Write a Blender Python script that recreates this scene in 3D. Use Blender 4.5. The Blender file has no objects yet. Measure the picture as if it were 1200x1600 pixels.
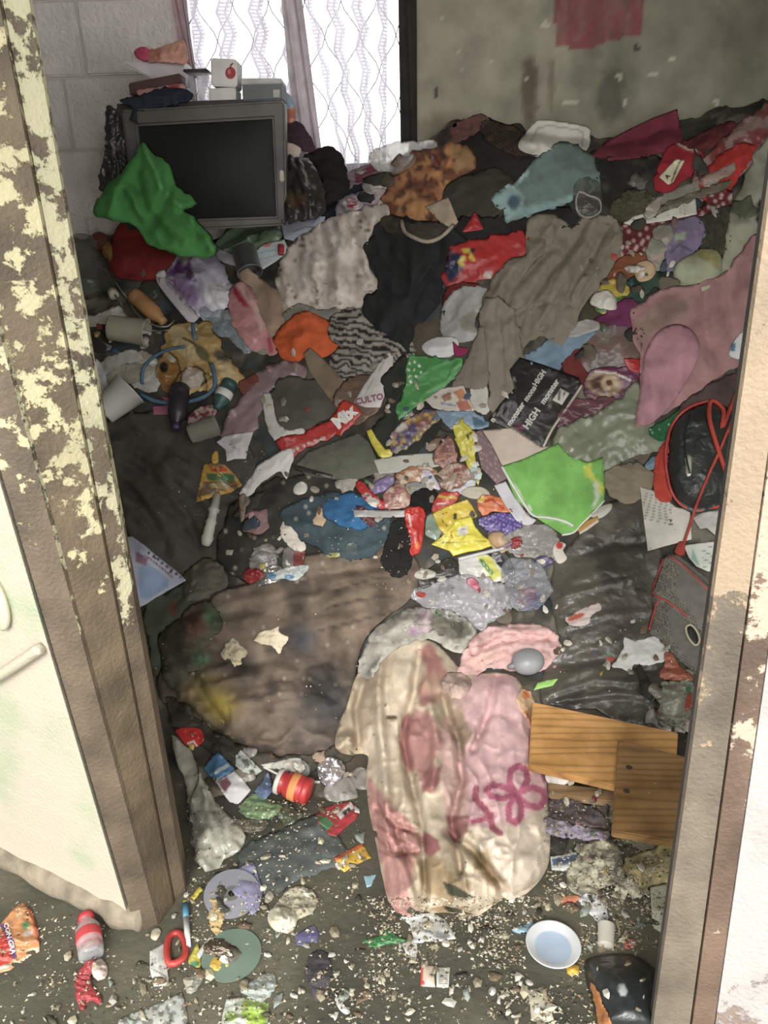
import bpy, bmesh, math, random
import numpy as np
from mathutils import Matrix, Vector
from mathutils.geometry import delaunay_2d_cdt
random.seed(7)
SC = bpy.context.scene
COL = SC.collection

# ------------------------------------------------------------------ camera
F_PX = 1200.0
TH, RO = math.radians(21.7), math.radians(2.0)
CAM = np.array([0.0, 0.0, 1.40])
_R0 = np.array([1.0, 0, 0]); FW = np.array([0, math.cos(TH), -math.sin(TH)]); _U0 = np.array([0, math.sin(TH), math.cos(TH)])
RT = math.cos(RO)*_R0 - math.sin(RO)*_U0
UP = math.sin(RO)*_R0 + math.cos(RO)*_U0
cd = bpy.data.cameras.new('camera'); cam = bpy.data.objects.new('camera', cd); COL.objects.link(cam)
cd.sensor_fit = 'VERTICAL'; cd.sensor_height = 32; cd.lens = F_PX/1600*32; cd.clip_start = .05
M = Matrix.Identity(4)
for i in range(3):
    M[i][0] = RT[i]; M[i][1] = UP[i]; M[i][2] = -FW[i]; M[i][3] = CAM[i]
cam.matrix_world = M
SC.camera = cam

# ------------------------------------------------------------------ light
W = bpy.data.worlds.new('world'); SC.world = W; W.use_nodes = True
wn = W.node_tree.nodes; wl = W.node_tree.links
bg = wn['Background']
sky = wn.new('ShaderNodeTexSky'); sky.sky_type = 'HOSEK_WILKIE'; sky.turbidity = 8; sky.sun_direction = (0.2, -.5, .85)
mx = wn.new('ShaderNodeMix'); mx.data_type = 'RGBA'; mx.inputs[0].default_value = .25
mx.inputs[6].default_value = (1.0, .985, .955, 1)
wl.new(sky.outputs[0], mx.inputs[7]); wl.new(mx.outputs[2], bg.inputs[0])
bg.inputs[1].default_value = 2.5
sd = bpy.data.lights.new('sun', 'SUN'); sd.energy = 1.5; sd.angle = math.radians(14); sd.color = (1, .96, .9)
sun = bpy.data.objects.new('sun', sd); COL.objects.link(sun)
sun.rotation_euler = Vector((.10, .80, -.62)).to_track_quat('-Z', 'Y').to_euler(); sun.location = (0, -3, 4)
SC.view_settings.view_transform = 'Standard'; SC.view_settings.look = 'None'
SC.view_settings.exposure = .90; SC.view_settings.gamma = 1; SC.view_settings.use_curve_mapping = False

# ------------------------------------------------------------------ maths
def lin(c):
    c = np.asarray(c, float)/255
    l = np.where(c <= .04045, c/12.92, ((c+.055)/1.055)**2.4)
    g = l@np.array([.25, .6, .15]) if l.ndim == 1 else (l@np.array([.25, .6, .15]))[..., None]
    return (l*.88+g*.12)*.93+np.array([.17, .163, .145])*.07          # haze and dust mixed into every colour: greyer, blacks lifted
def _hash(ix, iy, s):
    n = (ix.astype(np.int64)*374761393 + iy.astype(np.int64)*668265263 + s*1442695041) & 0xffffffff
    n = ((n ^ (n >> 13))*1274126177) & 0xffffffff
    return ((n ^ (n >> 16)) & 0xffff)/65535.0
def vn(x, y, s=0):                       # value noise, -1..1
    x = np.asarray(x, float); y = np.asarray(y, float)
    ix = np.floor(x); iy = np.floor(y); fx = x-ix; fy = y-iy
    fx = fx*fx*(3-2*fx); fy = fy*fy*(3-2*fy)
    a = _hash(ix, iy, s); b = _hash(ix+1, iy, s); c = _hash(ix, iy+1, s); d = _hash(ix+1, iy+1, s)
    return 2*((a*(1-fx)+b*fx)*(1-fy)+(c*(1-fx)+d*fx)*fy)-1
def fbm(x, y, s=0, o=3):
    r = 0; a = 1; t = 0
    for k in range(o):
        r = r + a*vn(np.asarray(x)*2**k, np.asarray(y)*2**k, s+k*17); t += a; a *= .5
    return r/t
def ss(a, b, x):
    t = np.clip((np.asarray(x, float)-a)/(b-a), 0, 1); return t*t*(3-2*t)

HY = [0, 1.55, 1.72, 1.9, 2.15, 2.6, 3.0, 3.2, 3.4]
HZ = [0, 0, .03, .12, .34, .74, 1.12, 1.22, 1.25]
GX = [-2, -1.0, -.6, -.15, .3, .6, .9, 1.2, 1.6, 2.2]
GZ = [.1, .1, .1, .22, .46, .42, .40, .46, .52, .5]
def heap(x, y):
    b = np.interp(y, HY, HZ)
    b = b + np.interp(x, GX, GZ)*ss(2.1, 3.05, y)
    k = ss(1.6, 2.1, y)
    b = b + k*(.035*fbm(x*5, y*5, 3, 3))
    b = b + .004*fbm(x*22, y*22, 9, 2)
    return b
YMAX = 3.13
def dirs(px, py):
    px = np.asarray(px, float); py = np.asarray(py, float)
    return FW[None] + ((px-600)/F_PX)[:, None]*RT[None] + ((800-py)/F_PX)[:, None]*UP[None]
def hit(px, py, D=0.0):                  # where the sight line meets the heap raised by D
    px = np.atleast_1d(np.asarray(px, float)); py = np.atleast_1d(np.asarray(py, float))
    D = np.broadcast_to(np.asarray(D, float), px.shape)
    d = dirs(px, py); n = len(px)
    ymax = YMAX-.6*D
    lo = np.full(n, .55); hi = ymax/d[:, 1]; tmax = hi.copy()
    done = np.zeros(n, bool); prev = lo.copy()
    for k in range(1, 49):
        t = .55+(tmax-.55)*k/48
        g = CAM[2]+d[:, 2]*t-heap(d[:, 0]*t, d[:, 1]*t)-D
        new = (g < 0) & ~done
        lo[new] = prev[new]; hi[new] = t[new]; done |= new
        prev = np.where(done, prev, t)
    for k in range(11):
        m = (lo+hi)/2
        g = CAM[2]+d[:, 2]*m-heap(d[:, 0]*m, d[:, 1]*m)-D
        up = g > 0
        lo = np.where(done & up, m, lo); hi = np.where(done & ~up, m, hi)
    t = np.where(done, (lo+hi)/2, tmax)
    return CAM[None]+d*t[:, None]
def atY(px, py, Y):
    px = np.atleast_1d(np.asarray(px, float)); py = np.atleast_1d(np.asarray(py, float))
    d = dirs(px, py); return CAM[None]+d*(np.broadcast_to(np.asarray(Y, float), px.shape)/d[:, 1])[:, None]
def at1(px, py, Y): return Vector(atY([px], [py], Y)[0])
def fl(px, py):
    d = dirs([px], [py])[0]; return Vector(CAM+d*(-CAM[2]/d[2]))

# raster of what already lies on the heap (height above the heap)
RS = 4; RX0, RY0 = -240, -80; RW, RH = 430, 480
RA = np.zeros((RH, RW))
def ra(px, py, A=None):
    A = RA if A is None else A
    x = np.clip((np.asarray(px)-RX0)/RS, 0, RW-1.01); y = np.clip((np.asarray(py)-RY0)/RS, 0, RH-1.01)
    ix = x.astype(int); iy = y.astype(int); fx = x-ix; fy = y-iy
    return (A[iy, ix]*(1-fx)+A[iy, ix+1]*fx)*(1-fy)+(A[iy+1, ix]*(1-fx)+A[iy+1, ix+1]*fx)*fy
def blur(A, r):
    for ax in (0, 1):
        for _ in range(2):
            P = np.concatenate([np.repeat(A.take([0], ax), r+1, ax), A, np.repeat(A.take([-1], ax), r, ax)], ax)
            c = np.cumsum(P, ax)
            n = A.shape[ax]
            A = (c.take(range(2*r+1, 2*r+1+n), ax)-c.take(range(0, n), ax))/(2*r+1)
    return A
def inside(px, py, P):
    r = np.zeros(np.shape(px), bool); n = len(P)
    for i in range(n):
        x0, y0 = P[i]; x1, y1 = P[(i+1) % n]
        if y0 == y1: continue
        c = ((y0 > py) != (y1 > py)) & (px < (x1-x0)*(py-y0)/(y1-y0)+x0)
        r ^= c
    return r
def edist(px, py, P):
    d = np.full(np.shape(px), 1e9); n = len(P)
    for i in range(n):
        a = P[i]; b = P[(i+1) % n]; e = b-a; L = max(e@e, 1e-9)
        t = np.clip(((px-a[0])*e[0]+(py-a[1])*e[1])/L, 0, 1)
        d = np.minimum(d, (px-a[0]-t*e[0])**2+(py-a[1]-t*e[1])**2)
    return np.sqrt(d)
def pts(s):
    if isinstance(s, str): return np.array([[float(v) for v in q.split(',')] for q in s.split()])
    return np.asarray(s, float)
def spline(P, step, closed=True, smooth=True):
    P = np.asarray(P, float); n = len(P); out = []
    R = range(n) if closed else range(n-1)
    for i in R:
        if closed: a, b, c, d = P[i-1], P[i], P[(i+1) % n], P[(i+2) % n]
        else: a, b, c, d = P[max(i-1, 0)], P[i], P[i+1], P[min(i+2, n-1)]
        k = max(1, int(round(np.linalg.norm(c-b)/step)))
        for j in range(k):
            t = j/k
            if smooth: q = .5*((2*b)+(-a+c)*t+(2*a-5*b+4*c-d)*t*t+(-a+3*b-3*c+d)*t**3)
            else: q = b+(c-b)*t
            out.append(q)
    if not closed: out.append(P[-1])
    return np.array(out)

# ------------------------------------------------------------------ materials
MATS = {}
def shader(name):
    m = bpy.data.materials.new(name); m.use_nodes = True
    nt = m.node_tree; return m, nt, nt.nodes, nt.links, nt.nodes['Principled BSDF']
def noise_node(N, L, scale, detail=4, coord='Object', dist=0):
    tc = N.new('ShaderNodeTexCoord'); n = N.new('ShaderNodeTexNoise'); n.inputs['Scale'].default_value = scale
    n.inputs['Detail'].default_value = detail; n.inputs['Distortion'].default_value = dist
    L.new(tc.outputs[coord], n.inputs['Vector']); return n
def ramp(N, L, src, stops):
    r = N.new('ShaderNodeValToRGB'); e = r.color_ramp.elements
    while len(e) < len(stops): e.new(.5)
    for k, (p, c) in enumerate(stops):
        e[k].position = p; e[k].color = (*c, 1) if len(c) == 3 else c
    L.new(src, r.inputs[0]); return r
def item_mat(kind):                      # one material per kind of stuff; its colour comes from the thing's own print
    if kind in MATS: return MATS[kind]
    P = dict(cloth=(.95, 260, .35, 14, .32), knit=(.95, 420, .6, 26, .22), paper=(.75, 60, .12, 9, .3), wrap=(.33, 55, .4, 7, .35),
             film=(.2, 45, .5, 7, .2), clear=(.12, 40, .5, 7, .1), hard=(.4, 20, .03, 6, .35), metal=(.3, 30, .08, 9, .3),
             dirty=(.85, 90, .6, 10, .6), foil=(.25, 60, .5, 8, .2), glass=(.08, 10, .03, 5, .2), disc=(.2, 4, .0, 5, .25))[kind]
    m, nt, N, L, b = shader(kind+'_surface')
    at = N.new('ShaderNodeAttribute'); at.attribute_name = 'Col'
    g = noise_node(N, L, P[3], 5)
    r = ramp(N, L, g.outputs[0], [(.33, (1-P[4],)*3), (.62, (1, 1, 1))])
    mu = N.new('ShaderNodeMix'); mu.data_type = 'RGBA'; mu.blend_type = 'MULTIPLY'; mu.inputs[0].default_value = 1
    L.new(at.outputs[0], mu.inputs[6]); L.new(r.outputs[0], mu.inputs[7]); L.new(mu.outputs[2], b.inputs['Base Color'])
    b.inputs['Roughness'].default_value = P[0]
    if P[2] > 0:
        n2 = noise_node(N, L, P[1], 3); bp = N.new('ShaderNodeBump'); bp.inputs['Strength'].default_value = P[2]
        bp.inputs['Distance'].default_value = .006 if kind in ('wrap', 'film', 'clear', 'foil') else .002
        L.new(n2.outputs[0], bp.inputs['Height']); L.new(bp.outputs[0], b.inputs['Normal'])
    wr = dict(cloth=(11, .5, .014), knit=(10, .22, .010), wrap=(24, .55, .012), film=(22, .6, .012), clear=(26, .7, .012), dirty=(13, .5, .014), paper=(12, .25, .006), foil=(50, .6, .01)).get(kind)
    if wr:                               # creases on top of the modelled folds
        n3 = noise_node(N, L, wr[0], 3, dist=.5); n3.noise_type = 'RIDGED_MULTIFRACTAL'
        b3 = N.new('ShaderNodeBump'); b3.inputs['Strength'].default_value = wr[1]; b3.inputs['Distance'].default_value = wr[2]
        L.new(n3.outputs[0], b3.inputs['Height']); L.new(bp.outputs[0], b3.inputs['Normal']); L.new(b3.outputs[0], b.inputs['Normal'])
    if kind in ('film', 'clear', 'glass'):
        b.inputs['Alpha'].default_value = {'film': .66, 'clear': .42, 'glass': .5}[kind]
        b.inputs['Specular IOR Level'].default_value = .8
    if kind in ('metal', 'disc', 'foil'): b.inputs['Metallic'].default_value = .7 if kind != 'disc' else .5
    if kind == 'disc':
        b.inputs['Thin Film Thickness'].default_value = 480; b.inputs['Thin Film IOR'].default_value = 1.6
    if kind in ('cloth', 'knit'): b.inputs['Specular IOR Level'].default_value = .15
    if kind == 'dirty': b.inputs['Specular IOR Level'].default_value = .3
    MATS[kind] = m; return m
def plain(name, c, rough=.6, metal=0, grime=.3, scale=14, bump=.1, bs=120):
    if name in MATS: return MATS[name]
    m, nt, N, L, b = shader(name)
    c = lin(c); g = noise_node(N, L, scale, 5)
    r = ramp(N, L, g.outputs[0], [(.32, tuple(c*(1-grime))), (.65, tuple(c))]); L.new(r.outputs[0], b.inputs['Base Color'])
    b.inputs['Roughness'].default_value = rough; b.inputs['Metallic'].default_value = metal
    n2 = noise_node(N, L, bs, 3); bp = N.new('ShaderNodeBump'); bp.inputs['Strength'].default_value = bump; bp.inputs['Distance'].default_value = .003
    L.new(n2.outputs[0], bp.inputs['Height']); L.new(bp.outputs[0], b.inputs['Normal'])
    MATS[name] = m; return m

# ------------------------------------------------------------------ object making
LABELS = {}
def tag(o, label=None, cat=None, grp=None, kind=None):
    if label: o['label'] = label
    if cat: o['category'] = cat
    if grp: o['group'] = grp
    if kind: o['kind'] = kind
    return o
def mesh_obj(name, V, Fc, mat, parent=None, col=None, smooth=True, origin=None):
    V = np.asarray(V, float)
    if parent is not None: org = np.array(parent['_o'])
    elif origin is not None: org = np.asarray(origin, float)
    else: org = np.array([V[:, 0].mean(), V[:, 1].mean(), V[:, 2].min()])
    me = bpy.data.meshes.new(name); me.from_pydata((V-org).tolist(), [], [list(map(int, f)) for f in Fc])
    if smooth: me.polygons.foreach_set('use_smooth', [True]*len(me.polygons))
    if col is not None:
        a = me.color_attributes.new('Col', 'FLOAT_COLOR', 'POINT')
        c = np.ones((len(V), 4)); c[:, :3] = col
        a.data.foreach_set('color', c.ravel())
    me.materials.append(mat); me.update()
    o = bpy.data.objects.new(name, me); COL.objects.link(o)
    if parent is not None: o.parent = parent
    else: o.location = org
    o['_o'] = [float(v) for v in org]
    return o
def empty(name, loc, label=None, cat=None, grp=None, kind=None):
    o = bpy.data.objects.new(name, None); COL.objects.link(o); o.location = loc; o.empty_display_size = .05
    o['_o'] = [float(v) for v in loc]
    return tag(o, label, cat, grp, kind)

def sheet(name, label, cat, outline, c, mat='cloth', puff=.012, fold=.006, fs=26, fa=0, st=3.0, smooth=True, pt=(), pat=None,
          rag=0.0, grp=None, parent=None, step=None, soft=2, Y=None, th=.003, seed=None, lift=0.0, pw=None, reg=True, curl=0, cr=()):
    """a limp thing lying on whatever is under it: outline, puffed middle, folds, closed underside"""
    P0 = pts(outline)
    seed = (abs(hash((name, float(P0[0][0]), float(P0[0][1]))))) % 9973 if seed is None else seed
    seed = int(P0[0][0]*7+P0[0][1]*13) % 9973
    x0, y0 = P0.min(0); x1, y1 = P0.max(0); size = math.sqrt(max((x1-x0)*(y1-y0), 30))
    if step is None: step = min(max(size/26, 2.2), 5.0)
    B = spline(P0, step, True, smooth)
    if rag == 0 and smooth and mat in ('cloth', 'knit', 'wrap', 'film', 'clear', 'dirty') and not pw: rag = min(size/26, 5)
    if rag:
        k = np.arange(len(B)); q = max(5, size/12); B = B+rag*np.stack([fbm(B[:, 0]/q, B[:, 1]/q, seed), fbm(B[:, 0]/q, B[:, 1]/q, seed+5)], 1)*1.4
    gx, gy = np.meshgrid(np.arange(x0, x1, step), np.arange(y0, y1, step*.95))
    gx = gx.astype(float); gx[1::2] += step/2
    gx = gx.ravel(); gy = gy.ravel()
    ok = inside(gx, gy, B); gx = gx[ok]; gy = gy[ok]
    if len(gx):
        d = edist(gx, gy, B); ok = d > step*.55; gx = gx[ok]; gy = gy[ok]
    A = np.concatenate([B, np.stack([gx, gy], 1)])
    nb = len(B)
    vs, es, fs_, ov, oe, of = delaunay_2d_cdt([Vector(a) for a in A.tolist()], [(i, (i+1) % nb) for i in range(nb)], [list(range(nb))], 1, 1e-4)
    A = np.array([[v.x, v.y] for v in vs])
    tri = [tuple(f) for f in fs_]
    # base surface: what is underneath, bridged where stiff
    m = 14+soft*2
    cx0 = max(int((x0-RX0)/RS)-m, 0); cx1 = min(int((x1-RX0)/RS)+m, RW); cy0 = max(int((y0-RY0)/RS)-m, 0); cy1 = min(int((y1-RY0)/RS)+m, RH)
    sub = RA[cy0:cy1, cx0:cx1]; bl = np.maximum(blur(sub, max(1, soft)), sub*.9+blur(sub, 1)*.1)
    full = RA.copy(); full[cy0:cy1, cx0:cx1] = np.maximum(bl, sub)
    pw_ = pw if pw else min(max(size*.22, 4), 34)
    ca, sa = math.cos(math.radians(fa)), math.sin(math.radians(fa))
    def D(px, py):
        e = edist(px, py, B); prof = 1-np.exp(-e/pw_*1.6)
        u = (px*ca+py*sa)/(fs*st); v = (-px*sa+py*ca)/fs
        w = .55*fbm(px/(fs*1.8), py/(fs*1.8), seed+40, 2)
        n = vn(u+w, v+w*1.4, seed); r1 = (1-np.abs(n))**2
        n2 = vn(u*2.1-w, v*2.3+w, seed+3); r2 = (1-np.abs(n2))**2.5
        n3 = vn(px/fs*2.2+w, py/fs*2.2-w*2, seed+6); r3 = (1-np.abs(n3))**3
        fo = fold*(r1+.55*r2+.35*r3-.55)*(.55+.45*np.clip(e/5, 0, 1))
        if not pw: prof = .30*prof+.70*ss(0, pw_*2.6, e)
        d = ra(px, py, full)+.0018+lift+puff*prof+fo
        for dep_, wd_, path_ in cr:          # modelled creases (valleys) and ridges (negative)
            Q = pts(path_); dd = np.full(np.shape(px), 1e9)
            for a, b in zip(Q[:-1], Q[1:]):
                e_ = b-a; t = np.clip(((px-a[0])*e_[0]+(py-a[1])*e_[1])/max(e_@e_, 1e-9), 0, 1); dd = np.minimum(dd, np.hypot(px-a[0]-t*e_[0], py-a[1]-t*e_[1]))
            d = d-dep_*np.exp(-(dd/wd_)**2)*np.clip(e/5, .2, 1)
        if curl: d = d+curl*np.exp(-e/6)
        return np.maximum(d, ra(px, py)+.0012)
    Dv = D(A[:, 0], A[:, 1])
    if Y is None: T = hit(A[:, 0], A[:, 1], Dv)
    else:
        (p0, Y0), (p1, Y1) = Y
        T = atY(A[:, 0], A[:, 1], Y0+(Y1-Y0)*(A[:, 1]-p0)/(p1-p0)-(Dv-ra(A[:, 0], A[:, 1], full)))
    col = np.tile(lin(c), (len(A), 1))
    if pat is not None: col = pat(A[:, 0], A[:, 1], col, seed)
    for q in pt:
        pc, poly = q[0], q[1]; sf = q[2] if len(q) > 2 else 1.0
        if isinstance(poly, str) and poly[0] == 'o':           # 'o cx cy rx ry ang'
            v = [float(s) for s in poly[1:].split()]; an = math.radians(v[4] if len(v) > 4 else 0)
            dx = A[:, 0]-v[0]; dy = A[:, 1]-v[1]; a_ = dx*math.cos(an)+dy*math.sin(an); b_ = -dx*math.sin(an)+dy*math.cos(an)
            rr = np.sqrt((a_/v[2])**2+(b_/v[3])**2); k = 1-ss(1-sf*.12, 1+sf*.12, rr)
        elif isinstance(poly, str) and poly[0] == 'l':          # 'l w x,y x,y ...' a painted line
            w_, rest = poly[1:].strip().split(' ', 1); Q = pts(rest); w_ = float(w_)
            d = np.full(len(A), 1e9)
            for a, b in zip(Q[:-1], Q[1:]):
                e = b-a; t = np.clip(((A-a)@e)/max(e@e, 1e-9), 0, 1); d = np.minimum(d, np.linalg.norm(A-a-t[:, None]*e, axis=1))
            k = 1-ss(w_*.5-sf*.5, w_*.5+sf*.5, d)
        else:
            Q = pts(poly); i_ = inside(A[:, 0], A[:, 1], Q); e = edist(A[:, 0], A[:, 1], Q); sd_ = np.where(i_, e, -e)
            if sf > 3: sd_ = sd_+sf*.5*fbm(A[:, 0]/10, A[:, 1]/10, seed+8, 2)
            k = ss(-sf*.5, sf*.5, sd_)
        col = col*(1-k[:, None])+lin(pc)[None]*k[:, None]
    # underside
    n = len(A); Bt = T.copy(); Bt[:, 2] -= th
    if Y is not None: Bt = T.copy(); Bt[:, 1] += th+.5*puff
    else:
        e = edist(A[:, 0], A[:, 1], B); Bt[:, 2] -= np.minimum(puff*.8*(1-np.exp(-e/pw_*1.6)), Dv*.8)
    V = np.concatenate([T, Bt])
    Fc = [t for t in tri]+[tuple(i+n for i in reversed(t)) for t in tri]
    cnt = {}
    for t in tri:
        for a, b in zip(t, t[1:]+t[:1]): cnt[(a, b)] = 1
    for (a, b) in list(cnt):
        if (b, a) not in cnt: Fc.append((b, a, a+n, b+n))
    Fc = [f for f in Fc]
    # orientation: make the upper sheet face the camera side
    t0 = tri[len(tri)//2]; nn = np.cross(T[t0[1]]-T[t0[0]], T[t0[2]]-T[t0[0]])
    if nn@(CAM-T[t0[0]]) < 0: Fc = [tuple(reversed(f)) for f in Fc]
    o = mesh_obj(name, V, Fc, item_mat(mat), parent, np.concatenate([col, col]))
    if parent is None: tag(o, label, cat, grp); o['_px'] = [float((x0+x1)/2), float((y0+y1)/2)]; o['_sz'] = float(size)
    elif label: tag(o, label)
    # remember what now lies here
    if reg and Y is None:
        bx, by = np.meshgrid(np.arange(max(int((x0-RX0)/RS), 0), min(int((x1-RX0)/RS)+2, RW)), np.arange(max(int((y0-RY0)/RS), 0), min(int((y1-RY0)/RS)+2, RH)))
        bx = bx.ravel(); by = by.ravel(); X = bx*RS+RX0; Yy = by*RS+RY0
        k = inside(X.astype(float), Yy.astype(float), B)
        if k.any(): RA[by[k], bx[k]] = np.maximum(RA[by[k], bx[k]], D(X[k].astype(float), Yy[k].astype(float)))
    return o

def frame(px, py, ang=0, lift=0.0, up=False):
    """position and axes on the heap at a spot: u along the given direction, n away from the surface"""
    D = float(ra(px, py))+lift
    q = hit([px, px+6, px-6, px, px], [py, py, py, py+6, py-6], D)
    a = math.radians(ang)
    u = q[1]-q[2]; v = q[4]-q[3]
    n = np.cross(u, v); n /= np.linalg.norm(n)
    if up: n = np.array([0, 0, 1.0])
    u = u-(u@n)*n; u /= np.linalg.norm(u); v = np.cross(n, u)
    # direction on screen -> direction on the surface
    s = hit([px+8*math.cos(a), px-8*math.cos(a)], [py+8*math.sin(a), py-8*math.sin(a)], D); e = s[0]-s[1]; e = e-(e@n)*n; e /= np.linalg.norm(e)
    Mx = Matrix.Identity(4); w = np.cross(n, e)
    for i in range(3): Mx[i][0] = e[i]; Mx[i][1] = w[i]; Mx[i][2] = n[i]; Mx[i][3] = q[0][i]
    dep = float((q[0]-CAM)@FW)
    return Mx, dep/F_PX
def bump_ra(px, py, rx, ry, h):
    X, Yy = np.meshgrid(np.arange(RW)*RS+RX0, np.arange(RH)*RS+RY0)
    r = ((X-px)/max(rx, 1))**2+((Yy-py)/max(ry, 1))**2; k = r < 1
    RA[k] = np.maximum(RA[k], ra(px, py)+h*np.sqrt(1-r[k]))
def xf(Mx, V): 
    V = np.asarray(V, float); m = np.array(Mx)
    return V@m[:3, :3].T+m[:3, 3]
def lathe(prof, n=20, axis='x'):         # prof: (along, radius)
    V = []; Fc = []
    for a, r in prof:
        for k in range(n):
            t = 2*math.pi*k/n; V.append((a, r*math.cos(t), r*math.sin(t)))
    for i in range(len(prof)-1):
        for k in range(n):
            k2 = (k+1) % n; Fc.append((i*n+k, i*n+k2, (i+1)*n+k2, (i+1)*n+k))
    Fc.append(tuple(range(n))[::-1]); Fc.append(tuple((len(prof)-1)*n+k for k in range(n)))
    V = np.array(V)
    if axis == 'z': V = V[:, [1, 2, 0]]
    return V, Fc
def boxm(x0, x1, y0, y1, z0, z1, b=.0):
    if b <= 0:
        V = [(x, y, z) for x in (x0, x1) for y in (y0, y1) for z in (z0, z1)]
        return np.array(V), [(0, 1, 3, 2), (4, 6, 7, 5), (0, 4, 5, 1), (2, 3, 7, 6), (0, 2, 6, 4), (1, 5, 7, 3)]
    bm = bmesh.new(); bmesh.ops.create_cube(bm, size=1)
    for v in bm.verts: v.co = Vector(((x0+x1)/2+v.co.x*(x1-x0), (y0+y1)/2+v.co.y*(y1-y0), (z0+z1)/2+v.co.z*(z1-z0)))
    bmesh.ops.bevel(bm, geom=bm.edges[:], offset=b, segments=2, affect='EDGES')
    V = np.array([v.co[:] for v in bm.verts]); Fc = [tuple(v.index for v in f.verts) for f in bm.faces]; bm.free(); return V, Fc
def jm(*ms):
    V = []; Fc = []; k = 0
    for v, f in ms:
        V.append(np.asarray(v, float)); Fc += [tuple(i+k for i in q) for q in f]; k += len(v)
    return np.concatenate(V), Fc
def hard(name, vf, Mx, c, mat='hard', parent=None, smooth=True, label=None, pat=None):
    V, Fc = vf; W_ = xf(Mx, V)
    col = np.tile(lin(c), (len(V), 1))
    if pat is not None: col = pat(np.asarray(V), col)
    o = mesh_obj(name, W_, Fc, item_mat(mat), parent, col, smooth)
    if label: o['label'] = label
    return o
def tube(P, r, n=7, closed=False):
    P = np.asarray(P, float); m = len(P); V = []; Fc = []
    rr = np.broadcast_to(np.asarray(r, float), (m,))
    prev = None
    for i in range(m):
        a = P[(i-1) % m] if (closed or i > 0) else P[i]; b = P[(i+1) % m] if (closed or i < m-1) else P[i]
        t = b-a; t /= max(np.linalg.norm(t), 1e-9)
        if prev is None: prev = np.array([0, 0, 1.0]) if abs(t[2]) < .9 else np.array([1.0, 0, 0])
        u = prev-(prev@t)*t; u /= max(np.linalg.norm(u), 1e-9); prev = u; w = np.cross(t, u)
        for k in range(n):
            q = 2*math.pi*k/n; V.append(P[i]+rr[i]*(math.cos(q)*u+math.sin(q)*w))
    R = range(m) if closed else range(m-1)
    for i in R:
        j = (i+1) % m
        for k in range(n):
            k2 = (k+1) % n; Fc.append((i*n+k, i*n+k2, j*n+k2, j*n+k))
    if not closed: Fc.append(tuple(range(n))[::-1]); Fc.append(tuple((m-1)*n+k for k in range(n)))
    return np.array(V), Fc
def cord(name, label, cat, path, rpx, c, mat='hard', parent=None, grp=None, lift=.004, step=7, Y=None, closed=False, wob=0):
    P = spline(pts(path), step, closed)
    if Y is not None: W_ = atY(P[:, 0], P[:, 1], Y)
    else: W_ = hit(P[:, 0], P[:, 1], ra(P[:, 0], P[:, 1])+lift)
    r = rpx*float(((W_[0]-CAM)@FW))/F_PX
    V, Fc = tube(W_, r, 7, closed)
    o = mesh_obj(name, V, Fc, item_mat(mat), parent, np.tile(lin(c), (len(V), 1)))
    if parent is None: tag(o, label, cat, grp)
    elif label: tag(o, label)
    return o
_tc = {}
def glyphs(txt, bold=.0):
    if (txt, bold) in _tc: return _tc[(txt, bold)]
    cu = bpy.data.curves.new('t', 'FONT'); cu.body = txt; cu.size = 1; cu.align_x = 'CENTER'; cu.align_y = 'CENTER'; cu.offset = bold
    cu.resolution_u = 2
    ob = bpy.data.objects.new('t', cu); COL.objects.link(ob); dg = bpy.context.evaluated_depsgraph_get()
    me = ob.evaluated_get(dg).to_mesh(); V = np.array([v.co[:] for v in me.vertices]); Fc = [tuple(p.vertices) for p in me.polygons]
    ob.evaluated_get(dg).to_mesh_clear(); bpy.data.objects.remove(ob); bpy.data.curves.remove(cu)
    _tc[(txt, bold)] = (V, Fc); return V, Fc
def letters(txt, px, py, h, ang, c, parent, bold=.02, sx=1.0, shear=0, lift=.0028, Y=None, name='lettering', lbl=None):
    V, Fc = glyphs(txt, bold); a = math.radians(ang)
    x = (V[:, 0]*sx+shear*V[:, 1])*h*1.35; y = -V[:, 1]*h*1.35
    X = px+x*math.cos(a)-y*math.sin(a); Yy = py+x*math.sin(a)+y*math.cos(a)
    if Y is None: W_ = hit(X, Yy, ra(X, Yy)+lift)
    else: W_ = atY(X, Yy, Y)
    n = len(W_); nf = Fc
    off = np.array([0, -.0004, .0006])
    V2 = np.concatenate([W_+off, W_-off]); F2 = list(nf)+[tuple(i+n for i in reversed(f)) for f in nf]
    o = mesh_obj(name, V2, F2, item_mat('paper'), parent, np.tile(lin(c), (len(V2), 1)), smooth=False)
    if lbl: o['label'] = lbl
    return o
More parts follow.
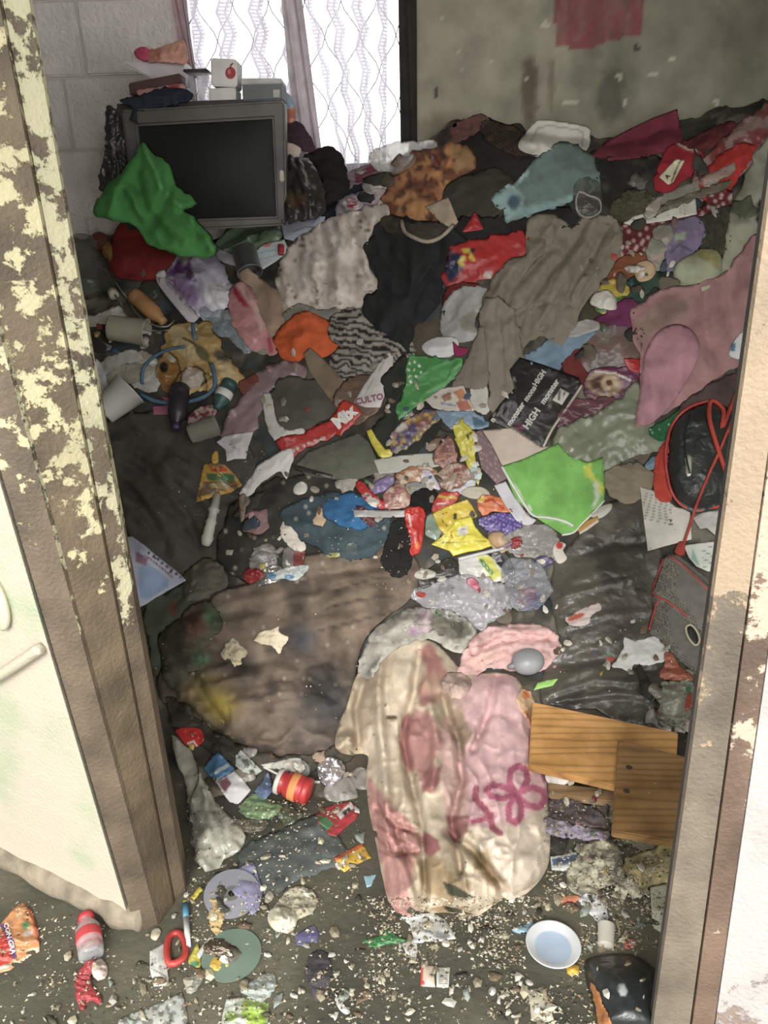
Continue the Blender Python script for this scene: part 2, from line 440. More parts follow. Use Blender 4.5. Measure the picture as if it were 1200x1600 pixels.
# ------------------------------------------------------------------ the setting
def peel(name, top, under, bias, zlo, zhi, scale=16, green=None, dark=.5):
    m, nt, N, L, b = shader(name)
    n = noise_node(N, L, scale, 12, dist=.15); n.inputs['Roughness'].default_value = .68; g = N.new('ShaderNodeNewGeometry'); s = N.new('ShaderNodeSeparateXYZ'); L.new(g.outputs['Position'], s.inputs[0])
    mr = N.new('ShaderNodeMapRange'); mr.inputs[1].default_value = zlo; mr.inputs[2].default_value = zhi; mr.inputs[3].default_value = -.26 if zhi > .7 else -.1; mr.inputs[4].default_value = 0 if zhi > .7 else .15
    L.new(s.outputs[2], mr.inputs[0])
    a = N.new('ShaderNodeMath'); L.new(n.outputs[0], a.inputs[0]); L.new(mr.outputs[0], a.inputs[1])
    a2 = N.new('ShaderNodeMath'); a2.inputs[1].default_value = bias; L.new(a.outputs[0], a2.inputs[0])
    r = ramp(N, L, a2.outputs[0], [(.485, (0, 0, 0)), (.515, (1, 1, 1))])
    n2 = noise_node(N, L, 9, 6); u = ramp(N, L, n2.outputs[0], [(.34, tuple(lin(under)*dark)), (.62, tuple(lin(under)))])
    n3 = noise_node(N, L, 5, 5); t = ramp(N, L, n3.outputs[0], [(.3, tuple(lin(green if green else top)*(.9 if green else .7))), (.52, tuple(lin(top)))])
    mx = N.new('ShaderNodeMix'); mx.data_type = 'RGBA'; L.new(r.outputs[0], mx.inputs[0]); L.new(u.outputs[0], mx.inputs[6]); L.new(t.outputs[0], mx.inputs[7])
    L.new(mx.outputs[2], b.inputs['Base Color']); b.inputs['Roughness'].default_value = .6
    bp = N.new('ShaderNodeBump'); bp.inputs['Strength'].default_value = .6; bp.inputs['Distance'].default_value = .004
    ad = N.new('ShaderNodeMath'); n4 = noise_node(N, L, 140, 3); L.new(r.outputs[0], ad.inputs[0]); L.new(n4.outputs[0], ad.inputs[1])
    L.new(ad.outputs[0], bp.inputs['Height']); L.new(bp.outputs[0], b.inputs['Normal']); return m
YB = 3.25
def slab(name, x0, x1, y0, y1, z0, z1, m, parent=None, kind='structure'):
    V, Fc = boxm(x0, x1, y0, y1, z0, z1); o = mesh_obj(name, V, Fc, m, parent, smooth=False)
    if parent is None: tag(o, kind=kind)
    return o
m_floor, nt, N, L, b = shader('dirty_concrete')
n = noise_node(N, L, 3, 8); r = ramp(N, L, n.outputs[0], [(.35, tuple(lin((44, 42, 33)))), (.5, tuple(lin((72, 70, 54)))), (.66, tuple(lin((96, 92, 74))))])
L.new(r.outputs[0], b.inputs['Base Color']); b.inputs['Roughness'].default_value = .85
n = noise_node(N, L, 60, 5); bp = N.new('ShaderNodeBump'); bp.inputs['Strength'].default_value = .5; bp.inputs['Distance'].default_value = .006; L.new(n.outputs[0], bp.inputs['Height']); L.new(bp.outputs[0], b.inputs['Normal'])
slab('floor', -3.2, 3.2, -3.5, 3.6, -.12, 0, m_floor)
m_wall = plain('aged_plaster', (150, 143, 122), .9, grime=.35, scale=6, bump=.3)
m_wwhite = plain('white_masonry_paint', (226, 219, 216), .85, grime=.16, scale=9, bump=1, bs=45)
for nd in m_wwhite.node_tree.nodes:
    if nd.type == 'BUMP': nd.inputs['Distance'].default_value = .012
m_mortar = plain('pale_mortar', (206, 198, 196), .95, grime=.2)
slab('wall_left', -2.0, -1.88, .9, YB+.12, 0, 2.7, m_wall)
slab('wall_right', 1.98, 2.1, .7, YB+.12, 0, 2.7, m_wall)
slab('ceiling', -2.0, 2.1, .9, YB+.12, 2.7, 2.8, m_wall)

xl = at1(280, 60, YB).x; xr = at1(650, 60, YB).x; zb = at1(585, 268, YB).z
# back wall, left of the window: painted concrete blocks
wl_ = empty('wall_back_left', (-1.9, YB, 0), kind='structure')
V, Fc = boxm(-1.9, xl, YB+.012, YB+.14, 0, 2.7); mesh_obj('mortar_bed', V, Fc, m_mortar, wl_, smooth=False)
zc = at1(90, 122, YB).z; ch = .243
for k, jx in ((-1, 97), (0, 135), (1, 176), (2, 120), (-2, 140), (-3, 97), (3, 176)):
    j = at1(jx, 120, YB).x
    z0 = zc+ch*k+.005; z1 = z0+ch-.011
    for q in (-2, -1, 0, 1):
        x0 = j+.49*q+.005; x1 = min(j+.49*(q+1)-.005, xl)
        x0 = max(x0, -1.9)
        if x1-x0 < .02: continue
        rr = random.uniform(-.003, .002)
        V, Fc = boxm(x0, x1, YB+rr, YB+.05, z0, z1, .006); mesh_obj('concrete_block', V, Fc, m_wwhite, wl_, smooth=False)
# back wall under and above the window, and the window opening
slab('wall_back_below_window', xl, xr, YB, YB+.14, 0, zb, m_wwhite)
slab('wall_back_above_window', xl, xr, YB, YB+.14, 2.42, 2.7, m_wall)
# right of the window: old painted plaster with a faded red square
def wall_grid(name, x0, x1, z0, z1, Y, step, colf):
    nx = int((x1-x0)/step)+1; nz = int((z1-z0)/step)+1
    gx, gz = np.meshgrid(np.linspace(x0, x1, nx), np.linspace(z0, z1, nz)); gx = gx.ravel(); gz = gz.ravel()
    yy = Y+.004*fbm(gx*6, gz*6, 4, 3)
    P = np.stack([gx, yy, gz], 1); d = P-CAM; dp = d@FW; px = 600+F_PX*(d@RT)/dp; py = 800-F_PX*(d@UP)/dp
    c = colf(px, py, gx, gz)
    Fc = [(j*nx+i, j*nx+i+1, (j+1)*nx+i+1, (j+1)*nx+i) for j in range(nz-1) for i in range(nx-1)]
    n = len(P); B = [[x0, Y+.14, z0], [x1, Y+.14, z0], [x1, Y+.14, z1], [x0, Y+.14, z1]]
    V = np.concatenate([P, B]); Fc += [(n+3, n+2, n+1, n), (0, nx*(nz-1), n+3, n), (nx-1, n+1, n+2, nx*nz-1), (0, n, n+1, nx-1), (nx*(nz-1), nx*nz-1, n+2, n+3)]
    o = mesh_obj(name, V, Fc, item_mat('paper'), None, np.concatenate([c, np.tile(c[0], (4, 1))])); return tag(o, kind='structure')
def plaster(px, py, x, z):
    c = np.tile(lin((166, 160, 138)), (len(px), 1))
    def mixc(k, t): nonlocal c; c = c*(1-k[:, None])+lin(t)[None]*k[:, None]
    mixc(ss(-.2, .5, fbm(x*4, z*3, 5, 4))*.6, (134, 130, 104))
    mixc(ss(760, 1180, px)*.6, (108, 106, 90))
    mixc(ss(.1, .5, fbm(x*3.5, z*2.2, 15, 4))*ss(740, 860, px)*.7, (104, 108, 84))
    for cx, cy, rx, ry, cc, k in ((828, 140, 16, 60, (88, 66, 46), .8), (862, 130, 7, 50, (98, 78, 56), .6), (955, 150, 26, 50, (70, 70, 56), .7), (928, 20, 20, 120, (80, 60, 50), .4), (1170, 40, 60, 80, (92, 84, 74), .5), (690, 200, 60, 30, (128, 112, 84), .5)):
        r = np.sqrt(((px-cx)/rx)**2+((py-cy)/ry)**2)+.35*fbm(px/14, py/14, 31, 3); mixc((1-ss(.5, 1.1, r))*k, cc)
    red = inside(px, py, pts('865,-40 1008,-40 1002,53 945,66 935,72 905,76 868,72'))
    edge = fbm(px/8, py/8, 3, 2)
    mixc(red*(.9-.25*ss(-.1, .4, fbm(px/9, py/40, 8, 3))), (138, 50, 58))
    mixc(red*ss(.15, .5, fbm(px/7, py/30, 18, 3))*.5, (96, 70, 66))
    for cx, cy, rx, ry in ((692, 30, 3, 3), (716, 80, 4, 3), (768, 98, 7, 3), (722, 110, 2, 2), (689, 181, 6, 2), (742, 146, 3, 2), (850, 38, 8, 4), (1050, 90, 5, 3), (822, 124, 3, 2), (968, 120, 5, 5), (1020, 118, 10, 3), (890, 160, 12, 2), (976, 160, 5, 4), (952, 172, 3, 3), (1120, 160, 5, 4)):
        mixc(((px-cx)/rx)**2+((py-cy)/ry)**2 < 1+.4*edge, (196, 190, 170))
    mixc(((px-681)/2.5)**2+((py-147)/9)**2 < 1, (60, 55, 45)); mixc(((px-995)/4)**2+((py-74)/4)**2 < 1, (60, 50, 45))
    return c
wall_grid('wall_back_right', xr, 2.0, 0, 2.7, YB, .012, plaster)

# window
m_frame = plain('window_paint', (206, 192, 196), .5, grime=.2)
m_darkf = plain('dark_window_paint_and_shade', (58, 56, 54), .6, grime=.4)
win = empty('window_1', (xl, YB, zb), kind='structure')
def wpart(name, x0, x1, y0, y1, z0, z1, m): V, Fc = boxm(x0, x1, y0, y1, z0, z1, .003); return mesh_obj(name, V, Fc, m, win, smooth=False)
wpart('window_frame', xl, xl+.03, YB+.06, YB+.11, zb, 2.42, m_frame)
wpart('window_frame', xr-.03, xr, YB+.06, YB+.11, zb, 2.42, m_darkf)
wpart('window_frame', xl, xr, YB+.06, YB+.11, zb, zb+.035, m_frame)
wpart('mullion', at1(452, 60, YB).x-.02, at1(452, 60, YB).x+.02, YB+.06, YB+.11, zb, 2.42, m_frame)
wpart('window_sill', xl, xr, YB-.05, YB+.10, zb-.03, zb, m_frame)
mg, nt, N, L, b = shader('window_glass'); b.inputs['Alpha'].default_value = .12; b.inputs['Roughness'].default_value = .05; b.inputs['Base Color'].default_value = (.9, .95, 1, 1)
xm = at1(452, 60, YB).x
for a, c_ in ((xl+.03, xm-.02), (xm+.02, xr-.03)):
    V, Fc = boxm(a, c_, YB+.083, YB+.087, zb+.035, 2.42); mesh_obj('pane', V, Fc, mg, win, smooth=False)
# diamond security grille outside the lace
gr = empty('security_grille', (xl, YB+.04, zb), 'dark diamond mesh security grille across the window behind the lace', 'window grille')
m_wire = plain('grille_wire', (70, 68, 74), .5, .3)
gx0 = xl; pw = .066
k = 0
while gx0+k*pw < xr:
    zz = np.arange(zb, 2.43, .115); P = [(gx0+k*pw+(pw*.5 if (i+k) % 2 else -pw*.5)*1.0+pw*.5, YB+.04, z) for i, z in enumerate(zz)]
    V, Fc = tube(spline(P, .03, False, True), .0019, 5); mesh_obj('wire', V, Fc, m_wire, gr); k += 1
# lace curtains
def lace_mat(name, sc, amp):
    m, nt, N, L, b = shader(name)
    tc = N.new('ShaderNodeTexCoord'); s = N.new('ShaderNodeSeparateXYZ'); L.new(tc.outputs['UV'], s.inputs[0])
    def M_(op, a, b_=None):
        q = N.new('ShaderNodeMath'); q.operation = op
        for i, v in enumerate((a, b_)):
            if v is None: continue
            if isinstance(v, (int, float)): q.inputs[i].default_value = v
            else: L.new(v, q.inputs[i])
        return q.outputs[0]
    zig = M_('MULTIPLY', M_('PINGPONG', M_('MULTIPLY', s.outputs[1], 7.5), .5), amp)
    ph = M_('FRACT', M_('MULTIPLY', M_('ADD', s.outputs[0], zig), sc))
    band = M_('LESS_THAN', ph, .42)
    ph2 = M_('FRACT', M_('MULTIPLY', M_('ADD', s.outputs[0], zig), sc*4)); thin = M_('LESS_THAN', ph2, .28)
    ph3 = M_('FRACT', M_('MULTIPLY', s.outputs[1], 85)); hl = M_('LESS_THAN', ph3, .35)
    a = M_('ADD', M_('MULTIPLY', band, .45), M_('ADD', M_('MULTIPLY', thin, .25), M_('MULTIPLY', hl, .14)))
    a = M_('MINIMUM', M_('ADD', a, .38), .97)
    tr = N.new('ShaderNodeBsdfTransparent'); tl = N.new('ShaderNodeBsdfTranslucent'); tl.inputs[0].default_value = (.42, .40, .46, 1)
    df = N.new('ShaderNodeBsdfDiffuse'); df.inputs[0].default_value = (.5, .48, .52, 1)
    m1 = N.new('ShaderNodeMixShader'); m1.inputs[0].default_value = .4; L.new(tl.outputs[0], m1.inputs[1]); L.new(df.outputs[0], m1.inputs[2])
    m2 = N.new('ShaderNodeMixShader'); L.new(a, m2.inputs[0]); L.new(tr.outputs[0], m2.inputs[1]); L.new(m1.outputs[0], m2.inputs[2])
    L.new(m2.outputs[0], N['Material Output'].inputs[0]); return m
def curtain(name, label, corners, waves, amp, mat, Yc, th=.0015, nx=60, nz=40, uvx=1.0):
    """corners: top-left, top-right, bottom-right, bottom-left on the window plane"""
    c4 = [np.array(at1(*c, Yc)) for c in corners]; V = []; UV = []
    for j in range(nz+1):
        t = j/nz; a = c4[3]*(1-t)+c4[0]*t; b_ = c4[2]*(1-t)+c4[1]*t
        for i in range(nx+1):
            s_ = i/nx; p = a*(1-s_)+b_*s_; p = p+np.array([0, amp*math.sin(s_*waves*6.283+t*1.3)+.3*amp*math.sin(s_*waves*14+t*4), 0]); V.append(p); UV.append((s_*uvx, p[2]))
    n = len(V); V = np.array(V); V2 = V+np.array([0, th, 0])
    F1 = [(j*(nx+1)+i, j*(nx+1)+i+1, (j+1)*(nx+1)+i+1, (j+1)*(nx+1)+i) for j in range(nz) for i in range(nx)]
    dens = isinstance(mat, str)
    if dens:
        F2 = F1+[tuple(q+n for q in reversed(f)) for f in F1]; VV = np.concatenate([V, V2]); UV = UV+UV
    else: F2 = F1; VV = V
    o = mesh_obj(name, VV, F2, item_mat(mat) if dens else mat, None, np.tile(lin((240, 232, 238)), (len(VV), 1)))
    uv = o.data.uv_layers.new(name='UVMap'); li = np.zeros(len(o.data.loops), int); o.data.loops.foreach_get('vertex_index', li)
    uv.data.foreach_set('uv', np.array(UV)[li].ravel()); return tag(o, label, 'curtain')
lm = lace_mat('lace_zigzag', 1.0, .5)
o = curtain('lace_curtain', 'white zigzag lace curtain on the right half of the window', ((470, -30), (606, -30), (603, 268), (540, 275)), 3, .012, lm, YB-.015, uvx=3.2)
o = curtain('lace_curtain', 'brightly lit white lace curtain behind the television and boxes', ((292, -30), (446, -30), (462, 260), (320, 260)), 3, .010, lace_mat('lace_bright', 1.0, .45), YB-.012, uvx=3.0)
def cloth_strip(name, label, corners, c, waves, amp, Yc, cat='curtain'):
    o = curtain(name, label, corners, waves, amp, 'cloth', Yc, .006, 24, 30)
    a = o.data.color_attributes['Col']; n = len(o.data.vertices); cc = np.ones((n, 4)); cc[:, :3] = lin(c); a.data.foreach_set('color', cc.ravel()); return o
cloth_strip('gathered_curtain', 'pale gathered curtain panel tied beside the middle of the window', ((436, -30), (468, -30), (506, 262), (466, 262)), (226, 212, 222), 2, .008, YB-.035)
cloth_strip('dark_curtain', 'dark grey narrow curtain drawn to the right edge of the window', ((622, -30), (651, -30), (652, 224), (626, 224)), (50, 48, 46), 1, .008, YB-.03)
cloth_strip('pink_curtain', 'thin pinkish curtain edge hanging at the left side of the window', ((262, -30), (281, -30), (306, 118), (286, 118)), (205, 170, 180), 1, .006, YB-.03)
cord('curtain_rod', 'slim grey metal rod leaning at the left side of the window', 'rod', '284,-20 296,60 306,122', 2.4, (150, 140, 150), 'metal', Y=YB-.06)

# door opening: old wooden frame, left side, in stepped boards
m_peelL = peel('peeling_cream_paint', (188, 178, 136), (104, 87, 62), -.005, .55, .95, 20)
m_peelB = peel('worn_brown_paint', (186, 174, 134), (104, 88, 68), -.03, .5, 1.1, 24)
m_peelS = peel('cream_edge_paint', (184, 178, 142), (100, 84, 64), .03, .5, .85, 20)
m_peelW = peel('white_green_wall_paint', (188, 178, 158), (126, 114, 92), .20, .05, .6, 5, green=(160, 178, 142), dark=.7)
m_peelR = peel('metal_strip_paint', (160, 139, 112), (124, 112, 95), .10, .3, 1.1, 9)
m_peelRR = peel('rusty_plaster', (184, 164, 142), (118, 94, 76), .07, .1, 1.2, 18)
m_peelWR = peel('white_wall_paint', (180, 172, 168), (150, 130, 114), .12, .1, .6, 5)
def line3(xb, yb, xt, yt, dY=0):
    b_ = fl(xb, yb); Y = b_.y+dY
    if dY: b_ = at1(xb, yb, Y)
    t = at1(xt, yt, Y); return b_, b_+(t-b_)*((2.2-b_.z)/(t.z-b_.z))
def strip(name, A, B, back, m, parent=None, ridge=None):
    (a0, a1), (b0, b1) = A, B
    n = 24; V = []
    for k in range(n+1):
        t = k/n
        for (p, q) in ((a0, a1), (b0, b1)):
            V.append(p+(q-p)*t)
    V = np.array([v[:] for v in V]); bk = V+np.array([0, back, 0]); N0 = len(V); V = np.concatenate([V, bk]); Fc = []
    for k in range(n):
        i = 2*k
        Fc += [(i, i+1, i+3, i+2), (N0+i, N0+i+2, N0+i+3, N0+i+1), (i, i+2, N0+i+2, N0+i), (i+1, N0+i+1, N0+i+3, i+3)]
    Fc += [(0, N0, N0+1, 1), (2*n, 2*n+1, N0+2*n+1, N0+2*n)]
    return mesh_obj(name, V, Fc, m, parent, smooth=False)
df_ = empty('door_1', fl(235, 1455), kind='structure')
L0 = line3(290, 1395, 45, 0); L1 = line3(274, 1408, 4, 0); L1b = line3(271, 1414, -2, 0); L2 = line3(252, 1440, -133, 0); L2b = line3(247, 1446, -140, 0)
L3 = line3(226, 1452, -190, -60); L4 = line3(212, 1454, -232, -60)
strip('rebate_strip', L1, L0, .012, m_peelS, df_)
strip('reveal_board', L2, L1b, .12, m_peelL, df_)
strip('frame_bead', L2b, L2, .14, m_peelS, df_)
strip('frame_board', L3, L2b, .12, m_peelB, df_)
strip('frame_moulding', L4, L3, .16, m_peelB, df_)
# hinge plates on the cream strip
for y in (668, 845):
    pass
# wall left of the doorway, hanging a little ragged above the floor
Wl0 = line3(206, 1453, -240, -60); Wl1 = line3(-260, 1215, -700, -60)
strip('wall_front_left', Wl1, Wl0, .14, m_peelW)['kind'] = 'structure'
# slumped grey render along the foot of that wall
P = spline(pts('-160,1262 -60,1312 0,1346 70,1384 130,1412 190,1440 226,1454'), 10, False)
sk = [fl(*p) for p in P]; V, Fc = tube([(q.x, q.y+.01, .028) for q in sk], [.034+.007*vn(i*.35, 1.0, 3) for i in range(len(sk))], 12)
tag(mesh_obj('trim_1', V, Fc, plain('grey_render', (150, 138, 116), .9, grime=.5, scale=20, bump=.8)), kind='structure')
# lock plate and ledge on the wall at the left edge
yw = Wl0[0].y+.02
def yat(px, py):                     # depth of the left front wall at a pixel
    d = dirs([px], [py])[0]; a = np.array(Wl1[0]); e = np.array(Wl0[0])-a; e[2] = 0; n_ = np.cross(e, np.array(Wl0[1])-np.array(Wl0[0])); t = ((a-CAM)@n_)/(d@n_); return CAM+d*t
P = np.array([yat(*q) for q in ((-30, 1065), (0, 1052), (34, 1030), (66, 1008))])+np.array([0, -.012, 0])
V, Fc = tube(spline(P, .01, False), .011, 8); tag(mesh_obj('trim_2', V, Fc, m_peelW), kind='structure')
q = yat(-6, 940)+np.array([0, -.006, 0]); e = np.array(Wl0[0])-np.array(Wl1[0]); e[2] = 0; e /= np.linalg.norm(e)
V, Fc = lathe([(-.006, .002), (-.006, .04), (0, .046), (.008, .046)], 20); V = np.stack([V[:, 1]*e[0]*.75, V[:, 0]*1.0+V[:, 1]*e[1]*.75, V[:, 2]*1.25], 1)+q
o = mesh_obj('lock_plate', V, Fc, plain('cream_metal', (214, 204, 178), .45, grime=.3)); tag(o, 'cream oval lock plate on the wall at the left edge of the doorway', 'lock plate')
# right side of the doorway
dr = empty('door_2', fl(1015, 1640), kind='structure')
R0 = line3(1015, 1640, 1246, 0); R1 = line3(1071, 1650, 1296, 0); R1b = line3(1075, 1651, 1300, 0); R2 = line3(1108, 1655, 1345, 0); R2b = line3(1110, 1655, 1348, 0); R3 = line3(1700, 1760, 2100, 0)
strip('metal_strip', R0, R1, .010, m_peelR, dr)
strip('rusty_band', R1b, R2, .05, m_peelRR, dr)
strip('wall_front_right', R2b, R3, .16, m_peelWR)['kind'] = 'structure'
# dark strip standing in for the shadow gap behind the metal strip
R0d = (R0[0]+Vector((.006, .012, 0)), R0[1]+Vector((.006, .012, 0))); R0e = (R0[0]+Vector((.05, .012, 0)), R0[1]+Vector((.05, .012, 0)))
strip('shade_strip', R0d, R0e, .02, m_darkf, dr)
# unseen roof added over the doorstep to dim the front walls
slab('added_roof', -3.2, 3.2, -.6, .95, 2.75, 2.85, m_wall)

# ------------------------------------------------------------------ the heap underneath everything
def wall_y(x):
    a, b_ = Wl0[0], Wl1[0]; return a.y+(b_.y-a.y)*(x-a.x)/(b_.x-a.x)
def heap_mesh():
    X = np.arange(-1.88, 1.98, .014); Yy = np.arange(1.30, 3.25, .014); gx, gy = np.meshgrid(X, Yy); gx = gx.ravel(); gy = gy.ravel()
    k = ss(1.35, 2.0, gy)
    z = heap(gx, gy)+k*(.014*(1-np.abs(vn(gx*16+fbm(gx*6, gy*6, 2), gy*16, 8)))**2-.010)-.004
    c = np.tile(lin((74, 70, 60)), (len(gx), 1))
    def mixc(kk, t): nonlocal c; c = c*(1-kk[:, None])+lin(t)[None]*kk[:, None]
    mixc(ss(0, .3, fbm(gx*7, gy*7, 20, 3)), (50, 48, 42)); mixc(ss(.1, .3, fbm(gx*9, gy*9, 30, 3))*.7, (96, 84, 68))
    mixc(ss(.25, .35, fbm(gx*14, gy*14, 50, 3))*.6, (132, 126, 112)); mixc(ss(.38, .45, fbm(gx*16, gy*16, 60, 2))*.7, (60, 78, 86))
    nx = len(X); Fc = [(j*nx+i, j*nx+i+1, (j+1)*nx+i+1, (j+1)*nx+i) for j in range(len(Yy)-1) for i in range(nx-1)]
    fl_ = lambda i: gy[i] > wall_y(gx[i])+.22
    Fc = [f for f in Fc if fl_(f[0])]
    o = mesh_obj('rubbish_heap', np.stack([gx, gy, z], 1), Fc, item_mat('dirty'), None, c)
    return tag(o, 'dark matted mass of soiled cloth and litter filling the room under everything', 'rubbish heap', kind='stuff')
heap_mesh()
# ------------------------------------------------------------------ print patterns
def p_noise(c2, f=20, lo=.0, hi=.3, s=0, k=1.0, sx=1.0):
    def g(px, py, col, seed):
        t = ss(lo, hi, fbm(px/f*sx, py/f, seed+s, 3))*k
        return col*(1-t[:, None])+lin(c2)[None]*t[:, None]
    return g
def p_stack(*gs):
    def g(px, py, col, seed):
        for q in gs: col = q(px, py, col, seed)
        return col
    return g
def p_dots(c2, f=7, r=.33, ang=0, k=1.0):
    def g(px, py, col, seed):
        a = math.radians(ang); u = (px*math.cos(a)+py*math.sin(a))/f; v = (-px*math.sin(a)+py*math.cos(a))/f; u = u+.5*(np.floor(v) % 2)
        jx = vn(np.floor(u)*3.1, np.floor(v)*2.7, seed)*.2
        t = ((u-np.floor(u)-.5+jx)**2+(v-np.floor(v)-.5-jx)**2 < r*r)*k
        return col*(1-t[:, None])+lin(c2)[None]*t[:, None]
    return g
def p_stripe(c2, f=10, w=.5, ang=0, warp=0, k=1.0):
    def g(px, py, col, seed):
        a = math.radians(ang); v = (-px*math.sin(a)+py*math.cos(a))/f+warp*fbm(px/30, py/30, seed, 3)
        t = ss(.0, .12, (v-np.floor(v))-(1-w))*k
        return col*(1-t[:, None])+lin(c2)[None]*t[:, None]
    return g
def p_specks(c2, f=5, thr=.75, k=1.0):
    def g(px, py, col, seed):
        t = ss(thr-.08, thr+.02, vn(px/f, py/f, seed+71))*k
        return col*(1-t[:, None])+lin(c2)[None]*t[:, None]
    return g
GR = (96, 90, 78)
S = sheet

# ------------------------------------------------------------------ television and what stands on it
TY = 2.78
def tvp(px, py, Y=TY): return at1(px, py, Y)
tv = empty('crt_television', tvp(310, 350), 'large grey tube television with a dark screen in front of the window', 'television')
def rbox(name, q, Y0, Y1, m, b=.006, taper=0, parent=tv):
    """a box whose front shows as the pixel quad q (tl, tr, br, bl) at depth Y0"""
    f = [atY([x], [y], Y0)[0] for x, y in q]; c = sum(f)/4
    bk = [c+(p-c)*(1-taper)+np.array([0, Y1-Y0, 0]) for p in f]
    bm = bmesh.new(); v = [bm.verts.new(p) for p in f+bk]
    for k in ((0, 3, 2, 1), (4, 5, 6, 7), (0, 1, 5, 4), (1, 2, 6, 5), (2, 3, 7, 6), (3, 0, 4, 7)): bm.faces.new([v[i] for i in k])
    if b: bmesh.ops.bevel(bm, geom=bm.edges[:], offset=b, segments=3, affect='EDGES')
    V = [w.co[:] for w in bm.verts]; Fc = [tuple(w.index for w in g.verts) for g in bm.faces]
    bm.verts.index_update(); V = [w.co[:] for w in bm.verts]; Fc = [tuple(w.index for w in g.verts) for g in bm.faces]; bm.free()
    return mesh_obj(name, V, Fc, m, parent, smooth=False)
m_tvd = plain('tv_dark_plastic', (48, 46, 44), .5, grime=.35); m_tvg = plain('tv_grey_plastic', (92, 88, 84), .5, grime=.5, scale=8)
m_scr = plain('tv_screen_glass', (22, 24, 23), .45, grime=.3, scale=5, bump=0)
rbox('casing', [(168, 160), (446, 150), (452, 350), (186, 362)], TY+.02, YB-.06, m_tvd, .02, .25)
# bezel: four grey rails
rbox('bezel', [(188, 172), (444, 156), (446, 184), (196, 198)], TY-.015, TY+.06, m_tvg, .008)
rbox('bezel', [(188, 172), (212, 172), (230, 352), (212, 356)], TY-.014, TY+.06, m_tvg, .008)
rbox('bezel', [(424, 166), (445, 160), (448, 346), (432, 348)], TY-.014, TY+.06, m_tvg, .008)
rbox('bezel', [(222, 345), (440, 338), (447, 352), (224, 364)], TY-.013, TY+.06, m_tvg, .008)
# bowed screen
V = []; n = 18
q = [atY([x], [y], TY+.004)[0] for x, y in ((208, 192), (428, 184), (434, 345), (224, 350))]
for j in range(n+1):
    for i in range(n+1):
        s, t = i/n, j/n; p = (q[0]*(1-s)+q[1]*s)*(1-t)+(q[3]*(1-s)+q[2]*s)*t
        V.append(p-np.array([0, .028*(1-(2*s-1)**2)*(1-(2*t-1)**2)-.002, 0]))
m_scr.node_tree.nodes['Principled BSDF'].inputs['Specular IOR Level'].default_value = .12
mesh_obj('screen', V, [(j*(n+1)+i, (j+1)*(n+1)+i, (j+1)*(n+1)+i+1, j*(n+1)+i+1) for j in range(n) for i in range(n)], m_scr, tv)
rbox('control_latch', [(436, 266), (443, 266), (444, 284), (437, 284)], TY-.021, TY+.0, plain('tv_latch', (176, 172, 164), .4), .003)
def card_box(name, label, cat, q, Y0, Y1, c, b=.004, grp=None, grime=.25):
    o = rbox(name, q, Y0, Y1, plain(name+'_surface_%d_%d' % (q[0][0], q[0][1]), c, .7, grime=grime, scale=10), b, 0, None)
    return tag(o, label, cat, grp)
card_box('white_box', 'small white card box lying on its side beneath the apple box', 'box', [(326, 138), (368, 136), (368, 160), (327, 161)], TY+.04, TY+.16, (226, 222, 218))
ab = card_box('apple_box', 'white open box with a red apple printed on it, on the television', 'box', [(329, 90), (370, 93), (370, 136), (330, 134)], TY+.03, TY+.14, (232, 228, 226))
def decal(name, parent, px, py, rx, ry, c, Y, n=14, sh=None):
    a = np.linspace(0, 2*math.pi, n, endpoint=False); r = 1+(0 if sh is None else sh*np.cos(2*a))
    P = atY(px+rx*r*np.cos(a), py+ry*r*np.sin(a), Y); V = np.concatenate([P, P+np.array([0, .002, 0])])
    return mesh_obj(name, V, [tuple(range(n)), tuple(range(2*n-1, n-1, -1))]+[(i, (i+1) % n, n+(i+1) % n, n+i) for i in range(n)], item_mat('paper'), parent, np.tile(lin(c), (2*n, 1)), smooth=False)
decal('apple_print', ab, 360, 114, 7.5, 10, (176, 52, 62), TY+.028, 20, .08); decal('apple_print', ab, 358, 112, 2.5, 4, (214, 120, 120), TY+.0265)
cord('stalk_print', None, None, '360,106 361,101 364,99', .9, (120, 60, 50), 'paper', ab, Y=TY+.027)
gb = card_box('printed_box', 'long grey printed box with a small label, right end of the television top', 'box', [(378, 128), (440, 126), (441, 156), (379, 158)], TY+.03, TY+.17, (112, 116, 118))
tag(rbox('box_lid', [(376, 122), (440, 122), (440, 130), (376, 132)], TY+.026, TY+.172, plain('pale_lid', (200, 202, 198), .6), .003, 0, gb))
tag(rbox('paper_label', [(427, 140), (437, 140), (437, 152), (427, 152)], TY+.0275, TY+.031, plain('label_paper', (190, 190, 186), .7), .0, 0, gb))
tub = empty('clear_tub', tvp(314, 160), 'clear plastic tub with a dark lid rim on the television', 'tub')
V, Fc = boxm(-.036, .036, -.04, .04, 0, .085, .008); Mt = Matrix.Translation(tvp(314, 160, TY+.10))
hard('tub_body', (V, Fc), Mt, (190, 188, 194), 'clear', tub); hard('tub_lid', boxm(-.040, .040, -.044, .044, .084, .092, .003), Mt, (90, 84, 84), 'hard', tub)
S('dark_blue_cloth', 'crumpled dark blue cloth draped over the top left of the television', 'cloth', '188,158 215,150 240,140 270,136 294,140 297,156 262,166 232,172 214,176 214,190 205,186 205,168', (42, 48, 64), 'cloth', .02, .012, 14, Y=((190, TY-.03), (136, TY+.05)))
card_box('dark_book', 'dark maroon box leaning on top of the dark blue cloth', 'box', [(200, 130), (281, 114), (284, 130), (203, 150)], TY+.07, TY+.2, (78, 44, 42))
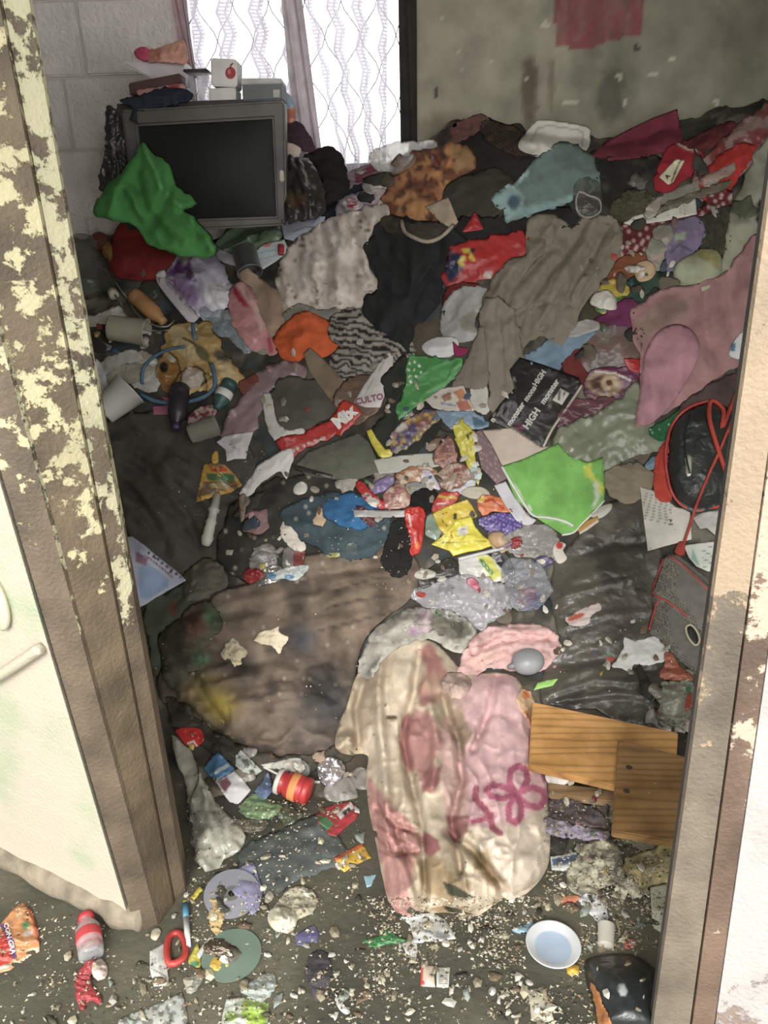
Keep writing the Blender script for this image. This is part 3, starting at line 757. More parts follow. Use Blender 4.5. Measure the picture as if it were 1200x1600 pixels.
S('pink_wrapper', 'pink and white wrapper tucked beneath the maroon box', 'wrapper', '215,142 250,136 286,130 285,140 250,146 222,150', (214, 150, 150), 'wrap', .008, .006, 10, pt=[((176, 60, 60), '262,134 280,131 279,139 263,141')], Y=((150, TY+.05), (130, TY+.06)))
card_box('white_carton', 'white flat carton on the pile left of the window', 'carton', [(190, 97), (286, 93), (294, 148), (282, 150)], TY+.17, TY+.3, (228, 220, 226), .004)
S('pink_hair_bow', 'small bright pink bow on the white carton', 'bow', '210,80 222,73 232,77 231,94 222,95 212,88', (206, 72, 110), 'cloth', .012, .01, 8, Y=((96, TY+.16), (72, TY+.18)))
S('peach_cloth', 'peach coloured crumpled cloth on the white carton', 'cloth', '228,80 255,72 285,63 292,80 290,98 262,97 232,95', (226, 168, 146), 'cloth', .02, .012, 12, Y=((98, TY+.15), (62, TY+.2)), pt=[((206, 130, 120), '228,80 252,74 250,95 232,95')])
S('black_bin_bag', 'narrow black plastic bag hanging at the left side of the television', 'bag', '166,168 184,180 196,250 182,290 158,298 154,280 164,230', (40, 40, 40), 'wrap', .02, .02, 12, fa=80, Y=((300, TY-.06), (160, TY-.02)))

# ------------------------------------------------------------------ behind and right of the television
S('orange_blue_packet', 'small orange and pale blue packet at the right edge of the television', 'packet', '443,150 450,146 460,160 461,188 446,190', (196, 120, 90), 'wrap', .008, .006, 8, Y=((190, 2.98), (150, 3.0)), pt=[((170, 190, 214), '443,146 462,146 460,168 446,170')])
S('plum_cloth', 'dark plum cloth hanging just right of the television', 'cloth', '446,190 468,192 482,208 493,232 478,238 462,232 447,236', (72, 48, 62), 'cloth', .015, .01, 14, Y=((236, 2.94), (190, 3.0)))
S('cream_paper', 'cream torn paper between the plum cloth and the black bag', 'paper', '446,224 470,232 462,250 447,256', (208, 188, 172), 'paper', .004, .004, 10, Y=((256, 2.9), (224, 2.92)))
S('black_fur_hat', 'round black furry bundle right of the television', 'bundle', '474,252 482,238 500,230 522,231 536,246 545,290 530,312 500,318 478,300', (26, 25, 25), 'cloth', .06, .02, 10, Y=((318, 2.88), (230, 2.98)), rag=2)
S('black_rubbish_bag', 'shiny black bag slumped against the right side of the television', 'bag', '447,252 462,244 480,250 496,270 508,310 500,338 470,346 447,342', (40, 38, 36), 'wrap', .05, .022, 15, fa=70, Y=((346, 2.74), (244, 2.88)), pt=[((92, 66, 44), 'o 462 312 13 10 0', 6), ((150, 146, 140), 'l 2.5 470,262 478,272 480,290', 2)])
S('navy_garment', 'dark navy garment bundled below the window', 'garment', '492,345 503,308 530,290 565,276 600,266 640,262 660,270 640,290 590,306 555,330 520,345', (38, 42, 54), 'cloth', .035, .016, 18, fa=-25)
S('burgundy_scarf', 'grey and burgundy scarf crumpled at the foot of the lace curtain', 'scarf', '534,286 545,270 575,256 596,254 606,262 590,278 556,288 540,300', (150, 132, 142), 'cloth', .02, .012, 12, pt=[((116, 50, 66), '556,268 588,256 600,264 575,276 555,284', 5)])
S('clear_film_sheet', 'clear crumpled plastic film below the dark curtain', 'plastic film', '580,238 612,224 650,220 692,222 700,232 668,252 640,266 604,268 585,262', (222, 218, 216), 'film', .04, .018, 18, fa=-15)
S('white_sock', 'small off-white cloth under the clear film', 'cloth', '566,290 575,278 600,276 616,282 605,298 575,300', (206, 202, 196), 'cloth', .02, .008, 12)
S('clear_bag', 'clear bag holding a red cap near the foot of the window', 'bag', '524,328 532,312 548,302 575,298 600,294 602,318 570,330 548,338 530,340', (214, 198, 204), 'film', .03, .012, 14, pt=[((190, 44, 52), 'o 549 317 9 8 0')])
S('black_coat', 'large black coat heaped at the top of the pile', 'coat', '684,300 690,240 700,215 735,200 755,188 800,194 850,214 880,232 872,262 830,300 810,340 760,346 700,330', (38, 34, 32), 'cloth', .05, .025, 34, fa=-30)
S('rust_rag', 'dull pink and rust rag at the very top of the heap', 'rag', '682,226 688,206 704,196 725,186 750,178 764,190 745,206 715,222 695,234', (118, 78, 74), 'cloth', .03, .018, 12, pt=[((62, 56, 52), '682,226 688,206 700,200 706,214 696,234', 6)], rag=2)
S('brown_netting', 'dark brown open netting over the black coat', 'netting', '752,192 775,190 812,202 850,215 868,232 850,240 810,244 780,232 758,214', (70, 54, 42), 'knit', .02, .014, 8, pat=p_stripe((34, 28, 24), 5, .45, 35))
S('floral_headscarf', 'orange and brown floral headscarf bunched above the black jacket', 'headscarf', '594,305 606,284 622,262 640,240 672,230 708,222 735,232 741,262 716,276 702,292 694,322 684,342 656,348 640,338 612,334 598,322', (176, 118, 76), 'cloth', .05, .022, 20, fa=-50,
  pat=p_stack(p_noise((112, 66, 50), 13, -.15, .12, 0, .9), p_noise((206, 146, 92), 17, .1, .3, 9, .8), p_noise((74, 50, 40), 9, .18, .3, 4, .9)), pt=[((196, 140, 84), 'o 655 325 16 14 0', 3), ((166, 130, 86), '705,228 738,234 741,262 712,268', 5)])
S('olive_cloth', 'dark olive cloth between the headscarf and the teal towel', 'cloth', '700,288 730,272 775,262 800,284 802,318 778,342 740,345 700,342 690,320', (62, 60, 50), 'cloth', .03, .014, 24, fa=-20)
S('polystyrene_tray', 'white polystyrene food tray standing at the top of the heap against the wall', 'tray', '812,232 822,206 836,190 852,187 905,194 921,200 923,212 914,236 870,250', (214, 211, 200), 'hard', .03, 0, 30, st=1, pt=[((170, 168, 156), 'l 3 828,222 842,200 856,196 905,203 912,210 908,232', 1)])
S('black_drape', 'black cloth running across below the teal towel', 'cloth', '700,345 745,338 800,335 880,322 950,322 1000,318 960,345 900,352 830,358 760,376 715,376', (36, 35, 36), 'cloth', .03, .014, 20, fa=-5)
S('dark_clothes', 'dark grey-green clothes below the maroon cloth', 'clothes', '895,250 930,236 990,242 1040,250 1042,280 1020,310 975,335 930,350 895,330 885,290', (58, 58, 50), 'cloth', .04, .024, 18, pat=p_noise((36, 36, 33), 22, -.1, .2))
S('teal_towel', 'faded teal towel folded over the top of the heap', 'towel', '765,314 782,296 804,284 824,262 850,240 876,222 900,228 926,244 938,272 934,296 900,310 860,326 822,338 792,345 786,330', (112, 134, 128), 'knit', .04, .018, 40, fa=-40,
  pt=[((166, 196, 192), '784,290 822,258 826,272 800,296', 3), ((140, 170, 170), '786,330 860,316 900,302 900,312 820,340 790,345', 4), ((150, 180, 178), '766,314 802,290 820,310 815,336 790,343', 8), ((78, 104, 120), 'o 803 316 10 12 0', 2)])
S('maroon_cloth', 'plain maroon felt cloth pointing up against the back wall', 'cloth', '924,242 945,222 982,202 1020,184 1058,170 1062,190 1068,222 1040,236 1000,246 950,250', (120, 42, 62), 'cloth', .012, .006, 30, smooth=False)
S('pink_clear_bag', 'clear bag with reddish contents at the far right of the heap', 'bag', '1085,262 1115,232 1145,198 1180,172 1215,150 1225,200 1190,236 1150,285 1110,310 1085,300', (186, 150, 146), 'film', .04, .022, 16, fa=-50, pat=p_noise((150, 60, 60), 16, .05, .25))
S('red_garment', 'bright red garment beside the grey-green sheet at the right', 'garment', '1100,268 1140,230 1168,222 1180,236 1160,268 1138,300 1108,314 1095,296', (186, 44, 40), 'cloth', .03, .016, 16, fa=-50)
S('crimson_cloth', 'dark crimson cloth strip right of the bag with the paper tag', 'cloth', '1050,236 1100,205 1140,190 1150,200 1110,230 1085,262 1060,262', (104, 40, 44), 'cloth', .02, .014, 14, fa=-40)
o = S('red_pouch', 'red fabric pouch with a pale paper tag below the maroon cloth', 'pouch', '1020,290 1028,262 1042,232 1060,222 1080,230 1100,240 1086,264 1056,294 1034,300', (160, 30, 48), 'cloth', .03, .008, 30, pt=[((206, 200, 182), 'l 3 1056,222 1076,234 1098,236', 2)])
S('paper_tag', None, None, '1030,276 1056,248 1070,250 1052,284 1044,288', (222, 212, 178), 'paper', .001, 0, 20, st=1, smooth=False, parent=o, pt=[((80, 96, 60), 'l 3 1064,250 1056,266 1050,284')])
letters('A', 1043, 276, 7, -50, (70, 60, 50), o)
S('clear_wrap', 'twisted clear cellophane lying over the red pouch', 'cellophane', '1018,312 1060,292 1110,272 1145,256 1150,266 1110,290 1060,310 1030,322', (176, 170, 156), 'clear', .012, .014, 12, fa=-25)
S('bottle_glass_dark', 'dark clear plastic cup lying right of the teal towel', 'cup', '896,300 905,280 925,278 940,296 936,326 918,340 900,328', (96, 92, 86), 'clear', .03, .004, 30)
cord('cup_rim', 'thin clear ring lying on the dark plastic cup', 'ring', '900,318 905,300 920,306 936,312 938,330 922,340 906,336', 1.8, (190, 186, 180), 'glass', closed=True)
S('moss_garland', 'olive green fuzzy garland below the dark clothes', 'garland', '955,325 975,300 1000,296 1020,304 1016,325 990,345 960,344', (82, 80, 58), 'cloth', .03, .03, 6, rag=3)
S('maroon_spotted_cloth', 'maroon cloth with small white spots at the right', 'cloth', '968,352 1010,346 1085,330 1110,300 1145,300 1138,335 1120,360 1092,376 1060,404 1000,412 965,400', (98, 34, 40), 'cloth', .03, .012, 24, pat=p_dots((198, 168, 160), 6, .25, 20))
o = S('white_paper_strip', 'long white printed paper strip across the spotted maroon cloth', 'paper', '974,348 990,338 1030,324 1086,308 1089,334 1040,344 990,352', (216, 214, 200), 'paper', .004, .002, 40, smooth=False, pt=[((150, 146, 136), 'l 1 1042,322 1044,342'), ((150, 146, 136), 'l 1 1062,318 1064,338'), ((150, 146, 136), 'l 1 1068,316 1070,337')])
S('crumpled_wrap', 'dull brown cellophane strip lying above the white paper strip', 'cellophane', '1010,340 1050,312 1110,290 1145,278 1130,296 1085,310 1040,330', (120, 112, 94), 'film', .012, .014, 12, fa=-25)
S('olive_leafy_cloth', 'dark olive shaggy cloth beside the grey-green sheet', 'cloth', '1088,345 1115,328 1142,322 1150,350 1138,388 1112,402 1094,388', (66, 66, 50), 'cloth', .03, .03, 8, fa=70)
S('grey_green_sheet', 'pale grey-green sheet hanging down along the right doorpost', 'sheet', '1132,380 1142,330 1160,280 1185,232 1215,200 1250,240 1250,500 1185,500 1140,470 1128,430', (152, 152, 132), 'cloth', .045, .02, 40, fa=80, pt=[((22, 22, 22), '1184,316 1190,306 1192,330 1196,345 1186,352 1180,345', 1)], pat=p_noise((118, 120, 98), 40, 0, .3))
S('pale_patterned_cloth', 'pale green patterned cloth left of the purple cloth', 'cloth', '1008,392 1020,368 1042,352 1052,380 1050,424 1024,432 1008,418', (150, 152, 134), 'cloth', .03, .01, 18, pat=p_noise((186, 160, 150), 16, .1, .3))
S('mauve_cloth', 'faded purple cloth with a pale print behind the pink garment', 'cloth', '1040,354 1065,342 1094,340 1102,372 1084,396 1062,416 1045,422 1040,395', (126, 112, 142), 'cloth', .03, .014, 20, pt=[((160, 168, 150), '1054,366 1072,362 1070,374 1054,378', 3), ((86, 76, 100), 'l 3 1048,394 1062,382 1080,392', 3)])
S('rust_fabric', 'rust coloured fabric at the right end of the taupe scarf', 'fabric', '950,432 965,405 1000,392 1012,405 1000,426 978,440 958,445', (132, 74, 46), 'cloth', .02, .012, 16)
S('teal_green_cloth', 'dark green cloth under the round pale toy', 'cloth', '955,465 975,440 1010,425 1050,425 1060,440 1020,452 995,476 965,484', (44, 72, 58), 'cloth', .02, .012, 18, pat=p_noise((30, 44, 40), 20, -.1, .2))
S('yellow_green_bag', 'yellow and green plastic bag beside the taupe scarf', 'bag', '926,472 934,450 952,436 975,442 984,455 970,470 958,488 934,486', (196, 176, 48), 'wrap', .025, .01, 14, pt=[((60, 116, 52), '926,472 950,466 980,462 958,490 932,488', 3), ((196, 150, 60), 'o 968 444 12 8 0', 3)])
S('peach_ball', 'small peach coloured ball half wrapped in grey film', 'ball', '990,420 996,410 1010,406 1022,412 1024,426 1012,434 996,434', (198, 168, 130), 'cloth', .035, .002, 30, pw=8)
S('pale_green_toy', 'round pale green plush toy lying above the pink garment', 'plush toy', '1052,424 1060,408 1082,396 1098,388 1122,392 1128,414 1120,436 1096,448 1070,448 1056,438', (168, 174, 144), 'cloth', .07, .006, 30, pw=16, pt=[((150, 144, 90), '1080,398 1100,388 1124,392 1124,420 1104,410', 8)])
S('dark_red_clothing', 'dark red clothing under the clear bag at the right', 'clothing', '880,560 900,520 935,500 995,500 1005,540 1002,590 960,600 915,600 885,590', (112, 40, 40), 'cloth', .03, .014, 22)
S('plum_satin_cloth', 'bright plum purple cloth pointing left beside the pink garment', 'cloth', '926,504 945,488 962,474 984,466 998,476 994,500 984,518 950,520 934,514', (116, 46, 90), 'cloth', .03, .01, 26, fa=-20)
S('smoky_film_bag', 'smoky clear plastic bag over the dark red clothing', 'bag', '905,540 918,520 950,508 985,512 1000,530 998,560 985,575 950,580 920,580 906,565', (142, 132, 124), 'clear', .03, .012, 20)
# ------------------------------------------------------------------ large cloths that floor the heap
S('dark_grey_blanket', 'dark grey blanket spread in long folds beside the left doorpost', 'blanket', '120,640 175,648 240,642 300,655 350,678 392,700 400,730 380,780 352,812 338,868 300,895 250,885 214,860 190,800 150,720', (76, 73, 67), 'cloth', .05, .03, 26, fa=35, st=6, cr=[(.03, 6, '180,668 250,690 320,730 370,770'), (-.03, 8, '178,690 240,716 300,760 330,800'), (.03, 7, '190,720 240,750 290,800 310,850'), (.03, 7, '196,760 230,800 260,860')])
S('green_grey_cushion', 'grimy green-grey lump half hidden behind the left doorpost', 'cushion', '228,936 262,924 300,905 336,918 350,950 348,1000 310,1050 262,1062 236,1040', (84, 92, 76), 'cloth', .06, .014, 40, pat=p_noise((112, 72, 60), 30, .2, .4))
S('sodden_dark_cloth', 'black sodden cloth strewn with crumbs across the middle of the heap', 'cloth', '340,870 352,812 378,775 440,745 520,740 600,752 650,780 655,850 600,880 520,895 440,908 390,915', (52, 52, 46), 'dirty', .03, .024, 26, pat=p_specks((176, 170, 150), 3.4, .86))
S('grey_lump', 'grey crumpled bundle above the brown quilt', 'bundle', '286,900 300,884 320,872 342,878 355,900 350,925 320,935 290,935', (98, 94, 82), 'cloth', .04, .016, 18)
S('brown_quilt', 'large dirty brown quilt mounded in the middle foreground of the heap', 'quilt', '244,1064 258,1030 270,985 318,948 340,925 400,908 452,888 476,868 540,856 588,842 612,850 650,872 656,905 636,940 600,966 570,1000 556,1050 556,1090 536,1140 540,1172 500,1186 470,1200 430,1190 400,1196 372,1172 340,1164 322,1140 290,1132 276,1104 254,1096', (128, 111, 95), 'dirty', .08, .022, 30, fa=-12, st=6, pw=70, cr=[(.02, 6, '470,900 540,890 630,878'), (.02, 6, '450,930 540,915 640,905'), (.022, 7, '480,960 560,945 636,925'), (.02, 6, '520,990 580,968 620,945'), (.03, 9, '262,1010 300,1060 340,1120 372,1170'), (.02, 8, '330,960 380,950 440,960'), (.025, 10, '440,1010 480,1060 520,1090')],
  pat=p_stack(p_noise((84, 72, 62), 42, -.1, .3), p_noise((124, 102, 90), 25, .15, .4, 5, .6), p_specks((176, 164, 140), 4, .92)),
  pt=[((106, 62, 50), 'o 306 975 22 30 20', 8), ((88, 118, 82), 'o 328 962 16 14 0', 8), ((84, 118, 78), 'o 316 1030 10 10 0', 6), ((150, 132, 70), 'o 330 1090 36 26 40', 9), ((188, 164, 60), 'o 346 1104 17 16 40', 8), ((60, 60, 62), 'o 515 1105 48 46 0', 9), ((58, 60, 66), 'o 474 1000 22 26 0', 9), ((46, 42, 34), 'o 376 1040 24 16 20', 8), ((66, 58, 44), 'l 6 270,1040 280,1090 330,1135 372,1160', 6), ((124, 108, 90), 'o 560 930 60 40 -20', 9), ((74, 64, 54), 'l 3 500,985 560,970 620,955', 4), ((74, 64, 54), 'l 3 520,925 580,905 630,900', 4), ((78, 66, 56), 'l 2 510,950 570,935 625,930', 3)])
S('grimy_black_rag', 'black grimy rag bunched along the lower left edge of the brown quilt', 'rag', '262,1092 286,1100 310,1124 344,1148 380,1162 420,1176 470,1180 520,1168 548,1150 552,1176 520,1200 480,1204 430,1206 390,1200 350,1184 320,1168 290,1150 266,1126', (66, 60, 50), 'dirty', .02, .02, 14, fa=20)
S('dark_green_rag', 'dark greenish rag over the left end of the brown quilt', 'rag', '250,1000 276,968 310,940 340,950 346,980 320,1010 318,1040 296,1050 280,1080 256,1060', (84, 82, 64), 'dirty', .02, .018, 16, pt=[((110, 66, 54), 'o 306 972 16 22 20', 8), ((86, 116, 80), 'o 328 962 12 12 0', 7), ((80, 112, 76), 'o 312 1028 9 9 0', 6)])
S('bread_crust', 'torn white bread piece on the brown quilt', 'bread', '398,1000 408,986 422,984 434,978 438,990 452,996 442,1008 436,1020 424,1008 412,1006', (222, 208, 176), 'paper', .012, .01, 6, rag=2)
S('crumbled_bread', 'crumbled cream bread clump left of the torn white bread on the quilt', 'bread', '345,1018 354,1004 366,998 376,1008 386,1018 376,1034 368,1042 358,1030 348,1028', (206, 192, 158), 'dirty', .014, .014, 5, rag=3)
S('black_plastic_sheet', 'large dark crinkled plastic sheet along the right doorpost', 'plastic sheet', '868,880 900,838 945,790 1010,775 1025,830 1035,880 1040,960 1085,1000 1100,1080 1075,1135 1000,1135 930,1112 850,1100 848,1040 872,990 860,940', (84, 80, 70), 'wrap', .04, .009, 34, fa=-14, st=7, cr=[(-.012, 4, '880,980 950,960 1020,955'), (-.010, 4, '880,930 940,915 1010,900'), (.02, 8, '860,1040 940,1030 1020,1050'), (-.014, 4, '850,1088 930,1062 1030,1070'), (-.012, 4, '860,1100 950,1084 1060,1090'), (.015, 6, '900,870 960,850 1020,850')], pat=p_noise((60, 58, 52), 50, -.1, .3))


# ------------------------------------------------------------------ crumpled pieces in the gaps
_f = np.random.RandomState(11); FILL = []
FREG = ['400,690 640,690 660,880 400,900 330,870 340,760', '640,680 790,680 830,860 860,960 650,960', '120,380 270,420 360,520 340,640 150,640', '380,500 640,540 760,640 640,720 420,690', '860,400 1000,340 1060,420 990,560 880,600', '880,600 1040,600 1060,720 900,760', '480,260 700,240 700,300 560,340', '900,240 1180,240 1160,360 960,380', '270,1150 580,1180 590,1290 370,1330', '850,1190 960,1230 960,1360 860,1350', '1000,1020 1090,1040 1080,1140 1010,1130']
FC = [((60, 58, 52), 'dark grey', 'cloth', 5), ((96, 88, 74), 'grey-brown', 'cloth', 4), ((150, 142, 128), 'pale grey', 'wrap', 3), ((196, 190, 180), 'dirty white', 'wrap', 3), ((120, 96, 76), 'brown', 'wrap', 2), ((140, 60, 56), 'dull red', 'wrap', 1), ((78, 92, 104), 'slate blue', 'cloth', 1), ((92, 104, 78), 'olive', 'film', 1), ((170, 166, 160), 'clear', 'clear', 3), ((160, 124, 126), 'dull pink', 'cloth', 1)]
fw = np.array([c[3] for c in FC], float); fw /= fw.sum(); _n = 0
while _n < 130:
    P = pts(FREG[_f.randint(len(FREG))]); x = _f.uniform(P[:, 0].min(), P[:, 0].max()); y = _f.uniform(P[:, 1].min(), P[:, 1].max())
    if not inside(np.array([x]), np.array([y]), P)[0]: continue
    c, nm, mt, _ = FC[_f.choice(len(FC), p=fw)]; r = _f.uniform(12, 34)*(.8 if y < 700 else 1); n = _f.randint(7, 12); a = _f.rand()*3.14; asp = _f.uniform(.4, .85)
    t = np.arange(n)*6.283/n+_f.uniform(-.25, .25, n); q = r*_f.uniform(.55, 1.15, n); xx = q*np.cos(t); yy = q*np.sin(t)*asp
    o = S('crumpled_cloth' if mt == 'cloth' else 'crumpled_wrapper', 'x', 'cloth' if mt == 'cloth' else 'wrapper', np.stack([x+xx*math.cos(a)-yy*math.sin(a), y+xx*math.sin(a)+yy*math.cos(a)], 1), np.clip(np.array(c)*_f.uniform(.8, 1.15), 0, 245), mt, .012, .014, _f.uniform(7, 14), fa=_f.rand()*180, smooth=_f.rand() < .5, step=4.2, grp='crumpled pieces filling the gaps of the heap')
    o['_fill'] = 1; FILL.append((o, x, y, nm, mt, r)); _n += 1
# ------------------------------------------------------------------ upper left: green bag, red cloth, bottles
S('green_carrier_bag', 'bright green woven carrier bag slumped against the television', 'bag', '212,234 222,227 236,236 262,256 268,290 285,300 302,312 300,322 284,330 306,344 326,370 334,392 318,402 280,402 240,386 200,350 168,345 147,330 152,308 178,282 198,262', (66, 140, 66), 'cloth', .07, .022, 44, fa=60, st=2.5, Y=((400, 2.50), (225, 2.72)), cr=[(-.03, 7, '224,230 240,260 252,292 262,305 290,332 318,358 332,388'), (.03, 8, '214,240 214,280 228,330 262,372'), (.025, 7, '262,262 262,300'), (-.025, 7, '200,262 180,300 170,340'), (.02, 6, '190,300 212,340 240,384'), (.03, 7, '262,306 236,352'), (-.02, 5, '270,330 296,372')],
  pt=[((104, 168, 100), 'l 2.2 226,232 238,256 250,290 262,304', 2), ((90, 152, 86), 'l 2 262,304 290,330 318,356 332,388', 2)])
S('red_cloth', 'plain red cloth under the green bag', 'cloth', '162,398 172,382 182,356 196,344 216,350 244,374 270,392 276,410 262,430 232,437 200,434 172,428', (142, 40, 38), 'knit', .05, .008, 40, pw=20)
S('dark_red_ball', 'small dark red ball left of the red cloth', 'ball', '140,378 144,366 156,362 170,370 172,384 160,392 146,390', (112, 36, 32), 'wrap', .035, .003, 20, pw=6)
S('gold_wrapper', 'small gold wrapper between the red ball and red cloth', 'wrapper', '160,388 172,376 176,398 170,408 162,400', (166, 128, 60), 'foil', .006, .006, 6)
def bottle(name, label, px, py, ang, L, R, c, mat='clear', cap=None, lab=None, neck=.35, lift=0, cat='bottle', tail=1.0):
    Mx, s = frame(px, py, ang, lift); L, R = L*s, R*s
    Mx = Mx @ Matrix.Translation((0, 0, R*.75))
    r = empty(name, Mx.translation, label, cat)
    pr = [(-.5, .0), (-.5, .8), (-.46, .98), (-.3, 1*tail), (-.27, .93), (-.24, 1), (0, 1), (.2, .98), (.32, .72), (.40, neck), (.5, neck), (.5, .0)]
    V, Fc = lathe([(a*L, q*R) for a, q in pr], 22); hard('body', (V, Fc), Mx, c, mat, r)
    if cap: V, Fc = lathe([(a*L, q*R) for a, q in ((.43, 0), (.43, neck+.1), (.56, neck+.1), (.57, neck), (.57, 0))], 18); hard('cap', (V, Fc), Mx, cap, 'hard', r)
    if lab: V, Fc = lathe([(-.13*L, R*1.01), (-.12*L, R*1.025), (.09*L, R*1.025), (.10*L, R*1.01)], 22); hard('label', (V, Fc), Mx, lab, 'paper', r)
    bump_ra(px, py, abs(math.cos(math.radians(ang)))*L/s*.5+R/s*.7, abs(math.sin(math.radians(ang)))*L/s*.5+R/s*.7, R*1.2)
    return r
def cup(name, label, px, py, ang, L, R0_, R1_, c, mat='hard', inner=None, cat='cup', tilt=0, lift=0):
    Mx, s = frame(px, py, ang, lift); L, a, b_ = L*s, R0_*s, R1_*s
    Mx = Mx @ Matrix.Translation((0, 0, max(a, b_)*.75)) @ Matrix.Rotation(math.radians(tilt), 4, 'Y')
    r = empty(name, Mx.translation, label, cat)
    t = .09*max(a, b_)
    V, Fc = lathe([(-.5*L, 0), (-.5*L, a*.97), (-.46*L, a), (.47*L, b_), (.5*L, b_+t*.9), (.51*L, b_+t*.3), (.49*L, b_-t*.6), (.47*L, b_-t), (-.42*L, a-t), (-.42*L, 0)], 28); hard('cup_wall', (V, Fc[:-1]), Mx, c, mat, r)
    if inner: V, Fc = lathe([(-.38*L, 0), (-.38*L, a-1.4*t), (.30*L, b_-1.6*t), (.30*L, 0)], 20); hard('contents', (V, Fc), Mx, inner, 'paper', r)
    bump_ra(px, py, L/s*.5, L/s*.4, max(a, b_)*1.2)
    return r
bottle('glass_jar', 'tall clear jar lying upside down beside the left doorpost', 140, 430, 78, 95, 26, (120, 122, 116), 'clear', lab=None, neck=.8)
bottle('dark_bottle', 'dark smoky bottle lying below the tall clear jar', 170, 445, 62, 80, 17, (70, 70, 66), 'glass', cap=(190, 184, 170))
S('cup_mouth_shade', 'shaded cup mouth beside the left doorpost', 'cup mouth', '130,512 150,498 170,496 176,515 172,545 145,548 128,535', (26, 26, 26), 'wrap', .04, .006, 20)  # dark mouth of the lying tumbler, its shade made as a black shape
S('white_torn_cloth', 'small off-white cloth among the bottles at the left', 'cloth', '130,498 160,488 185,478 200,494 180,502 150,508 135,512', (196, 192, 184), 'cloth', .02, .01, 12)
S('olive_green_lid', 'dark round lid beside the tan bottle', 'lid', '218,450 228,438 244,440 250,456 240,466 224,464', (66, 70, 62), 'hard', .014, .001, 30)
cup('white_tumbler', 'dull white plastic tumbler lying behind the wire handles', 205, 524, 8, 58, 19, 21, (176, 172, 152), 'hard')
bottle('tan_bottle', 'tan brown plastic bottle lying among the wires at the left', 234, 487, 42, 70, 13, (186, 134, 78), 'hard', neck=.55)
cord('wire_handle', 'bent steel wire handle crossing the tan bottle', 'wire', '176,436 200,468 215,492 240,508 262,510 272,500', 1.6, (150, 146, 136), 'metal', lift=.012)
cord('wire_handle', 'second thinner steel wire looping outside the bent wire handle', 'wire', '166,442 186,470 205,500 235,516 262,516', 1.3, (130, 126, 118), 'metal', lift=.012)
S('green_film_bag', 'pale green translucent bag below the television screen', 'bag', '338,384 352,360 385,346 420,340 438,334 446,346 440,368 418,384 392,396 360,400 342,396', (132, 160, 126), 'film', .05, .016, 24, fa=-20)
S('white_blue_carton', 'white and pale blue carton sleeve beside the green film bag', 'carton', '438,346 470,340 508,338 506,352 488,366 462,376 444,372', (204, 212, 228), 'paper', .012, .004, 30, smooth=False, pt=[((120, 122, 132), 'l 2 458,362 480,354 494,356'), ((170, 160, 205), '440,346 500,338 500,344 442,352', 2)])
S('blue_white_packaging', 'white packaging with pale blue print under the carton sleeve', 'packaging', '398,392 412,380 444,374 452,392 430,408 404,424', (206, 214, 214), 'paper', .008, .005, 16, smooth=False, pt=[((150, 190, 206), 'l 2 404,396 440,388'), ((150, 190, 206), 'l 2 404,406 436,398'), ((204, 120, 110), '408,380 424,376 424,384 410,386', 1)])
bottle('red_lipstick', 'tiny red cap standing on the blue and white packaging', 440, 392, 90, 16, 5, (170, 40, 44), 'hard', neck=.9, cat='cap')
mk = cup('silver_jar', 'silver and black jar lid lying behind the brown paper bag', 390, 418, 75, 42, 19, 19, (150, 152, 148), 'metal', inner=(70, 70, 68), cat='jar')
S('white_tray', 'white rectangular plastic tray under the lilac bag', 'tray', '244,428 252,422 262,426 312,486 310,496 300,504 292,500 250,448', (214, 206, 214), 'hard', .022, 0, 30, st=1, pt=[((168, 160, 170), 'l 2 254,434 302,490', 1)])
S('white_lid_strip', 'narrow white plastic strip above the lilac bag', 'plastic strip', '322,388 332,383 352,392 372,402 370,414 352,410 330,398', (218, 212, 222), 'hard', .012, 0, 20, smooth=True)
S('lilac_bag', 'white and lilac plastic bag with purple patches near the red cloth', 'bag', '260,432 266,412 282,392 304,376 318,382 334,396 348,414 356,434 368,452 358,478 340,490 318,496 298,482 280,462 266,448', (206, 200, 220), 'wrap', .05, .026, 18, fa=50,
  pt=[((112, 58, 128), '286,398 300,380 306,384 298,410 302,430 308,440 296,442 290,426 268,432 262,426', 3), ((160, 130, 176), '262,436 286,432 304,446 312,474 300,480 276,456', 5), ((196, 184, 176), '282,396 296,384 296,406 284,420', 4), ((224, 220, 228), '320,440 350,440 366,460 340,488 322,474', 6)])
S('clear_crinkled_film', 'clear crinkled film between the lilac bag and the yellow bag', 'film', '310,482 340,486 370,480 392,500 400,540 384,552 360,530 335,520', (168, 182, 190), 'clear', .02, .02, 10)
S('brown_paper_bag', 'crumpled brown paper bag below the silver jar', 'paper bag', '368,420 382,414 404,432 425,448 454,456 456,486 440,512 424,528 408,510 394,478 380,450', (166, 138, 116), 'paper', .03, .012, 26, fa=60, smooth=False)
S('pink_red_bag', 'pink and red plastic bag lying over the brown paper bag', 'bag', '358,452 372,440 390,448 402,474 414,508 430,540 428,554 412,552 390,542 370,520 358,486', (206, 142, 144), 'wrap', .035, .014, 20, fa=60, pt=[((172, 40, 66), '360,450 374,444 388,462 392,482 380,478 366,462', 4), ((176, 52, 84), 'l 6 420,530 424,548', 5), ((222, 178, 170), 'l 10 374,446 398,480 410,514', 8)])
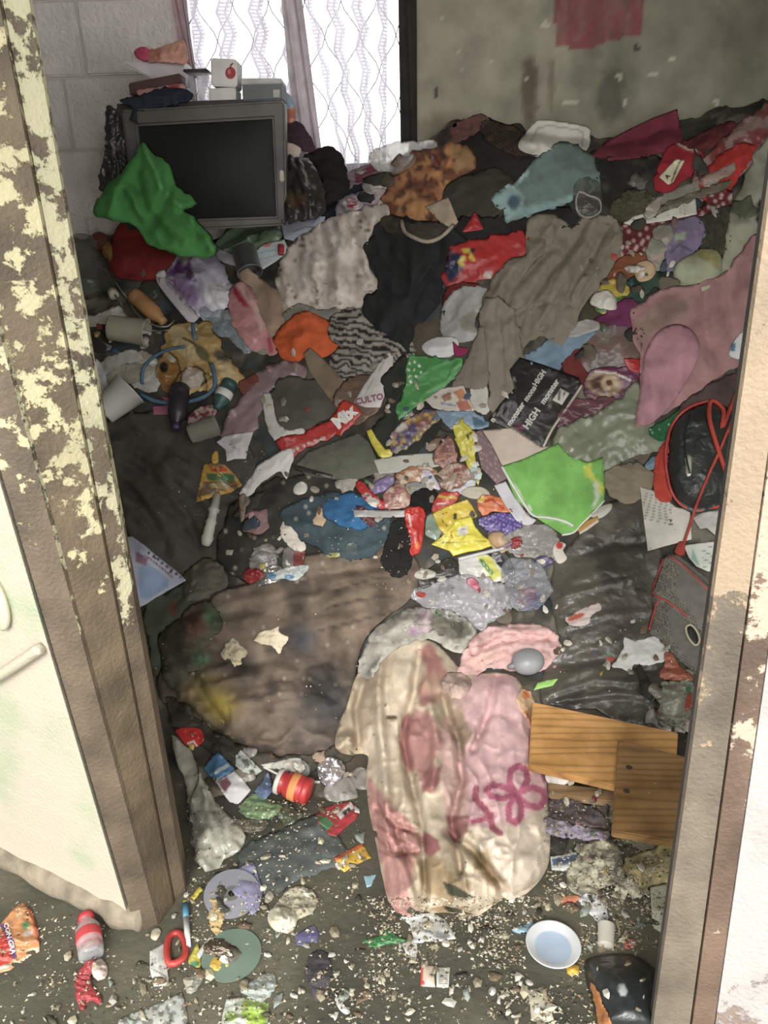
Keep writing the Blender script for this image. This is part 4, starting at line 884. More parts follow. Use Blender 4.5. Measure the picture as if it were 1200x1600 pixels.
S('lace_blanket', 'cream lace blanket with brown spots in the middle of the heap', 'blanket', '426,432 440,402 462,372 492,352 530,336 566,324 602,322 606,345 584,365 570,390 580,420 592,448 574,468 562,484 528,480 500,486 470,478 446,486 436,460', (218, 206, 196), 'cloth', .06, .04, 14, fa=72, st=4, cr=[(.035, 6, '500,352 512,400 508,480'), (.03, 6, '560,330 552,390 556,470'), (-.03, 7, '530,340 530,400 528,470'), (.03, 6, '466,380 462,430 456,480'), (-.02, 6, '585,330 572,400 578,440')],
  pat=p_stack(p_noise((196, 180, 168), 12, .0, .3, 3, .8), p_specks((120, 98, 80), 3.2, .86), p_specks((150, 128, 110), 6, .88)))
S('greyish_underlay', 'grey cloth showing under the lower edge of the lace blanket', 'cloth', '444,488 470,474 500,484 530,480 520,496 480,500 450,502', (138, 132, 122), 'cloth', .012, .008, 14)
S('orange_plush', 'orange fluffy cloth in the middle left of the heap', 'cloth', '427,532 436,512 450,500 462,490 480,486 492,490 504,496 522,508 530,528 526,546 508,556 494,562 478,558 462,566 444,562 434,548', (214, 92, 34), 'knit', .05, .014, 14, rag=1.5)
S('zebra_scarf', 'black and white zebra striped scarf right of the orange cloth', 'scarf', '512,512 522,492 540,482 568,486 592,504 624,524 646,540 640,556 610,566 590,580 560,584 528,596 514,580 520,556 530,540', (164, 156, 146), 'cloth', .03, .018, 24, fa=10, pat=p_stripe((44, 42, 40), 10, .52, 12, 1.7), step=3)
S('black_jacket', 'black jacket spread over the centre of the heap', 'jacket', '567,384 580,362 594,346 640,340 690,350 716,362 730,374 714,404 694,440 690,470 668,494 648,512 642,548 626,538 600,524 580,504 566,488 568,466 590,448 586,424 576,404', (38, 39, 42), 'cloth', .06, .03, 26, fa=80, cr=[(.035, 7, '690,350 684,400 660,440 640,500'), (.03, 7, '600,360 612,410 640,440'), (-.03, 7, '640,350 648,400 640,460'), (.03, 6, '590,450 620,462 660,450 690,470'), (-.02, 6, '700,380 670,400 650,420')])
S('jacket_hood', 'dark olive hood lining at the neck of the black jacket', 'hood', '592,346 606,336 640,346 680,346 706,332 716,350 690,366 660,376 632,366 606,360', (66, 60, 50), 'cloth', .03, .01, 20)
cord('beige_strap', 'beige strap curving over the dark olive hood', 'strap', '628,346 632,362 648,372 668,378 690,370 708,352', 3.2, (168, 156, 140), 'cloth', lift=.008)
S('beige_flap', 'beige pointed cloth flap at the right of the headscarf', 'cloth', '664,322 700,308 708,326 716,346 704,356 688,346', (178, 160, 136), 'cloth', .01, .004, 20, smooth=False)
S('jacket_sleeve', 'dark blue-black sleeve lying toward the red plastic bag', 'sleeve', '690,470 696,430 712,395 735,385 720,420 712,450 720,480 700,498', (34, 40, 52), 'wrap', .03, .014, 16, fa=80)
S('red_foil_triangle', 'small shiny red triangle of foil above the red bag', 'foil', '722,362 742,330 756,357', (184, 30, 38), 'wrap', .014, .006, 10, smooth=False)
o = S('red_plastic_bag', 'glossy red plastic bag with a yellow flower print', 'bag', '706,386 735,376 775,366 818,362 832,380 822,404 790,422 760,436 728,446 700,448 692,424', (186, 36, 38), 'wrap', .04, .016, 20, fa=-15,
  pt=[((38, 44, 84), '694,420 704,392 720,398 722,418 712,436 700,442', 2), ((214, 190, 50), 'o 728 392 7 5 20'), ((214, 190, 50), 'o 724 404 6 4 -30'), ((214, 190, 50), 'o 738 402 6 4 60'), ((214, 190, 50), 'o 720 412 5 4 10'), ((30, 34, 70), 'o 738 392 4 5 0'), ((206, 190, 186), '756,424 770,426 766,436 756,434')])
S('dark_red_cloth_strip', 'dark red cloth strip under the glossy red bag', 'cloth', '692,470 700,448 730,440 750,446 730,462 708,480', (112, 28, 32), 'cloth', .02, .01, 12)
S('light_grey_shirt', 'light grey shirt between the jacket and the taupe scarf', 'shirt', '690,476 706,458 728,446 756,448 776,460 758,478 742,498 748,520 738,532 704,532 690,520', (172, 170, 168), 'cloth', .04, .014, 22, fa=-40, pt=[((142, 138, 126), '714,500 740,484 752,500 746,520 726,516', 4)])
S('white_polystyrene_cup', 'crushed white cup under the light grey shirt', 'cup', '660,538 682,526 712,528 716,542 704,556 680,556 664,550', (210, 208, 210), 'hard', .03, .004, 20)
S('magenta_scrap', 'small magenta scrap beside the crushed white cup', 'scrap', '707,534 716,540 730,544 728,552 712,555', (150, 36, 84), 'cloth', .006, .003, 8)
S('green_leaf_bag', 'green plastic bag with white leaf print right of the dark strap', 'bag', '626,588 636,562 652,554 690,560 722,562 716,584 696,604 668,622 640,646 622,656 618,640 628,616', (70, 148, 74), 'wrap', .02, .01, 24, fa=-30, pt=[((222, 232, 218), 'o %d %d 2.6 1.5 %d' % (x, y, a)) for x, y, a in ((640, 568, -50), (648, 566, 40), (638, 578, 20), (647, 578, -40), (655, 572, 10), (640, 588, -30), (650, 588, 50), (658, 582, -20), (642, 597, 30), (652, 597, -50))], step=2.2)
S('cream_print_cloth', 'white cloth with faint print under the hem of the taupe scarf', 'cloth', '738,590 756,588 764,620 764,644 744,642 734,618', (196, 192, 184), 'cloth', .012, .006, 14)
S('light_blue_cloth', 'light blue cloth strips under the taupe scarf', 'cloth', '818,556 846,538 880,524 916,512 930,518 908,540 890,556 872,582 858,620 846,616 850,590 836,582 818,580', (120, 146, 166), 'cloth', .025, .014, 20, fa=-30, st=4)
S('white_torn_film', 'white torn film beside the light blue cloth', 'film', '888,514 905,500 930,500 936,512 915,520 892,526', (200, 196, 190), 'film', .01, .008, 10)
S('taupe_scarf', 'large grey-taupe scarf draped down the middle right of the heap', 'scarf', '796,408 820,398 819,366 826,346 842,336 868,334 884,342 890,354 908,344 930,338 956,338 972,352 974,376 966,398 950,424 930,452 912,480 900,506 888,532 874,540 862,530 850,520 838,526 820,544 800,560 770,540 752,500 754,466 772,430', (134, 126, 110), 'knit', .055, .02, 22, fa=120, st=6, step=3.4, cr=[(.04, 6, '884,344 868,376 838,410 800,450 780,500'), (.035, 6, '905,350 888,392 856,430 830,470 822,520'), (-.03, 7, '868,340 842,384 800,420 768,470'), (-.03, 7, '930,344 902,400 868,446 848,500'), (.035, 6, '950,350 926,400 892,450 872,500 866,530'), (.03, 5, '790,498 830,478 870,470 900,478'), (-.02, 5, '962,370 930,426 900,480'), (.03, 5, '826,372 850,372 872,390')])
S('taupe_scarf', 'long straight taupe scarf leg hanging below the large taupe scarf', 'scarf', '752,482 768,462 790,470 806,494 816,540 820,590 818,630 806,648 786,654 768,646 762,600 760,560 754,520', (138, 130, 115), 'knit', .045, .01, 26, fa=90, st=6, step=3.4, cr=[(.02, 5, '776,480 784,540 786,600'), (-.015, 5, '800,500 804,560 800,630')])
S('taupe_scarf_end', 'narrow taupe scarf end lying left of the large taupe scarf', 'scarf', '706,608 712,590 728,560 742,530 752,510 760,540 764,590 752,606 728,606', (132, 122, 110), 'knit', .03, .012, 26, fa=110, st=4)
o = S('black_printed_bag', 'black plastic bag with white lettering below the taupe scarf', 'bag', '796,578 812,558 850,570 905,590 909,602 880,648 847,698 806,676 764,655 782,630 804,606', (32, 31, 32), 'wrap', .012, .004, 40, smooth=False, pt=[((96, 34, 58), 'o 813 668 7 6 0', 1), ((120, 116, 112), 'l 1 848,640 862,620'), ((120, 116, 112), 'l 1 852,644 866,624'), ((120, 116, 112), 'l 1 846,650 858,632'), ((170, 166, 160), 'l 1 838,672 842,664')], reg=True)
for t, x, y, h, a in (('HIGH', 831, 654, 11, -56), ('monster', 859, 612, 9.5, -56), ('monster', 806, 647, 9, -56), ('mons', 828, 615, 9, -56), ('HIGH', 843, 591, 8.5, -56), ('n', 770, 656, 9, -50)):
    letters(t, x, y, h, a, (206, 204, 198), o, .03)
S('paper_label', None, None, '863,624 876,606 890,614 878,632', (196, 192, 184), 'paper', .001, 0, 20, smooth=False, parent=o, pt=[((60, 58, 56), 'l 1 %d,%d %d,%d' % (867+i*2.2, 622+i*1.2, 875+i*2.2, 610+i*1.2)) for i in range(5)], step=2)
cord('white_piping', None, None, '909,602 896,622 878,648 862,672 849,698', 2.2, (190, 184, 170), 'cloth', o, lift=.004)
o = S('purple_wrapper', 'glossy purple wrapper with a cream and brown ringed picture', 'wrapper', '912,606 918,584 936,574 970,574 1000,576 994,600 976,618 952,630 930,630 916,620', (100, 40, 76), 'wrap', .03, .01, 16, pt=[((176, 152, 118), 'o 944 600 27 19 10', 2), ((92, 52, 38), 'o 942 600 21 14 10', 2), ((190, 168, 132), 'o 952 598 13 12 0', 2), ((110, 62, 44), 'o 952 598 5 5 0', 1.5), ((200, 190, 176), 'l 3 930,580 962,584 985,594', 1), ((190, 160, 150), 'l 2 918,616 934,624 950,628', 1)], step=2.4)
S('plum_film_wrap', 'reddish plum cellophane right of the black printed bag', 'cellophane', '868,660 878,636 900,624 926,622 960,620 956,640 930,652 900,658 880,672', (122, 70, 82), 'film', .02, .014, 12)
S('red_shiny_scrap', 'bright red shiny scrap below the smoky film bag', 'scrap', '975,560 1000,562 1002,578 985,578', (180, 28, 30), 'wrap', .006, .004, 8)
S('pink_beige_card', 'pale pinkish flat card under the black printed bag', 'card', '752,672 800,668 846,698 878,694 840,712 792,732 782,724', (198, 180, 164), 'paper', .004, .003, 40, smooth=False)
S('patterned_strip', 'dusty purple patterned paper strip beside the pinkish card', 'paper', '740,676 752,670 768,694 784,726 794,746 776,756 752,730', (120, 94, 98), 'paper', .006, .004, 18, smooth=False, pat=p_stripe((160, 138, 138), 7, .18, 35, 1.0))
S('long_clear_bag', 'long greenish clear plastic bag stretching to the pink garment', 'bag', '866,700 872,668 900,656 940,640 972,616 998,594 1010,630 1030,668 1046,690 1030,706 990,712 950,734 920,740 884,724', (148, 154, 128), 'film', .045, .02, 22, fa=-35, st=4)
S('lime_folder', 'lime green fabric folder lying open below the black printed bag', 'folder', '784,728 820,716 872,692 890,712 920,722 942,714 946,756 944,784 922,806 896,832 878,834 834,806 806,780', (118, 182, 82), 'cloth', .02, .006, 60, smooth=False,
  pt=[((208, 216, 196), 'l 3 785,730 808,768 834,804', 1.5), ((166, 208, 140), 'l 3 834,806 866,810 894,820', 1.5), ((206, 214, 60), '910,730 922,724 926,738 944,764 940,778 928,750 918,748', 2), ((210, 216, 200), '926,748 934,756 938,780 922,796 930,776', 2)])
_lf = [o for o in COL.objects if o.name == 'lime_folder'][0]
cord('white_border', 'white edge of the folder', None, '784,729 796,750 808,770 822,792 834,806 858,809 880,814 896,822', 2.2, (212, 218, 204), 'paper', _lf, lift=.003)
cord('white_border', 'white edge of the folder', None, '944,782 930,798 910,818 896,832 878,836', 1.8, (212, 218, 204), 'paper', _lf, lift=.002)
S('white_lid_piece', 'small white oval spoon-like lid right of the lime folder', 'lid', '922,802 936,792 954,786 956,794 944,806 930,810', (190, 186, 174), 'hard', .01, 0, 20)
S('orange_white_packet', 'orange and white packet under the corner of the lime folder', 'packet', '902,826 918,812 934,806 936,814 920,826 906,834', (190, 142, 60), 'paper', .006, .003, 14, smooth=False, pt=[((214, 210, 196), 'l 3 906,834 936,813', 1)])
S('beige_sponge', 'beige sponge-like lump right of the lime folder', 'sponge', '944,742 958,730 985,722 1008,728 1024,742 1018,762 1000,780 978,786 958,776 946,762', (140, 128, 106), 'cloth', .04, .012, 20)
S('blue_scrap', 'small blue plastic scrap left of the orange bag side', 'scrap', '1008,724 1024,712 1030,722 1022,732 1010,732', (96, 130, 150), 'wrap', .006, .004, 8)
S('pink_mauve_garment', 'large pink-mauve garment spread at the right of the heap', 'garment', '984,494 992,480 1010,466 1044,446 1090,440 1130,424 1150,396 1184,366 1220,400 1220,520 1178,560 1150,575 1130,582 1100,604 1062,630 1032,652 1008,666 992,654 994,628 1000,592 1004,568 996,545 988,520', (164, 122, 122), 'cloth', .05, .02, 44, fa=80, cr=[(.025, 8, '1103,444 1100,500 1110,545'), (.02, 8, '1150,410 1140,470 1150,540'), (-.02, 6, '1000,500 1030,480 1070,460'), (.02, 6, '1005,560 1000,520 1020,490')], pt=[((142, 116, 104), '995,500 1040,468 1090,462 1060,500 1020,520 1000,540', 14), ((178, 134, 134), 'l 2 1103,444 1102,500 1106,540', 2)])
S('pink_sleeve', 'smooth pink sleeve folded down over the pink-mauve garment', 'sleeve', '1006,560 1018,530 1036,512 1060,506 1082,516 1094,540 1086,570 1070,600 1048,632 1026,655 1008,664 994,654 1000,610', (182, 132, 142), 'cloth', .04, .006, 60, fa=110, pw=30)
S('white_blue_cup', 'white and blue cracked cup by the right doorpost', 'cup', '1140,548 1150,528 1162,516 1178,512 1190,520 1186,566 1160,562 1142,556', (208, 212, 212), 'hard', .03, .003, 20, pt=[((70, 130, 160), '1142,538 1150,536 1148,548 1141,548', 1)])
# ------------------------------------------------------------------ left middle
S('white_plastic_pieces', 'white crumpled plastic pieces left of the yellow bag', 'plastic', '158,568 176,552 205,546 236,552 250,570 254,596 236,614 214,606 192,594 172,598 160,588', (192, 190, 182), 'wrap', .035, .016, 16)
S('white_rag', 'white cloth corner sticking out behind the left doorpost', 'cloth', '140,560 156,566 166,590 172,616 160,632 144,610', (214, 214, 222), 'cloth', .02, .006, 20)
cup('white_beaker', 'white plastic beaker lying tilted beside the left doorpost', 190, 636, -42, 56, 20, 28, (206, 206, 200), 'hard', inner=(150, 140, 126))
S('clear_tray', 'clear shallow plastic tray behind the white beaker', 'tray', '166,588 190,570 222,566 240,576 226,590 196,600 176,602', (190, 184, 168), 'clear', .015, .003, 20)
o = S('yellow_bag', 'ochre yellow plastic bag with black outlined print and blue handles', 'bag', '246,566 256,540 262,512 284,506 326,504 336,520 346,542 366,568 382,588 382,600 356,606 334,612 312,610 296,618 268,618 252,606 244,588', (192, 158, 92), 'wrap', .05, .016, 22, step=2.6,
  pt=[((214, 190, 140), '262,512 286,508 300,530 318,560 296,566 272,540', 4), ((210, 184, 134), '330,540 350,560 374,590 350,596 336,570', 5), ((168, 118, 52), 'o 264 586 18 28 10', 3), ((30, 26, 22), 'o 256 574 7 9 0', 1.5), ((206, 192, 180), 'o 302 592 17 15 0', 1.5), ((34, 28, 24), 'l 3 282,598 284,582 292,574 306,572 318,580 321,594 314,604', 1), ((34, 28, 24), 'l 2.5 262,548 276,560 282,580 270,600 262,616', 1), ((34, 28, 24), 'l 2 321,582 330,588 322,598', 1), ((34, 28, 24), 'l 3 286,528 302,536 318,552 328,568', 1), ((112, 106, 66), 'o 316 552 8 16 -40', 2), ((98, 84, 72), 'o 346 556 14 8 20', 3)])
cord('blue_handle', None, None, '222,600 224,576 240,558 264,546 288,542', 2.6, (86, 124, 150), 'cloth', o, lift=.006)
cord('blue_handle', None, None, '220,616 240,626 270,630 302,626 326,616 336,602 334,580 330,568', 3.4, (86, 124, 150), 'cloth', o, lift=.006)
cord('blue_handle', None, None, '302,506 302,518 306,530', 3.4, (100, 134, 150), 'cloth', o, lift=.006)
bottle('dark_soda_bottle', 'small dark plastic bottle below the yellow bag', 282, 640, 96, 72, 15, (38, 32, 46), 'hard', cap=(66, 50, 82))
b_ = bottle('teal_bottle', 'teal bottle with a white label standing by the dark bottle', 352, 622, 118, 52, 13, (44, 84, 84), 'hard', lab=(214, 214, 206), neck=.5)
S('red_foil_wrapper', 'red and white foil wrapper beside the clear cup', 'wrapper', '294,652 304,640 326,632 340,640 330,658 312,668 296,666', (140, 50, 56), 'wrap', .02, .01, 8, pat=p_noise((200, 176, 170), 9, .1, .3))
cup('clear_cup', 'small clear cup lying on the dark grey blanket', 322, 678, -20, 44, 15, 18, (150, 148, 134), 'film')
S('pink_card', 'small bright pink card on the edge of the dark grey blanket', 'card', '238,634 268,632 270,646 240,647', (184, 104, 134), 'paper', .003, 0, 20, smooth=False)
S('pink_card', 'second pink card half under the first pink card', 'card', '250,618 270,622 280,632 262,632', (170, 96, 124), 'paper', .002, 0, 20, smooth=False)
S('mauve_film', 'mauve crinkled film strewn left of the grey foam sheet', 'film', '356,650 372,628 388,604 408,576 440,566 470,566 480,586 440,596 418,610 410,640 400,668 380,690 352,700 342,680', (170, 140, 146), 'film', .03, .016, 14)
S('brick_red_scrap', 'brick red card scrap beside the mauve film', 'scrap', '372,598 386,590 398,584 404,594 390,606 380,616', (122, 56, 44), 'paper', .006, .003, 8)
S('white_paper_sheet', 'white torn paper sheet below the mauve film', 'paper', '338,690 352,680 376,676 396,674 388,698 384,716 366,716 354,720 352,702', (208, 200, 204), 'paper', .006, .006, 12, smooth=False)
S('grey_foam_sheet', 'dark grey-brown foam sheet below the orange cloth', 'foam sheet', '424,618 432,598 448,588 476,590 506,594 520,604 534,634 528,648 500,660 476,672 444,682 434,668 424,640', (86, 84, 74), 'cloth', .03, .01, 26)
S('white_torn_edge', 'white torn padding along the left of the grey foam sheet', 'padding', '410,618 422,614 428,640 436,662 452,672 474,668 474,680 462,694 440,694 424,682 414,652', (206, 202, 196), 'paper', .014, .006, 10, rag=1.5)
S('brown_paper_strip', 'brown paper strip running below the orange cloth', 'paper', '474,552 484,542 500,556 524,580 546,606 534,630 520,630 502,606 482,578', (130, 112, 90), 'paper', .012, .006, 20, fa=45, smooth=False)
S('brown_printed_film', 'brown printed wrapper between the paper strip and the magazine', 'wrapper', '520,620 546,592 580,586 600,610 592,640 570,656 548,664 530,650', (112, 88, 72), 'wrap', .012, .008, 12)
o = S('red_snack_bag', 'red snack bag with white lettering, lower left of the magazine', 'bag', '430,686 456,680 486,668 514,656 524,640 530,628 546,626 560,636 562,650 550,666 530,678 500,690 474,704 452,714 440,702', (184, 40, 38), 'wrap', .02, .006, 26, fa=-30, pt=[((206, 60, 36), 'o 543 642 20 16 -30', 3), ((226, 218, 210), 'l 2 456,706 480,694 520,680', 1)])
letters('Mix', 538, 652, 19, -40, (232, 228, 224), o, .06)
o = S('white_magazine', 'white folded magazine page with mauve lettering right of the zebra scarf', 'magazine', '552,628 570,598 594,564 606,550 614,552 614,572 606,602 594,636 570,636', (206, 200, 198), 'paper', .008, .005, 30, smooth=False, pt=[((170, 160, 160), 'l 1.5 566,622 600,566', 1)])
letters('CULTO', 577, 624, 10, -12, (150, 84, 116), o, .03)
S('black_trousers', 'black cloth with a straight leg between the magazine and the green bag', 'cloth', '598,596 616,572 632,556 634,590 626,624 618,654 640,660 664,640 690,648 688,668 660,700 634,722 606,726 586,706 572,678 596,654 604,624', (42, 44, 40), 'cloth', .014, .006, 24, fa=70)
S('yellow_edged_packet', 'black packet with yellow edges on the dark cloth', 'packet', '572,672 580,670 588,684 602,702 616,700 612,712 604,718 592,712 580,692', (206, 192, 40), 'wrap', .006, .004, 12, smooth=False)
S('picture_packet', 'packet printed with purple, gold and brown pictures on the dark cloth', 'packet', '606,686 622,664 646,650 668,638 690,646 692,650 670,668 652,688 630,702 612,704', (128, 104, 84), 'wrap', .012, .006, 12, pat=p_stack(p_noise((76, 66, 106), 9, -.05, .1), p_noise((190, 150, 60), 8, .2, .3, 7)), pt=[((200, 194, 190), 'o 626 668 10 6 -30', 3), ((206, 192, 50), 'l 2 690,646 664,672 630,704', 1), ((120, 66, 58), 'o 660 662 12 8 -30', 3)])
o = S('grocery_flyer', 'colourful grocery flyer below the green leaf bag', 'flyer', '664,624 690,606 724,602 732,622 742,640 722,650 700,644 676,636', (204, 194, 182), 'paper', .006, .004, 16, smooth=False, step=2.2, pt=[((196, 130, 84), '708,612 722,606 730,622 718,626', 1), ((170, 100, 78), '712,628 730,624 738,638 720,644', 1), ((150, 110, 90), '690,618 704,612 706,624 694,628', 1), ((120, 132, 170), 'l 3 690,630 712,634', 1), ((206, 170, 60), '734,620 744,618 746,630 736,632', 1)])
S('light_blue_packet', 'light blue plastic packet below the grocery flyer', 'packet', '682,642 704,642 742,644 764,662 752,668 738,670 716,672 698,664', (136, 162, 186), 'wrap', .01, .006, 12, pt=[((80, 108, 132), '736,648 764,662 742,670', 2)])
S('grey_green_board', 'flat grey-green board below the red snack bag', 'board', '462,726 480,706 520,690 560,676 576,690 588,716 590,738 560,748 516,748 478,742', (96, 98, 86), 'cloth', .012, .004, 40, smooth=False)
S('white_paper_band', 'white folded paper band above the candy wrappers', 'paper', '584,718 620,712 660,708 702,706 692,726 660,734 620,738 592,740', (184, 184, 172), 'paper', .008, .006, 20, smooth=False)
S('thin_black_strip', 'thin black plastic strip lying below the torn paper towel', 'strip', '462,726 490,734 520,742 518,748 486,740 460,732', (40, 40, 36), 'hard', .004, 0, 20, smooth=False)
o = S('yellow_seasoning_pouch', 'yellow, green and brown food pouch with red lettering on the dark blanket', 'pouch', '306,784 312,752 318,726 334,720 352,726 368,742 378,757 362,768 340,774', (200, 156, 56), 'wrap', .012, .004, 20, smooth=False, step=2.2,
  pt=[((70, 112, 74), '322,739 366,741 367,752 324,751', 1), ((112, 84, 54), '318,752 368,753 374,760 340,769 308,778 312,764', 2), ((172, 148, 104), 'o 346 759 20 5 4', 2), ((96, 76, 50), 'l 2 312,772 340,768', 1), ((150, 130, 100), 'o 338 723 12 6 0', 2)])
letters('La Sie', 342, 733, 8, 3, (214, 54, 54), o, .03)
S('pouch_spout', None, None, '331,722 331,710 337,704 341,710 340,722', (214, 166, 50), 'wrap', .006, 0, 20, parent=o)
S('torn_paper_towel', 'white torn paper towel strip right of the yellow pouch', 'paper towel', '374,772 380,760 392,744 402,728 420,716 440,704 456,700 459,716 454,730 448,748 438,736 422,744 404,758 390,774', (214, 210, 206), 'paper', .014, .008, 10, fa=-50, rag=1)
S('beige_ribbon', 'thin beige ribbon hanging from the torn paper towel', 'ribbon', '374,774 384,772 384,790 380,812 376,814 374,794', (150, 128, 110), 'cloth', .006, .002, 10)
Mx, s = frame(334, 815, 103)
sp = empty('white_spindle', Mx.translation, 'white turned plastic spindle lying below the yellow pouch', 'spindle'); Mx = Mx @ Matrix.Translation((0, 0, 8*s))
V, Fc = lathe([(x*s, r*s) for x, r in ((-42, 0), (-42, 6), (-20, 7), (-18, 9), (-14, 9), (-12, 6.5), (0, 7), (4, 9), (8, 7.5), (18, 8.5), (24, 8), (30, 9.5), (34, 9), (42, 6), (43, 0))], 18); hard('shaft', (V, Fc), Mx, (188, 186, 176), 'hard', sp)
o = S('blue_magazine', 'white and blue magazine cover by the left doorpost', 'magazine', '180,840 206,838 226,852 250,872 276,892 290,906 262,922 226,944 190,960 170,900', (190, 192, 214), 'paper', .008, .002, 40, smooth=False, step=2.6,
  pt=[((150, 176, 212), '216,886 232,880 262,904 264,916 232,936 218,934', 2), ((150, 110, 130), '212,862 232,872 228,884 212,878', 3), ((120, 80, 96), 'l 2 228,868 258,892 270,902', 1)]+[((66, 60, 60), 'o %d %d 2.5 2.5' % (240+i*7, 869+i*5.6), 1) for i in range(7)])
S('tissue_paper', 'torn white tissue on the dark cloth left of the blue cloth', 'tissue', '438,830 444,812 460,806 480,812 498,826 498,846 488,840 476,844 478,858 462,860 450,850 442,842', (210, 200, 188), 'paper', .014, .008, 9, rag=1.5)
S('small_white_cup_lid', 'small round white disc right of the torn towel', 'disc', '458,764 462,756 472,752 480,758 478,768 468,772 460,770', (206, 202, 192), 'hard', .008, 0, 20)
S('foil_strip', 'crinkled silver foil strip above the brown quilt', 'foil', '400,898 414,888 430,882 446,892 440,904 420,912 402,914', (170, 168, 162), 'foil', .01, .01, 6)
S('red_bottle_cap', 'dull red plastic cap above the brown quilt', 'cap', '380,896 388,888 402,888 412,894 408,904 390,910 382,906', (146, 36, 34), 'wrap', .014, .003, 10)
S('blue_white_wrapper', 'pale blue and white wrapper on the top edge of the brown quilt', 'wrapper', '416,898 430,892 450,886 480,882 478,894 462,906 446,904 430,906', (182, 190, 186), 'wrap', .008, .006, 8, pt=[((80, 136, 176), 'o 424 900 8 4 0', 1), ((80, 136, 176), 'o 452 902 8 4 0', 1)])
S('yellow_bow_wrapper', 'small yellow wrapper twist above the brown quilt', 'wrapper', '508,862 520,856 536,860 532,868 514,870', (166, 158, 96), 'wrap', .006, .003, 6)

# ------------------------------------------------------------------ centre: candy wrappers and packets
S('teal_cloth', 'dark teal cloth under the bright blue cloth', 'cloth', '440,800 470,780 520,768 580,772 606,790 610,830 596,862 560,874 520,870 480,850 460,830', (62, 82, 90), 'dirty', .02, .016, 20, pat=p_specks((190, 184, 170), 3, .88))
S('blue_cloth', 'bright blue cloth with a white strip lying over it', 'cloth', '504,790 516,780 532,772 552,770 566,776 582,780 592,790 576,798 568,806 580,822 562,826 544,824 522,816 508,806', (42, 104, 154), 'cloth', .02, .01, 18)
S('beige_cardboard_scrap', 'small beige cardboard scrap on the left of the blue cloth', 'cardboard', '488,812 494,804 496,792 504,794 504,806 510,812 504,822 490,818', (186, 160, 128), 'paper', .005, .001, 10, smooth=False)
S('green_glass_jar_base', 'small round clear cap on the dark teal cloth', 'cap', '538,856 544,848 556,848 560,858 552,866 542,864', (120, 132, 130), 'clear', .012, 0, 10)
def wrappers():
    L_ = [('mixed_fruit_wrapper', 'purple and pink sweet wrapper in the middle of the candy papers', '578,762 594,748 612,742 616,752 600,766 584,770', (140, 124, 170), None),
     ('red_sweet_wrapper', 'red sweet wrapper with a white edge left of the black ball', '556,756 566,752 580,768 600,782 610,794 590,794 570,780', (186, 36, 36), (214, 206, 200)),
     ('orange_candy_wrapper', 'orange and brown sweet wrapper below the white paper band', '618,742 640,730 668,728 684,740 660,752 632,756', (176, 120, 82), (214, 190, 170)),
     ('white_candy_paper', 'curled white sweet paper above the black ball', '656,740 668,734 680,744 688,764 676,762 664,756', (206, 196, 210), None),
     ('brown_candy_wrapper', 'brown and red sweet wrapper left of the yellow twist wrapper', '676,716 690,690 702,680 712,704 714,724 698,734', (128, 84, 76), (170, 120, 100)),
     ('pink_candy_wrapper', 'dull pink sweet wrapper beside the white plastic strip', '600,770 620,756 640,762 642,786 628,794 604,792', (170, 116, 110), (208, 180, 160)),
     ('clear_candy_bag', 'clear bag with brown sweets right of the orange sweet wrapper', '682,744 704,724 730,728 738,752 720,766 696,766', (170, 144, 126), (140, 86, 70)),
     ('white_cord_scrap', 'long white torn paper below the yellow twist wrapper', '700,768 720,760 736,748 744,756 728,768 706,774', (204, 204, 210), None),
     ('plum_candy_wrapper', 'dark plum sweet wrapper under the red sweet wrapper', '556,790 572,794 588,812 580,822 566,812', (96, 40, 50), None),
     ('grey_candy_wrapper', 'silver grey sweet wrapper above the pink sweet wrapper', '634,756 650,752 668,758 660,770 640,770', (150, 150, 148), None)]
    for nm, lb, ol, c, c2 in L_:
        S(nm, lb, 'wrapper', ol, c, 'wrap', .014, .008, 8, pat=p_noise(c2, 9, .05, .25) if c2 else None, grp='sweet wrappers in the middle of the heap')
wrappers()
S('light_paper_pieces', 'cream torn paper below the patterned strip', 'paper', '720,770 734,760 756,762 766,772 756,778 736,778', (190, 182, 164), 'paper', .008, .006, 8)
o = S('yellow_twist_wrapper', 'long yellow plastic wrapper with a pale blue end', 'wrapper', '706,666 714,662 722,652 728,664 740,672 744,692 742,714 746,730 752,742 748,758 742,752 732,730 720,708 712,690', (206, 196, 44), 'wrap', .02, .012, 10, fa=75, pt=[((176, 196, 206), 'o 744 738 9 12 -10', 2), ((168, 156, 36), 'l 1.5 718,680 736,704', 1), ((168, 156, 36), 'l 1.5 722,672 742,700', 1)])
S('black_fluffy_ball', 'black fluffy ball of cloth above the red snack wrapper', 'cloth', '640,790 644,772 656,764 672,762 684,772 682,790 668,800 650,802', (22, 22, 22), 'cloth', .04, .006, 12)
S('black_stocking', 'black cloth hanging down left of the red snack wrapper', 'cloth', '596,880 602,850 610,822 624,808 640,806 646,840 644,872 636,896 614,900', (30, 29, 28), 'cloth', .03, .01, 24, fa=90)
S('white_plastic_strip', 'flat white plastic strip pointing left from the red snack wrapper', 'plastic strip', '552,796 590,797 632,797 634,807 600,808 554,807', (196, 194, 192), 'hard', .006, 0, 20, smooth=False)
o = S('red_snack_wrapper', 'upright narrow red snack wrapper right of the white plastic strip', 'wrapper', '632,798 656,792 664,802 662,830 658,856 652,866 642,864 640,838', (198, 34, 28), 'wrap', .016, .006, 12, fa=85, pt=[((222, 120, 40), 'o 652 852 4 6 0', 2), ((226, 220, 214), 'l 2.4 638,802 642,822', 1)])
S('grey_green_glass', 'pale green clear plastic between the red snack and yellow packets', 'plastic', '664,830 668,806 680,804 690,826 684,842 672,840', (150, 176, 156), 'clear', .014, .003, 10)
